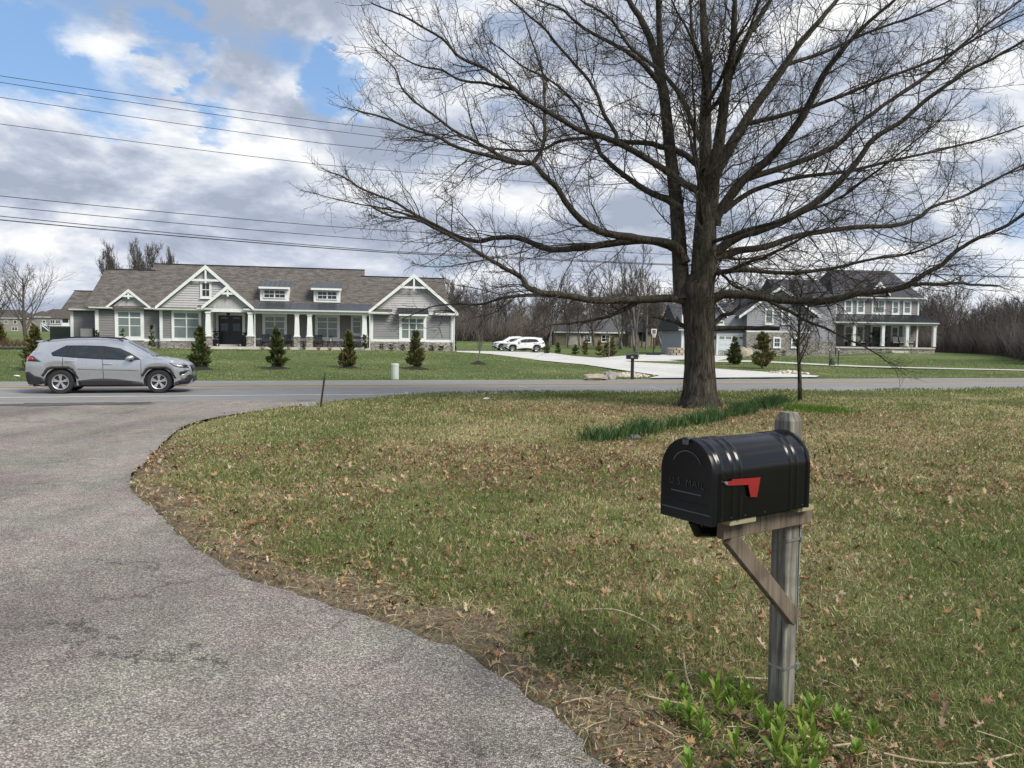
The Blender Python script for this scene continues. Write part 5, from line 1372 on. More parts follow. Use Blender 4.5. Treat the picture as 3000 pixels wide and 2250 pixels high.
    tag(MB().tube([tuple(H.world(*p)) for p in ring], .06, 6).build('wreath', mat('wreath_leaf', (.02, .035, .02), (.03, .03, .025), 20, .9)), 'dark round wreath hanging on the teal front door', 'wreath')
    # link wall and front gable wing with stone ground floor
    v = -3.2; u0, u1 = H.U(2340, v), H.U(2448, v); zt = rz(2400, 875, v)
    H.lap('wall', u0, u1, .2, rz(2400, 880, v), v, Mb, .2, back=8); H.box('stone_wainscot', u0, u1, v - .12, v - .02, .0, rz(2400, 1001, v), M_stone)
    MB().prism([(u0 - 2, v - .5, zt - .3), (u0 - 2, v + 5, zt + 2.6), (u0 - 2, v + 9, zt - .3)], (u1 - u0 + 2, 0, 0)).build('roof', M_shingle_dark, e)
    v = -6.0; u0, u1 = H.U(2188, v), H.U(2372, v); zst = rz(2280, 974, v); vf = v - .5
    ap, lf = H.P(2287, 838, vf), H.P(2166, 926, vf)
    rt = H.P(2404, 926, vf)
    ap = ((lf[0] + rt[0]) / 2, ap[1])
    H.lap('wall', u0, u1, zst + .12, lf[1] + .25, v, Mb, .2, back=9)
    H.box('stone_wall', u0 - .05, u1 + .05, v - .14, v + 8, .0, zst, M_stone); H.box('band_board', u0 - .06, u1 + .06, v - .16, v + .02, zst, zst + .12, M_white)
    H.gable(ap, lf, vf, 3.5, Mb, lf[1] + .2, M_shingle_dark, 'shake', right=rt, braces=False, inset=.5, rake=.3)
    for r_ in ((2239, 903, 2267, 951), (2287, 903, 2315, 951)): H.window(*H.rect(*r_, v), v - .02, cols=1, rows=((0, .5), (.5, 1)), casing=.2)
    for r_ in ((2264, 987, 2288, 1019), (2316, 987, 2339, 1019)): H.window(*H.rect(*r_, v - .14), v - .15, cols=1, rows=((0, .5), (.5, 1)), casing=.17, pane=M_panedark, grid=2)
    # garage wing behind the oak trunk
    v = -5.0; u0, u1 = H.U(2000, v), H.U(2189, v); zt = rz(2100, 968, v)
    ze = rz(2150, 924, v)
    H.lap('wall', u0, u1 + .5, .2, ze, v, Mb, .2, back=9); H.box('stone_wainscot', u0, u1, v - .1, v - .02, .0, rz(2100, 1027, v), M_stone)
    for px in (1997, 2186): q = H.U(px, v); H.box('corner_board', q, q + .25, v - .12, v + .1, .1, ze, M_white)
    g0, g1, z0, z1 = H.rect(2103, 982, 2183, 1046, v); z0 = .33
    b = MB(); b.box(g0 - .25, g0, v - .12, v - .02, z0, z1 + .25).box(g1, g1 + .25, v - .12, v - .02, z0, z1 + .25).box(g0, g1, v - .12, v - .02, z1, z1 + .25); b.build('garage_frame', M_white, e)
    gd = MB(); hh = (z1 - z0) / 4
    for k in range(4):
        gd.box(g0, g1, v - .08, v - .02, z0 + hh * k + .008, z0 + hh * (k + 1) - .008)
        for j in range(4): gd.box(g0 + (g1 - g0) * (j + .1) / 4, g0 + (g1 - g0) * (j + .9) / 4, v - .10, v - .079, z0 + hh * k + .1, z0 + hh * k + hh - .1) if k < 3 else None
    gdo = gd.build('garage_door', mat('garage_white', (.66, .70, .74), (.60, .64, .68), 2, .5), e)
    for j in range(4): 
        a0, a1 = g0 + (g1 - g0) * (j + .15) / 4, g0 + (g1 - g0) * (j + .85) / 4
        MB().box(a0, a1, v - .086, v - .079, z1 - hh * .75, z1 - hh * .28).build('garage_pane', M_panedark, gdo)
        bb = MB()
        for i in range(1, 4): bb.box(a0 + (a1 - a0) * i / 4 - .02, a0 + (a1 - a0) * i / 4 + .02, v - .095, v - .0865, z1 - hh * .75, z1 - hh * .28)
        bb.build('glazing_bar', M_white, gdo)
    for px in (2095, 2190): MB().box(H.U(px, v) - .1, H.U(px, v) + .1, v - .3, v - .13, z1 - .5, z1 - .05).build('wall_lamp', M_black, e)
    o2 = MB().prism([(u0 - .5, v - .5, zt), (u0 - .5, v + 4.5, zt + 3.2), (u0 - .5, v + 9, zt)], (u1 - u0 + 1, 0, 0)); o2.build('roof', M_shingle_dark, e)
    H.gutter(u0 - .6, H.U(2095, v), v - .5, zt + .05)
    H.gable(H.P(2085, 868, v - .6), H.P(2035, 925, v - .6), v - .6, 2, Mb, H.P(2085, 955, v - .6)[1], M_shingle_dark, 'shake', braces=False, inset=.4, rake=.25)
    H.window(*H.rect(2074, 938, 2121, 952, v - .22), v - .24, cols=2, rows=((0, 1),), casing=.14)
    return H, zfl
HB, ZFL_B = build_house_b()

def simple_house(px, Y, th, w_, d_, hw, hr, label, wall, roof_, wins, z0=None, extra=None, cat='house', name='far_house'):
    H = House(name, px, Y, th, label, cat); e = H.e; p = H.P0; z = gz(p.x, p.y) - .2 if z0 is None else z0; M_base = M_stone
    H.box('wall', -w_ / 2, w_ / 2, 0, d_, z, z + hw, wall)
    o = .45; A = [(-w_ / 2 - o, -o, z + hw), (w_ / 2 + o, -o, z + hw), (w_ / 2 + o, d_ + o, z + hw), (-w_ / 2 - o, d_ + o, z + hw), (-w_ / 2 + d_ * .45, d_ / 2, z + hw + hr), (w_ / 2 - d_ * .45, d_ / 2, z + hw + hr)]
    MB().add(A, [(0, 1, 5, 4), (1, 2, 5), (2, 3, 4, 5), (3, 0, 4), (3, 2, 1, 0)]).build('roof', roof_, e)
    MB().box(-w_ / 2 - o, w_ / 2 + o, -o - .03, -o + .04, z + hw - .22, z + hw - .02).build('fascia', M_white, e)
    for (a, b_, c, d) in wins: H.window(a, b_, z + c, z + d, -.01, cols=2 if b_ - a > 1.2 else 1, rows=((0, .5), (.5, 1)), casing=.12, pane=M_panedark)
    if extra: extra(H, z)
    return H
beige = mat('beige_siding', (.30, .27, .235), (.26, .235, .2), 1.5, .8); tan = mat('tan_stone_wall', (.30, .25, .185), (.20, .165, .12), 3, .9, detail=8)
def porch_wing(H, z):
    e = H.e
    MB().box(-1.2, 5.0, -3.2, -.002, z, z + 2.5).build('ground_floor_bay', M_grey_house, e)
    A = [(-1.6, -3.6, z + 5.0), (5.4, -3.6, z + 5.0), (5.4, 0, z + 5.0), (-1.6, 0, z + 5.0), (.6, -1.4, z + 6.3), (3.4, -1.4, z + 6.3)]
    MB().box(-1.2, 2.6, -3.2, -.002, z + 2.7, z + 4.99).build('upper_bay', M_grey_house, e)
    MB().add(A, [(0, 1, 5, 4), (1, 2, 5), (2, 3, 4, 5), (3, 0, 4), (3, 2, 1, 0)]).build('bay_roof', M_shingle_brown, e)
    for u in (2.7, 4.9): MB().box(u - .1, u + .1, -3.2, -3.0, z, z + 5.0).build('deck_post', M_white, e)
    MB().box(-1.3, 5.1, -3.3, -.01, z + 2.5, z + 2.7).build('deck', M_white, e); MB().box(2.6, 5.0, -3.25, -3.18, z + 2.7, z + 3.6).build('deck_rail', M_white, e)
    for q in ((-.9, .6), (.8, 2.3)): H.window(q[0], q[1], z + 3.2, z + 4.6, -3.22, cols=2, rows=((0, 1),), casing=.12, pane=M_panedark); 
    H.window(-.3, 1.4, z + .7, z + 2.0, -3.22, cols=2, rows=((0, 1),), casing=.12, pane=M_panedark)
    MB().box(-4.2, -1.3, -2.5, -.01, z + 2.5, z + 2.65).build('deck', M_white, e)
    rl = MB(); rl.box(-4.2, -1.35, -2.5, -2.44, z + 3.4, z + 3.5)
    for k in range(12): rl.box(-4.2 + .25 * k, -4.15 + .25 * k, -2.49, -2.45, z + 2.65, z + 3.4)
    rl.build('deck_rail', M_white, e)
    for u in (-4.1, -1.5): MB().box(u - .08, u + .08, -2.48, -2.3, z, z + 2.5).build('deck_post', M_white, e)
    st = MB(); st.bar((-3.4, -2.8, z + 2.5), (-.6, -2.8, z + .1), .12, .3); st.bar((-3.4, -2.8, z + 3.3), (-.6, -2.8, z + .9), .06, .1); st.build('stair', M_white, e)
simple_house(168, 262, R(10), 14, 9, 5.6, 2.8, 'grey far house with white decks and outside stair left of the long house', M_grey_house, M_shingle_brown, [(-4.6, -3.5, 3.0, 4.4), (3.6, 4.7, 3.3, 4.7)], extra=porch_wing)
def arch_wing(H, z):
    MB().box(-5.5, -1.0, -3.0, -.002, z, z + 3.0).build('porch_wing', beige, H.e)
    MB().prism([(-6, -3.4, z + 3), (-3.2, -3.4, z + 5), (-.5, -3.4, z + 3)], (0, 3.3, 0)).build('wing_roof', M_shingle_brown, H.e)
    MB().box(-5, -1.4, -3.06, -3.002, z + .1, z + 1.6).build('garage_door', M_white, H.e)
    H.window(2, 4, z + .8, z + 2.2, -.01, pane=M_panedark, rows=((0, .5), (.5, 1)))
simple_house(18, 275, R(6), 15, 9, 5.4, 3.0, 'beige far house with brown hipped roof at the left edge', beige, M_shingle_brown, [(-.5, .8, 3.2, 4.6), (2.6, 3.8, 3.2, 4.6)], extra=arch_wing)
simple_house(98, 285, R(-12), 9, 9, 5.6, 2.8, 'dark beige far house between the two others on the rise', mat('dark_beige', (.21, .19, .17), None, 2, .8), M_shingle_brown, [(-3, -1.8, 3.2, 4.6), (1, 2.2, 3.2, 4.6), (-2.6, -1, .8, 2.2)])
def ranch(H, z):
    MB().prism([(3.2, -2, z + 2.4), (5.6, -2, z + 4.9), (8.0, -2, z + 2.4)], (0, 7, 0)).build('gable_roof', M_shingle_dark, H.e)
    MB().prism([(3.6, -1.6, z), (3.6, -1.6, z + 2.45), (5.6, -1.6, z + 4.5), (7.6, -1.6, z + 2.45), (7.6, -1.6, z)], (0, 1.59, 0)).build('gable_wall', tan, H.e)
    MB().box(5.1, 6.1, -1.66, -1.61, z + 1.0, z + 3.9).build('tall_window', M_panedark, H.e); MB().box(-6.2, -3.8, -.08, -.012, z + .1, z + 2.0).build('pale_door', mat('cream_door', (.42, .40, .36), None, 2, .8), H.e)
    H.window(-3.4, -2.2, z + .7, z + 1.9, -.01, pane=M_panedark)
simple_house(1772, 122, R(3), 15.5, 9, 2.4, 2.9, 'low tan stone ranch house with dark roof behind the bare trees', tan, mat('grey_far_shingle', (.10, .10, .105), (.075, .075, .08), 3, .95), [(-.6, .8, .8, 2.0)], z0=.9, extra=ranch, name='ranch_house')
simple_house(1462, 150, R(4), 13, 8, 2.6, 2.0, 'white low shed far off behind the bare woods', M_white, mat('shed_roof', (.35, .37, .40), None, 3, .6), [], z0=1.0, name="shed", cat='shed')
# ------------------------------------------------------------------ cars
def interp(x, pts): return float(np.interp(x, [p[0] for p in pts], [p[1] for p in pts]))
class Car:
    top = [(-2.31, .60), (-2.30, .85), (-2.25, 1.05), (-2.14, 1.24), (-2.02, 1.40), (-1.97, 1.56), (-1.7, 1.612), (-1.2, 1.66), (-.5, 1.683), (0, 1.672), (.36, 1.625), (.8, 1.38), (1.18, 1.145), (1.3, 1.115), (1.7, 1.06), (2.05, .98), (2.19, .90), (2.26, .74), (2.29, .52)]
    wl = [(-2.31, .72), (-2.25, .80), (-2.1, .87), (-1.8, .912), (-1, .925), (1, .925), (1.7, .915), (2.0, .86), (2.15, .77), (2.24, .66), (2.29, .55)]
    wr = [(-2.31, .60), (-2.14, .66), (-1.97, .60), (-1.5, .60), (0, .61), (.36, .61), (1.18, .77), (1.3, .80), (2.0, .74), (2.2, .6), (2.29, .46)]
    belt = [(-2.31, 1.16), (-1.6, 1.145), (-.9, 1.09), (0, 1.06), (1.2, 1.035), (2.3, 1.0)]
    ax = (-1.345, 1.345); R_ = .355
    def zb(s, x):
        z = interp(x, [(-2.31, .42), (-2.0, .27), (-1.8, .25), (1.8, .25), (2.1, .23), (2.29, .30)])
        for a in s.ax:
            if abs(x - a) < .43: z = max(z, .355 + math.sqrt(.43 ** 2 - (x - a) ** 2))
        return z
    def sec(s, x):
        zt, wl, wr, zb = interp(x, s.top), interp(x, s.wl), interp(x, s.wr), s.zb(x)
        zs = min(interp(x, s.belt), zt - .05); zb = min(zb, zs - .06); dr = .065 if zt - zs > .2 else .03
        ze = max(zt - dr, zs + .01); h = zs - zb; we = min(wr, wl * .95)
        P = [(wl * .95, zb), (wl * .985, zb + .28 * h), (wl, zb + .55 * h), (wl * .99, zb + .82 * h), (wl * .965, zs)]
        for f in (.34, .68): P.append((wl * .955 + (we - wl * .955) * (f ** 1.15), zs + (ze - zs) * f))
        return P + [(we, ze), (we * .86, zt - dr * .3), (we * .45, zt - dr * .06), (0, zt)]
    def Y(s, x, z):
        P = s.sec(x)[:8]; return float(np.interp(z, [p[1] for p in P], [p[0] for p in P]))
    def __init__(s, name, loc, rz, label, paint, plain=False, scale=1.0, group=None, grille=True):
        e = s.e = empty(name, loc, rz, label, 'car', group); e.scale = (scale,) * 3
        xs = sorted(set([round(x, 4) for x in list(np.linspace(-2.31, 2.29, 46)) + [p[0] for p in s.top] + [a + .43 * k for a in s.ax for k in (-1.001, -.985, -.9, -.75, -.5, -.25, 0, .25, .5, .75, .9, .985, 1.001)]]))
        V = []; n = 21
        for x in xs:
            P = s.sec(x); ring = [(x, -y, z) for y, z in P] + [(x, y, z) for y, z in P[-2::-1]]; V += ring
        Fs = [(i * n + j, (i + 1) * n + j, (i + 1) * n + j + 1, i * n + j + 1) for i in range(len(xs) - 1) for j in range(n - 1)]
        Fs += [tuple(range(n)), tuple(range((len(xs) - 1) * n, len(xs) * n))[::-1]]
        b = MB(); b.add(V, Fs); body = b.build('body', paint, e, True, angle=42)
        MB().box(-2.1, 2.1, -.73, .73, .22, .78).box(-1.0, 1.0, -.84, .84, .21, .34).build('underbody', M_blackplastic, e)
        clad = M_blackplastic; s.cc = lambda cx, cy: (-1.345 + (cx - 665) / 389.6, .350 + (635 - cy) / 389.6)
        def patch(nm, pts, m, off=.006, sides=(-1, 1), parent=None, grid=.09, raw=False, th=.008):
            pts = [p if raw else s.cc(*p) for p in pts]
            pts = [Vector((max(-2.3, min(2.28, x)), z)) for x, z in pts]
            dn = []
            for a, c in zip(pts, pts[1:] + pts[:1]):
                k = max(1, int((c - a).length / .07)); dn += [a.lerp(c, i / k) for i in range(k)]
            N = len(dn); v2 = list(dn); xs_ = [p.x for p in dn]; zs_ = [p.y for p in dn]
            for gx_ in np.arange(min(xs_) + .03, max(xs_), grid):
                for gz_ in np.arange(min(zs_) + .03, max(zs_), grid): v2.append(Vector((gx_, gz_)))
            r = delaunay_2d_cdt(v2, [(i, (i + 1) % N) for i in range(N)], [tuple(range(N))], 1, 1e-5)
            for sd in sides:
                b = MB(); b.add([(p.x, sd * (s.Y(p.x, p.y) + off), p.y) for p in r[0]], [tuple(f) if sd < 0 else tuple(f)[::-1] for f in r[2]])
                o = b.build(nm, m, parent or e, True)
                if th: md = o.modifiers.new('solid', 'SOLIDIFY'); md.thickness = th; md.offset = 0
        s.patch = patch
        # glass
        patch('window_trim', [(572, 294), (718, 208), (900, 206), (1110, 210), (1285, 236), (1395, 288), (1518, 366), (1450, 374), (1110, 366), (800, 347), (700, 338), (590, 328)], M_black, .014, grid=.05, th=0)
        for q in ([(582, 292), (724, 216), (768, 214), (714, 331), (597, 321)], [(778, 214), (803, 214), (803, 339), (724, 332)], [(812, 214), (1042, 218), (1056, 353), (812, 342)], [(1118, 222), (1270, 240), (1383, 293), (1470, 352), (1440, 364), (1132, 359)]):
            patch('window', q, M_carglass, .026, grid=.05, th=0)
        def top_patch(nm, x0, x1, m, lim=7, off=.012, shrink=.94, k=9):
            b = MB(); rows = []
            for x in np.linspace(x0, x1, k):
                P = s.sec(x)[lim:]; P = [(y * shrink, z) for y, z in P]
                sl = (interp(x + .05, s.top) - interp(x - .05, s.top)) / .1; nx, nz = -sl, 1; l = math.hypot(nx, nz); nx, nz = nx / l * off, nz / l * off
                rows.append([(x + nx, -y, z + nz) for y, z in P] + [(x + nx, y, z + nz) for y, z in P[-2::-1]])
            w_ = len(rows[0]); b.add([p for r in rows for p in r], [(i * w_ + j, (i + 1) * w_ + j, (i + 1) * w_ + j + 1, i * w_ + j + 1) for i in range(k - 1) for j in range(w_ - 1)])
            return b.build(nm, m, e, True)
        top_patch('windshield', .44, 1.20, M_carglass if plain else m_glass('windshield_glass', (.05, .06, .075), .03, 1.0)); top_patch('rear_window', -2.19, -2.0, M_carglass)
        top_patch('cowl', 1.205, 1.27, M_black, 8, .006)
        # spoiler over the hatch
        MB().prism([(-1.80, -.56, 1.605), (-2.05, -.54, 1.572), (-2.06, -.54, 1.55), (-1.9, -.56, 1.53)], (0, 1.1, 0)).build('spoiler', paint, e, bevel=.01)
        # lower cladding and arches
        arch_o = [(-.50, .20), (-.36, .425), (-.25, .475), (.22, .475), (.33, .425), (.50, .12)]; arch_i = [(.455, .10), (.30, .36), (.20, .405), (-.22, .405), (-.31, .36), (-.44, .17)]
        for a in s.ax: patch('wheel_arch', [(a + x, .345 + z) for x, z in arch_o + arch_i], clad, .016, raw=True)
        patch('sill_cladding', [(845, 618), (1000, 600), (1110, 594), (1260, 600), (1530, 640), (1545, 672), (860, 676)], clad, .012)
        patch('rear_bumper', [(300, 520), (335, 512), (400, 560), (490, 585), (500, 650), (420, 665), (330, 660), (300, 590)], clad, .012)
        patch('front_bumper', [(1885, 645), (1950, 615), (2010, 575), (2078, 530), (2086, 600), (2040, 660), (1890, 676)], clad, .010)
        patch('tail_light', [(302, 338), (385, 333), (472, 398), (302, 392)], M_black, .010)
        patch('tail_lens', [(302, 344), (378, 342), (402, 378), (302, 384)], mat('red_lamp', (.45, .01, .015), (.35, .008, .012), 5, .15, coat=.6), .018)
        patch('headlight', [(1830, 408), (1990, 430), (2050, 432), (2040, 468), (1950, 464), (1880, 444)], M_black, .009)
        patch('headlight_lens', [(1850, 414), (1975, 435), (1985, 458), (1945, 456), (1885, 438)], mat('lamp_chrome', (.6, .62, .63), (.4, .42, .43), 20, .15, .5, coat=.6), .015)
        patch('fog_recess', [(1940, 520), (1990, 500), (2052, 495), (1985, 540), (1945, 560)], M_black, .009)
        if not plain:
            patch('bumper_wing', [(1955, 595), (1965, 545), (2040, 548), (1995, 600)], M_chrome, .014)
            patch('side_moulding', [(850, 475), (1495, 492), (1495, 502), (850, 485)], mat('dark_chrome', (.30, .31, .32), None, 9, .3, .6), .012)
            for q in ([(694, 340), (699, 340), (693, 452), (688, 452)], [(1106, 368), (1111, 368), (1121, 600), (1116, 600)], [(1518, 372), (1523, 372), (1524, 600), (1519, 600)]): patch('door_seam', q, M_black, .0015)
        for (c0, c1, cy) in ((722, 815, 392), (1116, 1214, 423)):
            x0, z = s.cc(c0, cy); x1, _ = s.cc(c1, cy)
            for sd in (-1, 1):
                yy = sd * (s.Y((x0 + x1) / 2, z) + .022); MB().tube([(x0, yy - sd * .02, z), (x0 + .03, yy, z + .004), (x1 - .03, yy, z + .004), (x1, yy - sd * .02, z)], .017, 8).build('handle', mat('handle_paint', (.34, .35, .36), (.30, .31, .32), 5, .55, .2), e, True)
        # mirrors
        for sd in (-1, 1):
            x, z = s.cc(1395, 350); y = sd * 1.02
            vs, fs = rock_mesh(2, 12, 8); mm = MB(); mm.add([(x + .02 + px * .12 - abs(py) * .0, y + py * .085, z + pz * .075) for px, py, pz in vs], fs)
            mr = mm.build('mirror', paint, e, True); MB().bar((x + .07, sd * .86, z - .07), (x + .05, y, z - .05), .09, .05).build('mirror_arm', M_black, mr)
        # roof rails
        for sd in (-1, 1):
            pts = [(x, sd * (interp(x, s.wr) - .03), interp(x, s.top) - .03 + lift) for x, lift in ((-1.75, .0), (-1.6, .045), (-1.0, .055), (-.3, .055), (.15, .045), (.32, .0))]
            MB().tube(pts, .020, 6).build('roof_rail', M_black, e, True)
        # grille and plate on the nose
        def nose(nm, y0, z0, z1, m, off):
            b = MB(); k = 10; rows = []
            for z in np.linspace(z0, z1, 5):
                r = []
                for y in np.linspace(-y0, y0, k):
                    xx = max((x for x in np.linspace(1.9, 2.29, 60) if s.sec(x)[10][1] >= z and interp(x, s.wl) * .985 >= abs(y)), default=2.0); r.append((xx + off, y, z))
                rows += r
            b.add(rows, [(i * k + j, i * k + j + 1, (i + 1) * k + j + 1, (i + 1) * k + j) for i in range(4) for j in range(k - 1)]); o = b.build(nm, m, e, True)
            md = o.modifiers.new('solid', 'SOLIDIFY'); md.thickness = .012; md.offset = 0
        nose('grille', .5, .66, .86, M_black, .012); nose('lower_grille', .55, .34, .52, M_blackplastic, .012)
        MB().tube([(-2.1, -.62, .27), (-2.24, -.62, .26)], .03, 8).build('exhaust', M_chrome, e, True)
        # wheels
        for a in s.ax:
            for sd in (-1, 1):
                c = (a, sd * .80, s.R_)
                ty = MB().lathe([(.235, .0), (.235, -.105), (.325, -.112), (.350, -.085), (.356, -.03), (.356, .03), (.350, .085), (.325, .112), (.235, .105), (.235, .0)], 36, c, 'Y', caps=False).build('wheel', M_rubber, e, True, angle=30)
                bk = MB().lathe([(.232, -.06), (.232, .06)], 24, c, 'Y').build('brake_shadow_disc', M_black, ty); bk.name = 'spoke_shade_disc'  # black disc put in as the shade seen between the spokes
                r = MB(); yo = sd * .092
                ring = [(.236, yo * 1.0), (.228, yo * 1.06), (.205, yo * .95), (.212, yo * .75)]
                for k in range(36):
                    a0, a1 = 2 * math.pi * k / 36, 2 * math.pi * (k + 1) / 36
                    for (r0, h0), (r1, h1) in zip(ring[:-1], ring[1:]):
                        r.quad((c[0] + r0 * math.cos(a0), c[1] + h0, c[2] + r0 * math.sin(a0)), (c[0] + r0 * math.cos(a1), c[1] + h0, c[2] + r0 * math.sin(a1)), (c[0] + r1 * math.cos(a1), c[1] + h1, c[2] + r1 * math.sin(a1)), (c[0] + r1 * math.cos(a0), c[1] + h1, c[2] + r1 * math.sin(a0)))
                for k in range(5):
                    aa = 2 * math.pi * k / 5 + math.pi / 2
                    for dl in (-.16, .16):
                        p0 = Vector((c[0] + .05 * math.cos(aa), c[1] + yo * .80, c[2] + .05 * math.sin(aa))); p1 = Vector((c[0] + .215 * math.cos(aa + dl), c[1] + yo * .93, c[2] + .215 * math.sin(aa + dl)))
                        r.bar(p0, p1, .040, .02, up=(0, 1, 0))
                r.lathe([(.055, yo * .7), (.055, yo * .88), (.035, yo * .94)], 14, c, 'Y')
                r.build('rim', M_chrome, ty)

M_silver = mat('silver_paint', (.50, .51, .53), (.47, .48, .50), 2, .25, .75, coat=.8)
M_whitecar = mat('white_car_paint', (.80, .80, .80), (.78, .78, .78), 2, .3, 0, coat=.6)
a_, b_ = gnd(180, 1153.8), gnd(465, 1151.6); cr = (a_ + b_) / 2; hd = (b_ - a_).normalized(); side = Vector((-hd.y, hd.x, 0))
cc_ = cr + side * .86
Car('silver_suv', (cc_.x, cc_.y, 0), math.atan2(hd.y, hd.x), 'silver sport utility car driving past on the road', M_silver)
def white_car(px, Y, rz, label):
    p = at_y(px, 1030, Y)
    return Car('white_suv', (p.x, p.y, gz(p.x, p.y, .085)), rz, label, M_whitecar, True, 1.0, 'white cars parked on the driveway')
white_car(1534, 86, R(188), 'white parked car on the driveway, seen whole from its side')
white_car(1500, 90, R(190), 'white parked car half hidden behind the other white car')

# ------------------------------------------------------------------ evergreens and shrubs
M_ever = tint_mat('evergreen_spray', .8, .12)
def evergreen_mesh(seed, h, r, n, cols, tip=.9, low=.12):
    rg = np.random.default_rng(seed)
    B = max(24, n // 26); bt = np.sort(rg.random(B) ** 1.15); ba = np.arange(B) * 2.4 + rg.normal(0, .5, B)
    bl = np.minimum((1 - bt) ** tip + .04, .62 + 3.0 * bt) * r * rg.uniform(.62, 1.28, B); br_ = rg.uniform(.12, .55, B)
    k = rg.integers(0, B, n); f = rg.random(n) ** .6
    rad = bl[k] * f; a = ba[k] + rg.normal(0, .30, n) * (1.1 - .6 * f); z = h * (low * .3 + bt[k] * .95) + rad * br_[k] + rg.normal(0, .018 * h, n)
    P = np.stack([rad * np.cos(a), rad * np.sin(a), np.maximum(z, .03 * h)], 1)
    D = np.stack([np.cos(a) * .8, np.sin(a) * .8, .35 + .9 * rg.random(n)], 1) + rg.normal(0, .3, (n, 3)); D /= np.linalg.norm(D, axis=1, keepdims=True)
    S = np.cross(D, rg.normal(0, 1, (n, 3))); S /= np.linalg.norm(S, axis=1, keepdims=True)
    L = (h * .055 + .05) * (.5 + 1.1 * rg.random((n, 1))); W = L * .24
    N_ = np.cross(D, S)
    V = np.stack([P - D * L * .25, P + S * W + D * L * .35, P + D * L, P - S * W + D * L * .35 + N_ * W * .5], 1).reshape(-1, 3)
    F = np.arange(n)[:, None] * 4 + np.array([[0, 1, 2, 3]])
    c = np.array(cols)[(k * 7 + rg.integers(0, 2, n)) % len(cols)] * (1.2 + (rg.random((n, 1)) - .5) * .5)
    return V, F, np.repeat(c, 4, 0)
EG = [(.040, .062, .020), (.058, .085, .026), (.08, .105, .034), (.032, .048, .018), (.115, .125, .045), (.10, .085, .045)]
EY = [(.06, .075, .024), (.10, .112, .034), (.145, .14, .046), (.045, .06, .02), (.19, .155, .065), (.13, .095, .05)]
def evergreen(name, loc, h, r, seed, label, cols=EG, n=2000, group=None, tip=.9, cat='evergreen'):
    e = empty(name, loc, 0, label, cat, group); V, F, c = evergreen_mesh(seed, h, r, n, cols, tip)
    np_mesh('foliage', V, F, M_ever, e, color=c)
    MB().tube([(0, 0, -.1), (0, 0, h * .35), (.01, 0, h * .8)], [.05 * h / 2, .03 * h / 2, .01], 6).build('trunk', M_bark_far, e)
    return e
def ever_px(name, px, py, top, wpx, seed, label, **k):
    p = hit(px, py); m_ = p.y / F_PX; mulch = k.pop('mulch', 0)
    e = evergreen(name, (p.x, p.y, gz(p.x, p.y, .0)), (py - top) * m_, wpx / 2 * m_, seed, label, **k)
    if mulch:
        b = MB(); n = 18; rr = mulch; vs = [(0, 0, .16)] + [(math.cos(6.283 * i / n) * rr * (.85 + .3 * random.random()), math.sin(6.283 * i / n) * rr * (.85 + .3 * random.random()), -.03) for i in range(n)]
        b.add(vs, [(0, 1 + i, 1 + (i + 1) % n) for i in range(n)]); o = b.build('mulch_ring', M_mulch); o.location = (p.x, p.y, gz(p.x, p.y, .05)); tag(o, kind='stuff')
    return e
g1 = 'young evergreens on the lawn of the grey house'
ever_px('evergreen_tree', 587, 1083, 962, 60, 1, 'young cone-shaped evergreen just beyond the nose of the silver car', group=g1, mulch=.75)
ever_px('evergreen_tree', 811, 1082, 966, 56, 2, 'young evergreen in front of the first porch window', group=g1, mulch=.75)
ever_px('evergreen_tree', 1022, 1081, 974, 52, 3, 'young evergreen in front of the second porch window', group=g1, cols=EY, mulch=.75)
ever_px('evergreen_tree', 1218, 1082, 974, 52, 4, 'young evergreen in front of the triple window of the gable wing', group=g1, cols=EY, mulch=.75)
ever_px('evergreen_tree', 103, 1086, 958, 70, 5, 'bushy evergreen standing partly behind the tail of the silver car', group=g1, cols=EY, mulch=.8)
ever_px('evergreen_tree', 2, 1012, 955, 44, 6, 'evergreen bush cut by the left edge of the picture', cols=EY)
ga = 'arborvitae row beside the driveway'
for i, (px, py, tp_, wd, lab, cl) in enumerate(((1602, 1037, 1003, 22, 'small evergreen just behind the tail of the white parked car', EG), (1634, 1037, 1005, 20, 'second small evergreen right of the white cars', EG), (1685, 1040, 1009, 22, 'third small evergreen right of the white cars, standing alone', EG),
        (1714, 1041, 1000, 24, 'yellowish evergreen in the middle of the driveway row', EY), (1755, 1044, 997, 24, 'narrow evergreen left of the two widest in the row', EY), (1777, 1047, 996, 28, 'wide evergreen beside the pale sapling trunk', EY), (1793, 1047, 986, 26, 'tallest evergreen at the right end of the driveway row', EY))):
    ever_px('evergreen_shrub', px, py, tp_, wd, 20 + i, lab, cols=cl, n=900, group=ga)
ever_px('evergreen_tree', 2151, 1071, 990, 42, 40, 'slim cone-shaped evergreen in front of the garage door')
ever_px('evergreen_tree', 2232, 1082, 978, 66, 41, 'broad evergreen tree before the stone wall of the right house', cols=EY, tip=.6)
for i, (px, py, tp_, wd, lab, cl, k) in enumerate(((2268, 1047, 1030, 18, 'yellow green shrub beside the broad evergreen', EY, 400), (2295, 1045, 1028, 24, 'golden shrub under the left small stone-wall window', EY, 400), (2323, 1044, 1026, 26, 'golden shrub under the right small stone-wall window', EY, 400),
        (2438, 1037, 1026, 13, 'round dark shrub left of the porch corner', EG, 250), (2458, 1037, 1026, 13, 'round dark shrub next to the white downspout of the right house', EG, 250), (2480, 1038, 1028, 14, 'round dark shrub below the porch of the right house', EG, 250))):
    ever_px('shrub', px, py, tp_, wd, 60 + i, lab, cols=cl, n=k, tip=.35, cat='shrub')
def at_house(H, px, py, v): u, z = H.P(px, py, v); return H.world(u, v, 0)
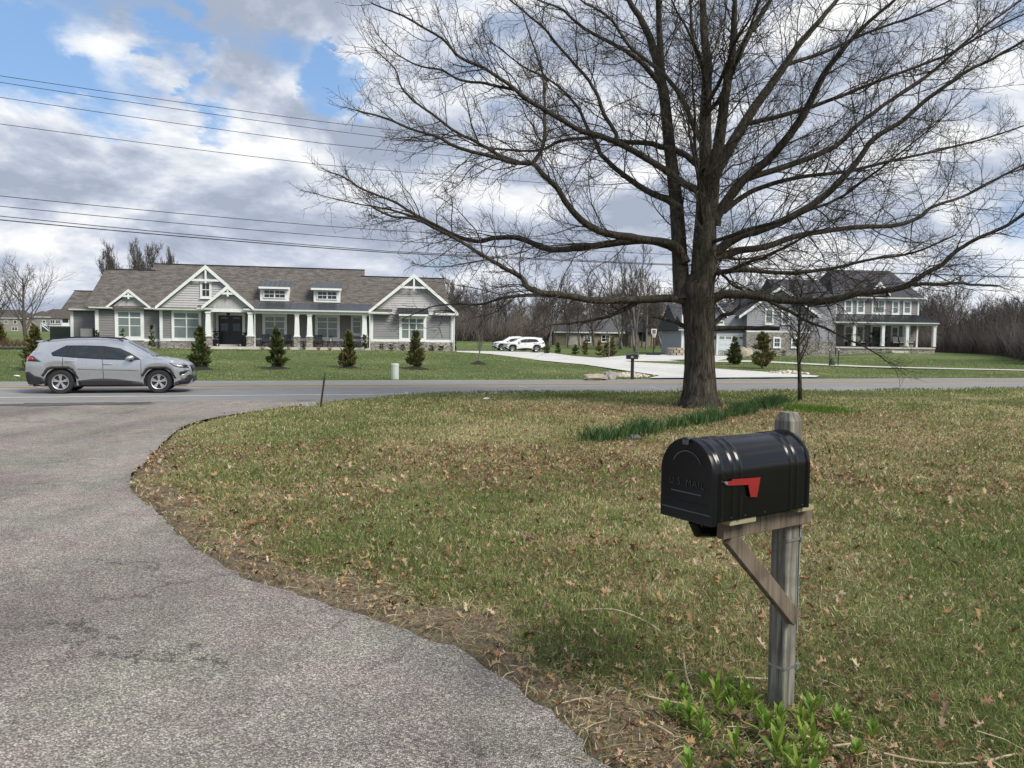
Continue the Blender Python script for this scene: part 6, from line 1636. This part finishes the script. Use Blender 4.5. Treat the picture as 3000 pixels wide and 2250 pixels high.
for i, (px, tp_, wd, v, lab, cl) in enumerate(((284, 962, 14, -2.2, 'slim shrub by the left corner board of the grey house', EG), (360, 965, 26, -2.4, 'thin yellowish shrub before the leftmost house window', EY), (445, 955, 16, -2.4, 'thin tall shrub between the two left windows', EG), (890, 1002, 9, -3.2, 'tiny pointed evergreen between the middle porch columns', EG),
        (1068, 978, 15, -3.4, 'slender shrub at the last porch column', EG), (1331, 978, 9, -2.2, 'narrow evergreen at the right corner of the grey house', EG))):
    p = at_house(HA, px, 1015, v); m_ = p.y / F_PX; zg = gz(p.x, p.y, .05)
    top = at_y(px, tp_, p.y).z
    evergreen('shrub', (p.x, p.y, zg), top - zg, wd / 2 * m_, 80 + i, lab, cl, 420, None, .7, 'shrub')
gs = 'small round shrubs along the stone wall of the gable wing'
for i, (cx, lab) in enumerate(((960, 'first small round shrub under the gable wing wall, left end'), (1087, 'second small round shrub under the gable wing wall'), (1238, 'small round shrub left of the evergreen at the gable wing'), (1610, 'small round shrub right of the evergreen at the gable wing'), (1733, 'last small round shrub near the right corner of the gable wing'))):
    p = at_house(HA, 900 + cx * .22604, 1020, -3.6); evergreen('shrub', (p.x, p.y, gz(p.x, p.y)), .52, .26, 100 + i, lab, [(.03, .035, .02), (.04, .045, .02), (.05, .035, .025)], 260, gs, .3, 'shrub')
def twig_shrub(loc, h, seed, label, m, n=26):
    rg = np.random.default_rng(seed); tw = Twigs()
    for k in range(n):
        a = rg.uniform(0, 6.28); P, _ = wander(np.zeros(3), nrm(np.array([math.cos(a), math.sin(a), rg.uniform(.8, 2.2)])), h * rg.uniform(.6, 1.1), 3, .15, np.zeros(3), rg); tw.tube(P, .012, .006)
    o = tw.build('bare_shrub', m); o.location = loc; return tag(o, label, 'shrub', 'bare reddish shrubs along the porch')
M_redtwig = mat('red_twig', (.16, .07, .05), (.11, .05, .04), 9, .9)
for i, (px, lab) in enumerate(((770, 'bare reddish shrub right of the entry column'), (845, 'bare reddish shrub left of the middle porch columns'), (934, 'bare reddish shrub in front of the right-hand black chair'), (967, 'bare reddish shrub in front of the porch lantern'))):
    p = at_house(HA, px, 1020, -3.4); twig_shrub((p.x, p.y, gz(p.x, p.y)), .5, 200 + i, lab, M_redtwig)
p = hit(20, 1018)
for i in range(5):
    q = hit(10 + i * 16, 1016); twig_shrub((q.x, q.y, gz(q.x, q.y)), .75, 240 + i, 'bare reddish stems in the mulch strip left of the silver car', M_redtwig, 40)['group'] = 'reddish stems in the left mulch strip'
q0, q1, q2, q3 = hit(-10, 1019), hit(205, 1021), hit(205, 1025), hit(-10, 1025)
cdt_sheet('mulch_strip', [(q.x, q.y) for q in (q0, q1, q2, q3)], 2, lambda x, y: float(rise(x, y)) + .09, M_mulch, 'structure')

# ------------------------------------------------------------------ porch furniture
def adirondack(H, px, v, zf, label, seatm, cushion=None, group=None, face=0.0, name='porch_chair', sc=1.0):
    u = H.U(px, v, 1000); p = H.world(u, v, zf); e = empty(name, p, H.th + face, label, 'chair', group); e.scale = (sc,) * 3
    MB().prism([(-.28, -.3, .40), (-.28, .25, .30), (-.28, .25, .27), (-.28, -.3, .37)], (.56, 0, 0)).build('seat', seatm, e)
    bk = MB()
    for k in range(5): bk.bar((-.24 + .12 * k, .24, .30), (-.24 + .12 * k, .50, 1.02), .10, .022, up=(0, 1, 0))
    bk.bar((-.28, .40, .72), (.28, .40, .72), .03, .06); bk.build('backrest', seatm, e)
    for s_ in (-1, 1):
        MB().box(s_ * .34 - .06, s_ * .34 + .06, -.36, .36, .58, .605).build('armrest', seatm, e)
        MB().box(s_ * .31 - .02, s_ * .31 + .02, -.33, -.24, 0, .58).build('leg', seatm, e); MB().bar((s_ * .31, -.2, .36), (s_ * .31, .42, .02), .04, .1).build('leg', seatm, e); MB().box(s_ * .35 - .015, s_ * .35 + .015, .26, .33, .0, .58).build('leg', seatm, e)
    if cushion:
        MB().prism([(-.26, -.3, .50), (-.26, .22, .42), (-.26, .25, .31), (-.26, -.3, .41)], (.52, 0, 0)).build('seat_cushion', cushion, e, bevel=.02)
        MB().bar((0, .20, .38), (0, .42, 1.0), .50, .12, up=(0, 1, 0)).build('back_cushion', cushion, e, bevel=.02)
    return e
gc = 'black chairs on the porch of the grey house'
for px, lab in ((777, 'black slatted chair under the first porch window, at its left'), (842, 'black slatted chair under the first porch window, at its right'), (933, 'black slatted chair in front of the second porch window')): adirondack(HA, px, -1.3, ZFL_A, lab, M_black, None, gc)
def lantern(p, rz, h, label):
    e = empty('lantern', p, rz, label, 'lantern'); MB().box(-h * .28, h * .28, -h * .28, h * .28, 0, .04).frustum(0, 0, h * .72, h * .92, h * .3, .03).tube([(0, 0, h * .9), (0, 0, h)], .02, 6).build('frame', M_black, e)
    for sx in (-1, 1):
        for sy in (-1, 1): MB().box(sx * h * .24 - .012, sx * h * .24 + .012, sy * h * .24 - .012, sy * h * .24 + .012, .041, h * .719).build('corner_bar', M_black, e)
    MB().tube([(0, 0, .041), (0, 0, h * .4)], h * .09, 8).build('candle', M_white, e)
tb = HA.world(HA.U(969, -1.3, 1000), -1.3, ZFL_A)
te = empty('side_table', tb, HA.th, 'small black side table under the second porch window', 'table')
MB().box(-.3, .3, -.3, .3, .42, .46).build('tabletop', M_black, te)
for sx in (-1, 1):
    for sy in (-1, 1): MB().box(sx * .26 - .025, sx * .26 + .025, sy * .26 - .025, sy * .26 + .025, 0, .42).build('leg', M_black, te)
lantern(tb + Vector((0, 0, .462)), HA.th, .55, 'black lantern standing on the porch side table')
for px, lab in ((637, 'pair of pale candles lantern left of the double door'), (704, 'lantern with pale candle right of the double door')):
    lantern(HA.world(HA.U(px, -1.6, 1010), -1.6, ZFL_A), HA.th, .5, lab.replace('pair of pale candles lantern', 'lantern with pale candle'))
def planter(H, px, v, zf, h, r, label, ball=None):
    e = empty('planter', H.world(H.U(px, v, 1000), v, zf), H.th, label, 'planter')
    MB().frustum(0, 0, 0, h, r * .75, r).build('pot', M_black, e, bevel=.01)
    V, F, c = evergreen_mesh(int(px), ball or .5, r * 1.3, 260, [(.02, .022, .02), (.03, .035, .02)], .4); V[:, 2] += h - .05
    np_mesh('foliage', V, F, M_ever, e, color=c)
planter(HA, 633, -1.0, ZFL_A, .55, .25, 'tall black planter with dark plant left of the double door', .85); planter(HA, 718, -1.0, ZFL_A, .95, .28, 'big square black planter right of the double door', .15)
gw_ = 'cushioned chairs on the porch of the right house'; M_dw = mat('dark_wicker', (.04, .028, .022), (.028, .02, .016), 40, .8); M_cu = mat('cream_cushion', (.62, .60, .54), (.55, .53, .48), 6, .9)
for px, lab in ((2521, 'cushioned porch chair left of the teal door, beside the first column'), (2624, 'cushioned porch chair just right of the second column'), (2643, 'dark framed porch chair in the middle, behind the third column'), (2668, 'cream cushioned porch chair at the right end of the porch')): adirondack(HB, px, -1.4, ZFL_B, lab, M_dw, M_cu, gw_, .3 if px < 2600 else -.4, sc=1.25)
planter(HB, 2554, -1.0, ZFL_B, .5, .28, 'dark urn with cone plant left of the teal door', 1.3); planter(HB, 2590, -1.0, ZFL_B, .5, .3, 'dark urn with cone plant right of the teal door', 1.4); planter(HB, 2486, -1.8, ZFL_B, .5, .3, 'green potted plant at the left end of the right porch', .9)

# ------------------------------------------------------------------ things along the far verge
p = hit(1157, 1113); m_ = p.y / F_PX; e = empty('utility_pedestal', (p.x, p.y, gz(p.x, p.y)), 0, 'pale green utility pedestal standing on the far verge', 'pedestal')
Mp = mat('pale_green_plastic', (.50, .56, .50), (.45, .51, .45), 2, .5); hh = 48 * m_; rr = 11.3 * m_
MB().lathe([(rr, -.1), (rr, hh * .86)], 28, (0, 0, 0)).build('base', Mp, e, True); MB().lathe([(rr * 1.05, hh * .861), (rr * 1.05, hh * .96), (rr * .9, hh)], 28).build('cap', Mp, e, True, angle=25)
p = gnd(1852, 1105.5, .1); m_ = p.y / F_PX; e = empty('kerb_mailbox', (p.x, p.y, .05), TH, 'small black mailbox on a square post among rocks beyond the road', 'mailbox')
w_ = 13.4 * m_; MB().box(-3.6 * m_, 3.6 * m_, -3.6 * m_, 3.6 * m_, -.1, 58 * m_).build('post', M_black, e)
b = MB(); pr = [(-w_, 56.5 * m_), (-w_, 67 * m_)] + [(-w_ * math.cos(a), 67 * m_ + 5.5 * m_ * math.sin(a)) for a in np.linspace(.35, math.pi - .35, 8)] + [(w_, 67 * m_), (w_, 56.5 * m_)]
b.prism([(x, -.16, z) for x, z in pr], (0, .42, 0)); b.build('box', M_black, e, bevel=.008)
MB().box(-w_ * .75, -w_ * .15, -.172, -.161, 61 * m_, 65.5 * m_).build('number_plate', mat('plate_grey', (.35, .35, .36), (.12, .12, .12), 30, .6, vary=.15), e)
def rocks(name, pxs, n, seed, smin, smax, label=None):
    rg = np.random.default_rng(seed); P = [hit(*q) for q in pxs]; V = []; F = []; k = 0; C = []
    pal = np.array([(.52, .47, .38), (.42, .36, .28), (.60, .57, .50), (.33, .29, .25), (.48, .40, .33)])
    for i in range(n):
        w_ = rg.dirichlet(np.ones(len(P)) * .7); p = sum((np.array(q) * w2 for q, w2 in zip(P, w_)), np.zeros(3)); s_ = rg.uniform(smin, smax)
        vs, fs = rock_mesh(int(rg.integers(0, 9999)), 7, 4); vs = np.array(vs) * s_ * np.array([1, .8, .65]); a = rg.uniform(0, 6.28); rot = np.array([[math.cos(a), -math.sin(a), 0], [math.sin(a), math.cos(a), 0], [0, 0, 1]])
        vs = vs @ rot.T + [p[0], p[1], gz(p[0], p[1]) + s_ * .35 + .03 + .1 * float(np.prod(w_) * len(P) ** len(P))]
        V.append(vs); F.append(np.array(fs) + k); k += len(vs); C.append(np.repeat(pal[rg.integers(0, 5)][None], len(vs), 0))
    o = np_mesh(name, np.concatenate(V), np.concatenate(F), tint_mat('river_stone', .9, 0, .2, 9), None, True, np.concatenate(C)); return tag(o, kind='stuff')
rocks('river_rocks', [(1745, 1106), (1800, 1098), (1860, 1094), (1928, 1104), (1880, 1110), (1800, 1110)], 420, 3, .05, .12)
rocks('verge_rocks', [(2240, 1096), (2290, 1092), (2345, 1094), (2375, 1100), (2300, 1099)], 160, 4, .06, .15)
for px, py, sx, sz, sd_, lab in ((1742, 1107, .62, .17, 3, 'long flat tan boulder left of the far mailbox'), (1785, 1105, .38, .24, 9, 'grey rounded boulder just left of the far mailbox')):
    p = gnd(px, py, .1); rock('boulder', (p.x, p.y, .12), (sx, .4, sz), M_rocktan if sd_ == 3 else M_rock, sd_, lab, 'boulder', rz=TH)
p = hit(2181, 1049); rock('boulder', (p.x, p.y, gz(p.x, p.y, .2)), (.9, .6, .75), M_rocktan, 14, 'big tan boulder right of the garage door', 'boulder')
p = hit(1980, 1043); e = empty('stone_stack', (p.x, p.y, gz(p.x, p.y)), 0, 'low round stack of pale stones on the lawn left of the garage', 'stone stack')
for k in range(3):
    b = MB(); n = 9
    for j in range(n):
        a = 6.283 * (j + .5 * (k % 2)) / n; c = Vector((math.cos(a) * .75, math.sin(a) * .75, .2 + .27 * k)); mt = Matrix.Translation(c) @ Matrix.Rotation(a, 4, 'Z'); b.box(-.17, .17, -.24, .24, -.12, .12, mt)
    b.build('stone_course', M_rocktan, e, bevel=.03)
# basketball hoop
p = hit(1914, 1042); m_ = p.y / F_PX; e = empty('basketball_hoop', (p.x, p.y, gz(p.x, p.y)), R(-8), 'portable basketball hoop with white framed backboard', 'basketball hoop')
MB().prism([(-.75, -.5, 0), (.75, -.5, 0), (.6, .6, 0), (-.6, .6, 0)], (0, 0, .28)).build('base', M_black, e, bevel=.05)
H_ = 78 * m_; MB().tube([(0, .1, .2), (0, .1, H_ * .82)], .06, 8).bar((0, .1, H_ * .8), (0, -.35, H_ * .95), .06, .06).build('pole', M_black, e)
bw = 7.5 * m_; b = MB()
for q in ((-bw, -bw + .09, H_ - 15 * m_, H_), (bw - .09, bw, H_ - 15 * m_, H_), (-bw + .09, bw - .09, H_ - .09, H_), (-bw + .09, bw - .09, H_ - 15 * m_, H_ - 15 * m_ + .09)): b.box(q[0], q[1], -.42, -.38, q[2], q[3])
bb = b.build('backboard', M_white, e); MB().box(-bw + .09, bw - .09, -.405, -.395, H_ - 15 * m_ + .09, H_ - .09).build('board_panel', mat('board_glass', (.20, .13, .12), (.16, .10, .10), 2, .3), bb)
rg_ = [(.23 * math.cos(a), -.66 + .23 * math.sin(a), H_ - 13 * m_) for a in np.linspace(0, 6.283, 18)]; MB().tube(rg_, .022, 6).build('rim', mat('orange_rim', (.5, .09, .04), None, 4, .5), e, True)
b = MB()
for k in range(12):
    a0 = 6.283 * k / 12
    for s_ in (.4, -.4): b.bar((.22 * math.cos(a0), -.66 + .22 * math.sin(a0), H_ - 13 * m_), (.13 * math.cos(a0 + s_), -.66 + .13 * math.sin(a0 + s_), H_ - 13 * m_ - .42), .02, .02)
b.build('net', M_white, e)
# watered sapling of the right house
p = hit(2437, 1073); m_ = p.y / F_PX; e = empty('tree_watering_bag', (p.x, p.y, gz(p.x, p.y)), 0, 'dark green watering bag zipped round a staked sapling', 'watering bag')
MB().lathe([(9 * m_, -.05), (8.5 * m_, .5 * 23 * m_), (5 * m_, 20 * m_), (2 * m_, 25 * m_)], 12).build('bag', mat('green_bag', (.015, .05, .045), (.01, .035, .03), 6, .6), e, True, angle=60)
for dx, lab in ((-7, 'black stake with white tip left of the green watering bag'), (18, 'black stake with white tip right of the green watering bag')):
    q = hit(2437 + dx, 1074); o = empty('stake', (q.x, q.y, gz(q.x, q.y)), 0, lab, 'stake'); MB().tube([(0, 0, -.1), (0, 0, 47 * m_)], .035, 6).build('shaft', M_black, o); MB().tube([(0, 0, 47 * m_ + .001), (0, 0, 51 * m_)], .042, 6).build('tip', M_white, o)
# dark garden fence and air unit left of the house
p0, p1 = HA.world(HA.U(150, 9, 1000), 9, 0), HA.world(HA.U(214, 9, 1000), 9, 0); zf = gz(p0.x, p0.y)
e = empty('garden_fence', (0, 0, 0), 0, 'dark green garden fence left of the grey house', 'fence'); b = MB(); n = 30
for k in range(n): q = p0.lerp(p1, k / (n - 1)); b.box(q.x - .09, q.x + .09, q.y - .02, q.y + .02, zf - .2, zf + 1.75 - (.15 if k % 2 else 0))
b.build('palings', mat('dark_green_fence', (.014, .024, .02), (.01, .018, .015), 3, .8), e)
MB().bar(p0 + Vector((0, .06, zf + 1.4)), p1 + Vector((0, .06, zf + 1.4)), .05, .1).build('rail', M_black, e)
q = HA.world(HA.U(259, .5, 1000), .5, 0); MBu = empty('air_conditioner', (q.x, q.y, gz(q.x, q.y)), HA.th, 'grey air conditioning unit by the left wall of the house', 'air conditioner')
MB().box(-.45, .45, -.45, .45, 0, 1.55).build('casing', mat('unit_grey', (.22, .22, .22), (.18, .18, .18), 3, .6), MBu, bevel=.02); MB().lathe([(.36, 1.551), (.36, 1.58)], 20).build('fan_grille', M_black, MBu)

# ------------------------------------------------------------------ overhead wires along the far side of the road
WP = Vector((NX, NY, 0)) * (S_FAR + 3.0); WN = Vector((NX, NY, 0))
names = ['topmost thin wire crossing the sky', 'second wire from the top, close below the first', 'third wire from the top, across the blue gap', 'fourth wire from the top, the last of the upper set', 'fifth wire from the top, first of the lower set', 'sixth wire from the top', 'seventh wire, just above the thick lowest one', 'lowest and thickest of the wires crossing the sky']
for i, (y0, x1, y1, r) in enumerate(((222, 1080, 374, .012), (241, 1090, 399, .012), (285, 1020, 430, .012), (363, 1000, 489, .012), (574, 1046, 670, .014), (604, 1117, 704, .014), (633, 1117, 735, .016), (644, 1117, 739, .021))):
    A_, B_ = plane_hit(0, y0, WP, WN), plane_hit(x1, y1, WP, WN); ta, tb_ = A_.x * TX + A_.y * TY, B_.x * TX + B_.y * TY
    pts = []
    for t in np.linspace(-40, 95, 46):
        f = (t - ta) / (tb_ - ta); z = A_.z + (B_.z - A_.z) * min(f, 1.0 + .15 * (f - 1) if f > 1 else f) + .0009 * (t - ta) * (t - tb_) * (1 if t < tb_ else .25)
        q = WP + Vector((TX, TY, 0)) * t; pts.append((q.x, q.y, z))
    tag(MB().tube(pts, r, 5).build('power_line', M_wire, None, True), names[i], 'wire', 'overhead wires along the road')

# ------------------------------------------------------------------ far bare trees and woods
def bare_tree_parts(seed, h, spread, r, twig=.02, nl=14, ns=8, nt=5, up=.10, fork=.25, stems=1, k3=3):
    rg = np.random.default_rng(seed); tr, cr_ = Twigs(), Twigs()
    for st_ in range(stems):
        d0 = nrm(np.array([rg.normal(0, .08 + .12 * (stems > 1)), rg.normal(0, .08 + .12 * (stems > 1)), 1]))
        P, _ = wander(np.array([rg.normal(0, .2) * (stems > 1), rg.normal(0, .2) * (stems > 1), -.2]), d0, h * rg.uniform(.75, .92), 9, .06, np.array([0, 0, .05]), rg)
        tr.tube(P, r, r * .18, 7)
        for i in range(nl):
            f = fork + (1 - fork) * (i + rg.random()) / nl * .97; q = min(int(f * 9), 8); p = P[q] + (P[q + 1] - P[q]) * (f * 9 - q)
            L = spread * (1.15 - .75 * f) * rg.uniform(.7, 1.2)
            B, _ = wander(p, side_dir(nrm(P[q + 1] - P[q]), rg.uniform(.5, 1.05), rg, .0), L, 6, .12, np.array([0, 0, up]), rg)
            rb = max(r * .42 * (1 - .6 * f), twig * 1.3); cr_.tube(B, rb, twig * .9, 4)
            for j in range(ns):
                g = .2 + .8 * (j + rg.random()) / ns * .98; qq = min(int(g * 6), 5); pp = B[qq] + (B[qq + 1] - B[qq]) * (g * 6 - qq)
                S, _ = wander(pp, side_dir(nrm(B[qq + 1] - B[qq]), rg.uniform(.4, .95), rg), L * .42 * rg.uniform(.5, 1.1), 3, .15, np.array([0, 0, up * 1.2]), rg)
                cr_.tube(S, twig, twig * .6, 3)
                for _ in range(nt):
                    k = rg.integers(1, 4); T_, _ = wander(S[k], side_dir(nrm(S[k] - S[k - 1]), rg.uniform(.3, .9), rg), L * .2 * rg.uniform(.5, 1.2), 2, .15, np.array([0, 0, up]), rg); cr_.tube(T_, twig * .7, twig * .4, 3)
    return tr.arrays(), cr_.arrays()
def tree_thing(name, loc, parts, label, mt, mc, group=None, rz=0, sc=1):
    e = empty(name, loc, rz, label, 'tree', group); e.scale = (sc,) * 3
    (tv, tf), (cv, cf) = parts; np_mesh('trunk', tv, tf, mt, e, True); np_mesh('crown', cv, cf, mc, e); return e
M_tw_far = mat('far_twigs', (.125, .108, .10), (.085, .073, .068), .3, .95, spec=.1); M_tw_brown = mat('far_brown_twigs', (.13, .112, .10), (.088, .076, .068), .3, .95, spec=.1)
PROTO = [bare_tree_parts(300 + i, 12, 4.6, .17, .024, 16, 8, 5) for i in range(5)]
def on_px(px, Y, py=1000): p = at_y(px, py, Y); return p.x, p.y, gz(p.x, p.y) - .1
def build_woods():
    rg = np.random.default_rng(5); V, F, k = [], [], 0
    def put(x, y, sc, pr):
        nonlocal k
        a = rg.uniform(0, 6.28); c, s_ = math.cos(a), math.sin(a); rot = np.array([[c, -s_, 0], [s_, c, 0], [0, 0, 1]]).T
        for (v, f) in pr: V.append((v * sc) @ rot + [x, y, gz(x, y) - .2]); F.append(f + k); k += len(v)
    for i in range(95):
        px = rg.uniform(1270, 2080); Y = rg.uniform(128, 175); x, y, _ = on_px(px, Y); put(x, y, rg.uniform(.68, 1.08), PROTO[rg.integers(5)])
    for i in range(12):
        px = rg.uniform(1650, 1960); Y = rg.uniform(108, 119); x, y, _ = on_px(px, Y); put(x, y, rg.uniform(.6, .9), PROTO[rg.integers(5)])
    for i in range(70):
        px = rg.uniform(2080, 2760); Y = rg.uniform(122, 165); x, y, _ = on_px(px, Y); put(x, y, rg.uniform(.7, 1.15), PROTO[rg.integers(5)])
    for i in range(110):
        px = rg.uniform(2700, 3250); lim = 108 - (px - 2760) * .15; Y = rg.uniform(max(64, lim), max(64, lim) + 45); x, y, _ = on_px(px, Y); put(x, y, rg.uniform(.36, .72), PROTO[rg.integers(5)])
    for i in range(60):
        px = rg.uniform(-250, 1300); Y = rg.uniform(310, 400); x, y, _ = on_px(px, Y); put(x, y, rg.uniform(.6, 1.0), PROTO[rg.integers(5)])
    tag(np_mesh('woods', np.concatenate(V), np.concatenate(F), M_tw_far), kind='stuff')
    V, F, k = [], [], 0
    def brush(n, fx, hh, wd):
        nonlocal k
        x, y = fx(n); z = np.array([gz(a, b) for a, b in zip(x, y)]); h = hh * (.3 + .9 * rg.random(n) ** 1.5); a = rg.random(n) * 6.28; ln = rg.normal(0, .35, (n, 2))
        w_ = wd * (.5 + rg.random(n)); p = np.stack([x, y, z - .1], 1); z0 = rg.random(n) * hh * .35; p[:, 2] += z0
        sv = np.stack([np.cos(a) * w_, np.sin(a) * w_, 0 * a], 1); sv2 = np.stack([-np.sin(a) * w_, np.cos(a) * w_, 0 * a], 1); tp = p + np.stack([ln[:, 0] * h, ln[:, 1] * h, h], 1)
        V.append(np.stack([p - sv, p + sv, p + sv2, tp], 1).reshape(-1, 3)); b = np.arange(n)[:, None] * 4 + k
        F.append(np.concatenate([b + np.array([[0, 1, 3]]), b + np.array([[1, 2, 3]]), b + np.array([[2, 0, 3]])])); k += 4 * n
    def band(p0, p1, y0, y1):
        def f(n):
            px = rg.uniform(p0, p1, n); Y = np.array([rg.uniform(y0(q), y1(q)) for q in px]); P = [on_px(a, b) for a, b in zip(px, Y)]
            return np.array([q[0] for q in P]), np.array([q[1] for q in P])
        return f
    brush(9000, band(1290, 1700, lambda q: 126, lambda q: 165), 5.0, .05); brush(5000, band(1680, 2120, lambda q: 135, lambda q: 170), 4.0, .05)
    brush(24000, band(2690, 3260, lambda q: max(62, 108 - (q - 2760) * .15), lambda q: max(62, 108 - (q - 2760) * .15) + 38), 3.6, .04)
    brush(5000, band(2080, 2760, lambda q: 124, lambda q: 160), 5, .06); brush(5000, band(-250, 1300, lambda q: 310, lambda q: 400), 5, .10)
    tag(np_mesh('brushwood', np.concatenate(V), np.concatenate(F), M_tw_brown), kind='stuff')
    # single trees one can tell apart
    q = on_px(76, 96); tree_thing('bare_tree', q, bare_tree_parts(41, 9.4, 6.6, .26, .016, 20, 10, 6, .10, .14), 'round bare tree on the left between the far houses and the silver car', M_bark_far, M_tw_far)
    q = on_px(-12, 100); tree_thing('bare_tree', q, bare_tree_parts(43, 8.5, 4.8, .24, .017, 14, 9, 5, .12, .25), 'bare tree cut by the left edge before the beige far house', M_bark_far, M_tw_far)
    g = 'upright bare trees showing above the roof of the grey house'
    for i, (px, top, lab) in enumerate(((338, 748, 'leftmost and lowest of the upright bare trees above the roof'), (388, 728, 'second upright bare tree above the roof, from the left'), (432, 716, 'tallest upright bare tree above the roof'), (478, 738, 'rightmost upright bare tree above the roof'))):
        x, y, z = on_px(px, 100); h = at_y(px, top, 100).z - z
        tree_thing('upright_bare_tree', (x, y, z), bare_tree_parts(50 + i, h * 1.14, 3.4, .11, .0155, 28, 11, 7, .32, .3, 3), lab, M_bark_far, M_tw_far, g)
    g = 'pale bare trees in front of the ranch house'
    for i, (px, Y, h, lab, st_) in enumerate(((1862, 100, 16, 'tall pale bare tree with several trunks left of the hoop', 3), (1893, 104, 13, 'pale bare tree behind the far mailbox', 1), (1822, 106, 14.5, 'pale bare tree over the right end of the evergreen row', 2), (1948, 112, 13, 'pale bare tree beside the oak trunk, behind the hoop', 2), (1610, 116, 12, 'thin pale bare tree behind the white cars', 2), (1740, 118, 13, 'slender pale bare tree left of the ranch house', 2))):
        tree_thing('pale_bare_tree', on_px(px, Y), bare_tree_parts(70 + i, h, 4.2, .17, .02, 15, 8, 5, .16, .22, st_), lab, M_bark_pale, M_bark_far, g)
    g = 'bare trees at the edge of the right-hand woods'
    for i, (px, Y, h, lab) in enumerate(((2765, 106, 11.5, 'tall bare tree just right of the porch at the wood edge'), (2812, 102, 9.5, 'second bare tree from the porch at the wood edge'), (2880, 94, 7.5, 'rounded low bare tree at the middle of the right wood edge'), (2960, 82, 6, 'low bare tree near the right picture edge'))):
        tree_thing('bare_tree', on_px(px, Y), bare_tree_parts(90 + i, h, 3.8, .14, .019, 15, 8, 6, .14, .2), lab, M_bark_far, M_tw_brown, g)
    # young trees
    p = hit(1401, 1068); m_ = p.y / F_PX; h = 112 * m_
    tree_thing('sapling', (p.x, p.y, gz(p.x, p.y)), bare_tree_parts(31, h, .9, .045, .009, 14, 5, 2, .25, .35), 'small staked sapling in a dark mulch ring beside the driveway', M_bark_pale, M_bark_pale)
    o = MB(); n = 14; o.add([(0, 0, .2)] + [(math.cos(6.283 * i / n) * .55, math.sin(6.283 * i / n) * .55, -.03) for i in range(n)], [(0, 1 + i, 1 + (i + 1) % n) for i in range(n)]); o = o.build('mulch_ring', M_mulch); o.location = (p.x, p.y, gz(p.x, p.y, .06)); tag(o, kind='stuff')
    for px, py, top, lab in ((1783, 1050, 935, 'thin pale sapling trunk in front of the evergreen row'), (1874, 1050, 985, 'very thin sapling right of the far mailbox'), (2440, 1073, 948, 'thin sapling rising out of the green watering bag')):
        p = hit(px, py); m_ = p.y / F_PX; tree_thing('sapling', (p.x, p.y, gz(p.x, p.y)), bare_tree_parts(px, (py - top) * m_, 1.0, .05, .010, 12, 4, 2, .3, .5), lab, M_bark_pale, M_bark_pale)
    p = gnd(2346, 1174, .03); m_ = p.y / F_PX
    tree_thing('small_bare_tree', (p.x, p.y, .02), bare_tree_parts(8, 4.3, 1.5, .075, .0055, 24, 7, 5, .16, .30, 1), 'small slender bare tree with dark trunk right of the oak', M_bark, M_twig)
    tw = Twigs(); rg2 = np.random.default_rng(4)
    for i in range(60):
        q = gnd(2010 + rg2.normal(0, 14), 1190, .03); P, _ = wander(np.array([q.x, q.y, .0]), nrm(np.array([rg2.normal(0, .5), rg2.normal(0, .3), 1])), rg2.uniform(.25, .75), 4, .2, np.zeros(3), rg2); tw.tube(P, .005, .003)
    tag(tw.build('sucker_shoots', M_twig), 'tangle of thin bare shoots at the left foot of the oak trunk', 'shoots')
build_woods()
# a second tree reaches in from beyond the right edge with small hanging seed balls
def build_sweetgum():
    rg = np.random.default_rng(77); e = empty('sweetgum_tree', (17.2, 21.0, 0), 0, 'bare tree at the right edge with small dark hanging seed balls', 'tree')
    (tv, tf), (cv, cf) = bare_tree_parts(78, 13, 5.4, .22, .0075, 24, 9, 6, .05, .25); np_mesh('trunk', tv, tf, M_bark, e, True); np_mesh('crown', cv, cf, M_twig, e)
    V, F, k = [], [], 0; vs, fs = rock_mesh(1, 7, 4); vs = np.array(vs); fs = np.array(fs)
    for i in rg.choice(len(cv), 420): p = cv[i] - [0, 0, .07]; V.append(vs * .018 + p); F.append(fs + k); k += len(vs)
    o = np_mesh('seed_balls', np.concatenate(V), np.concatenate(F), M_twig, e); tag(o, kind='stuff')
build_sweetgum()
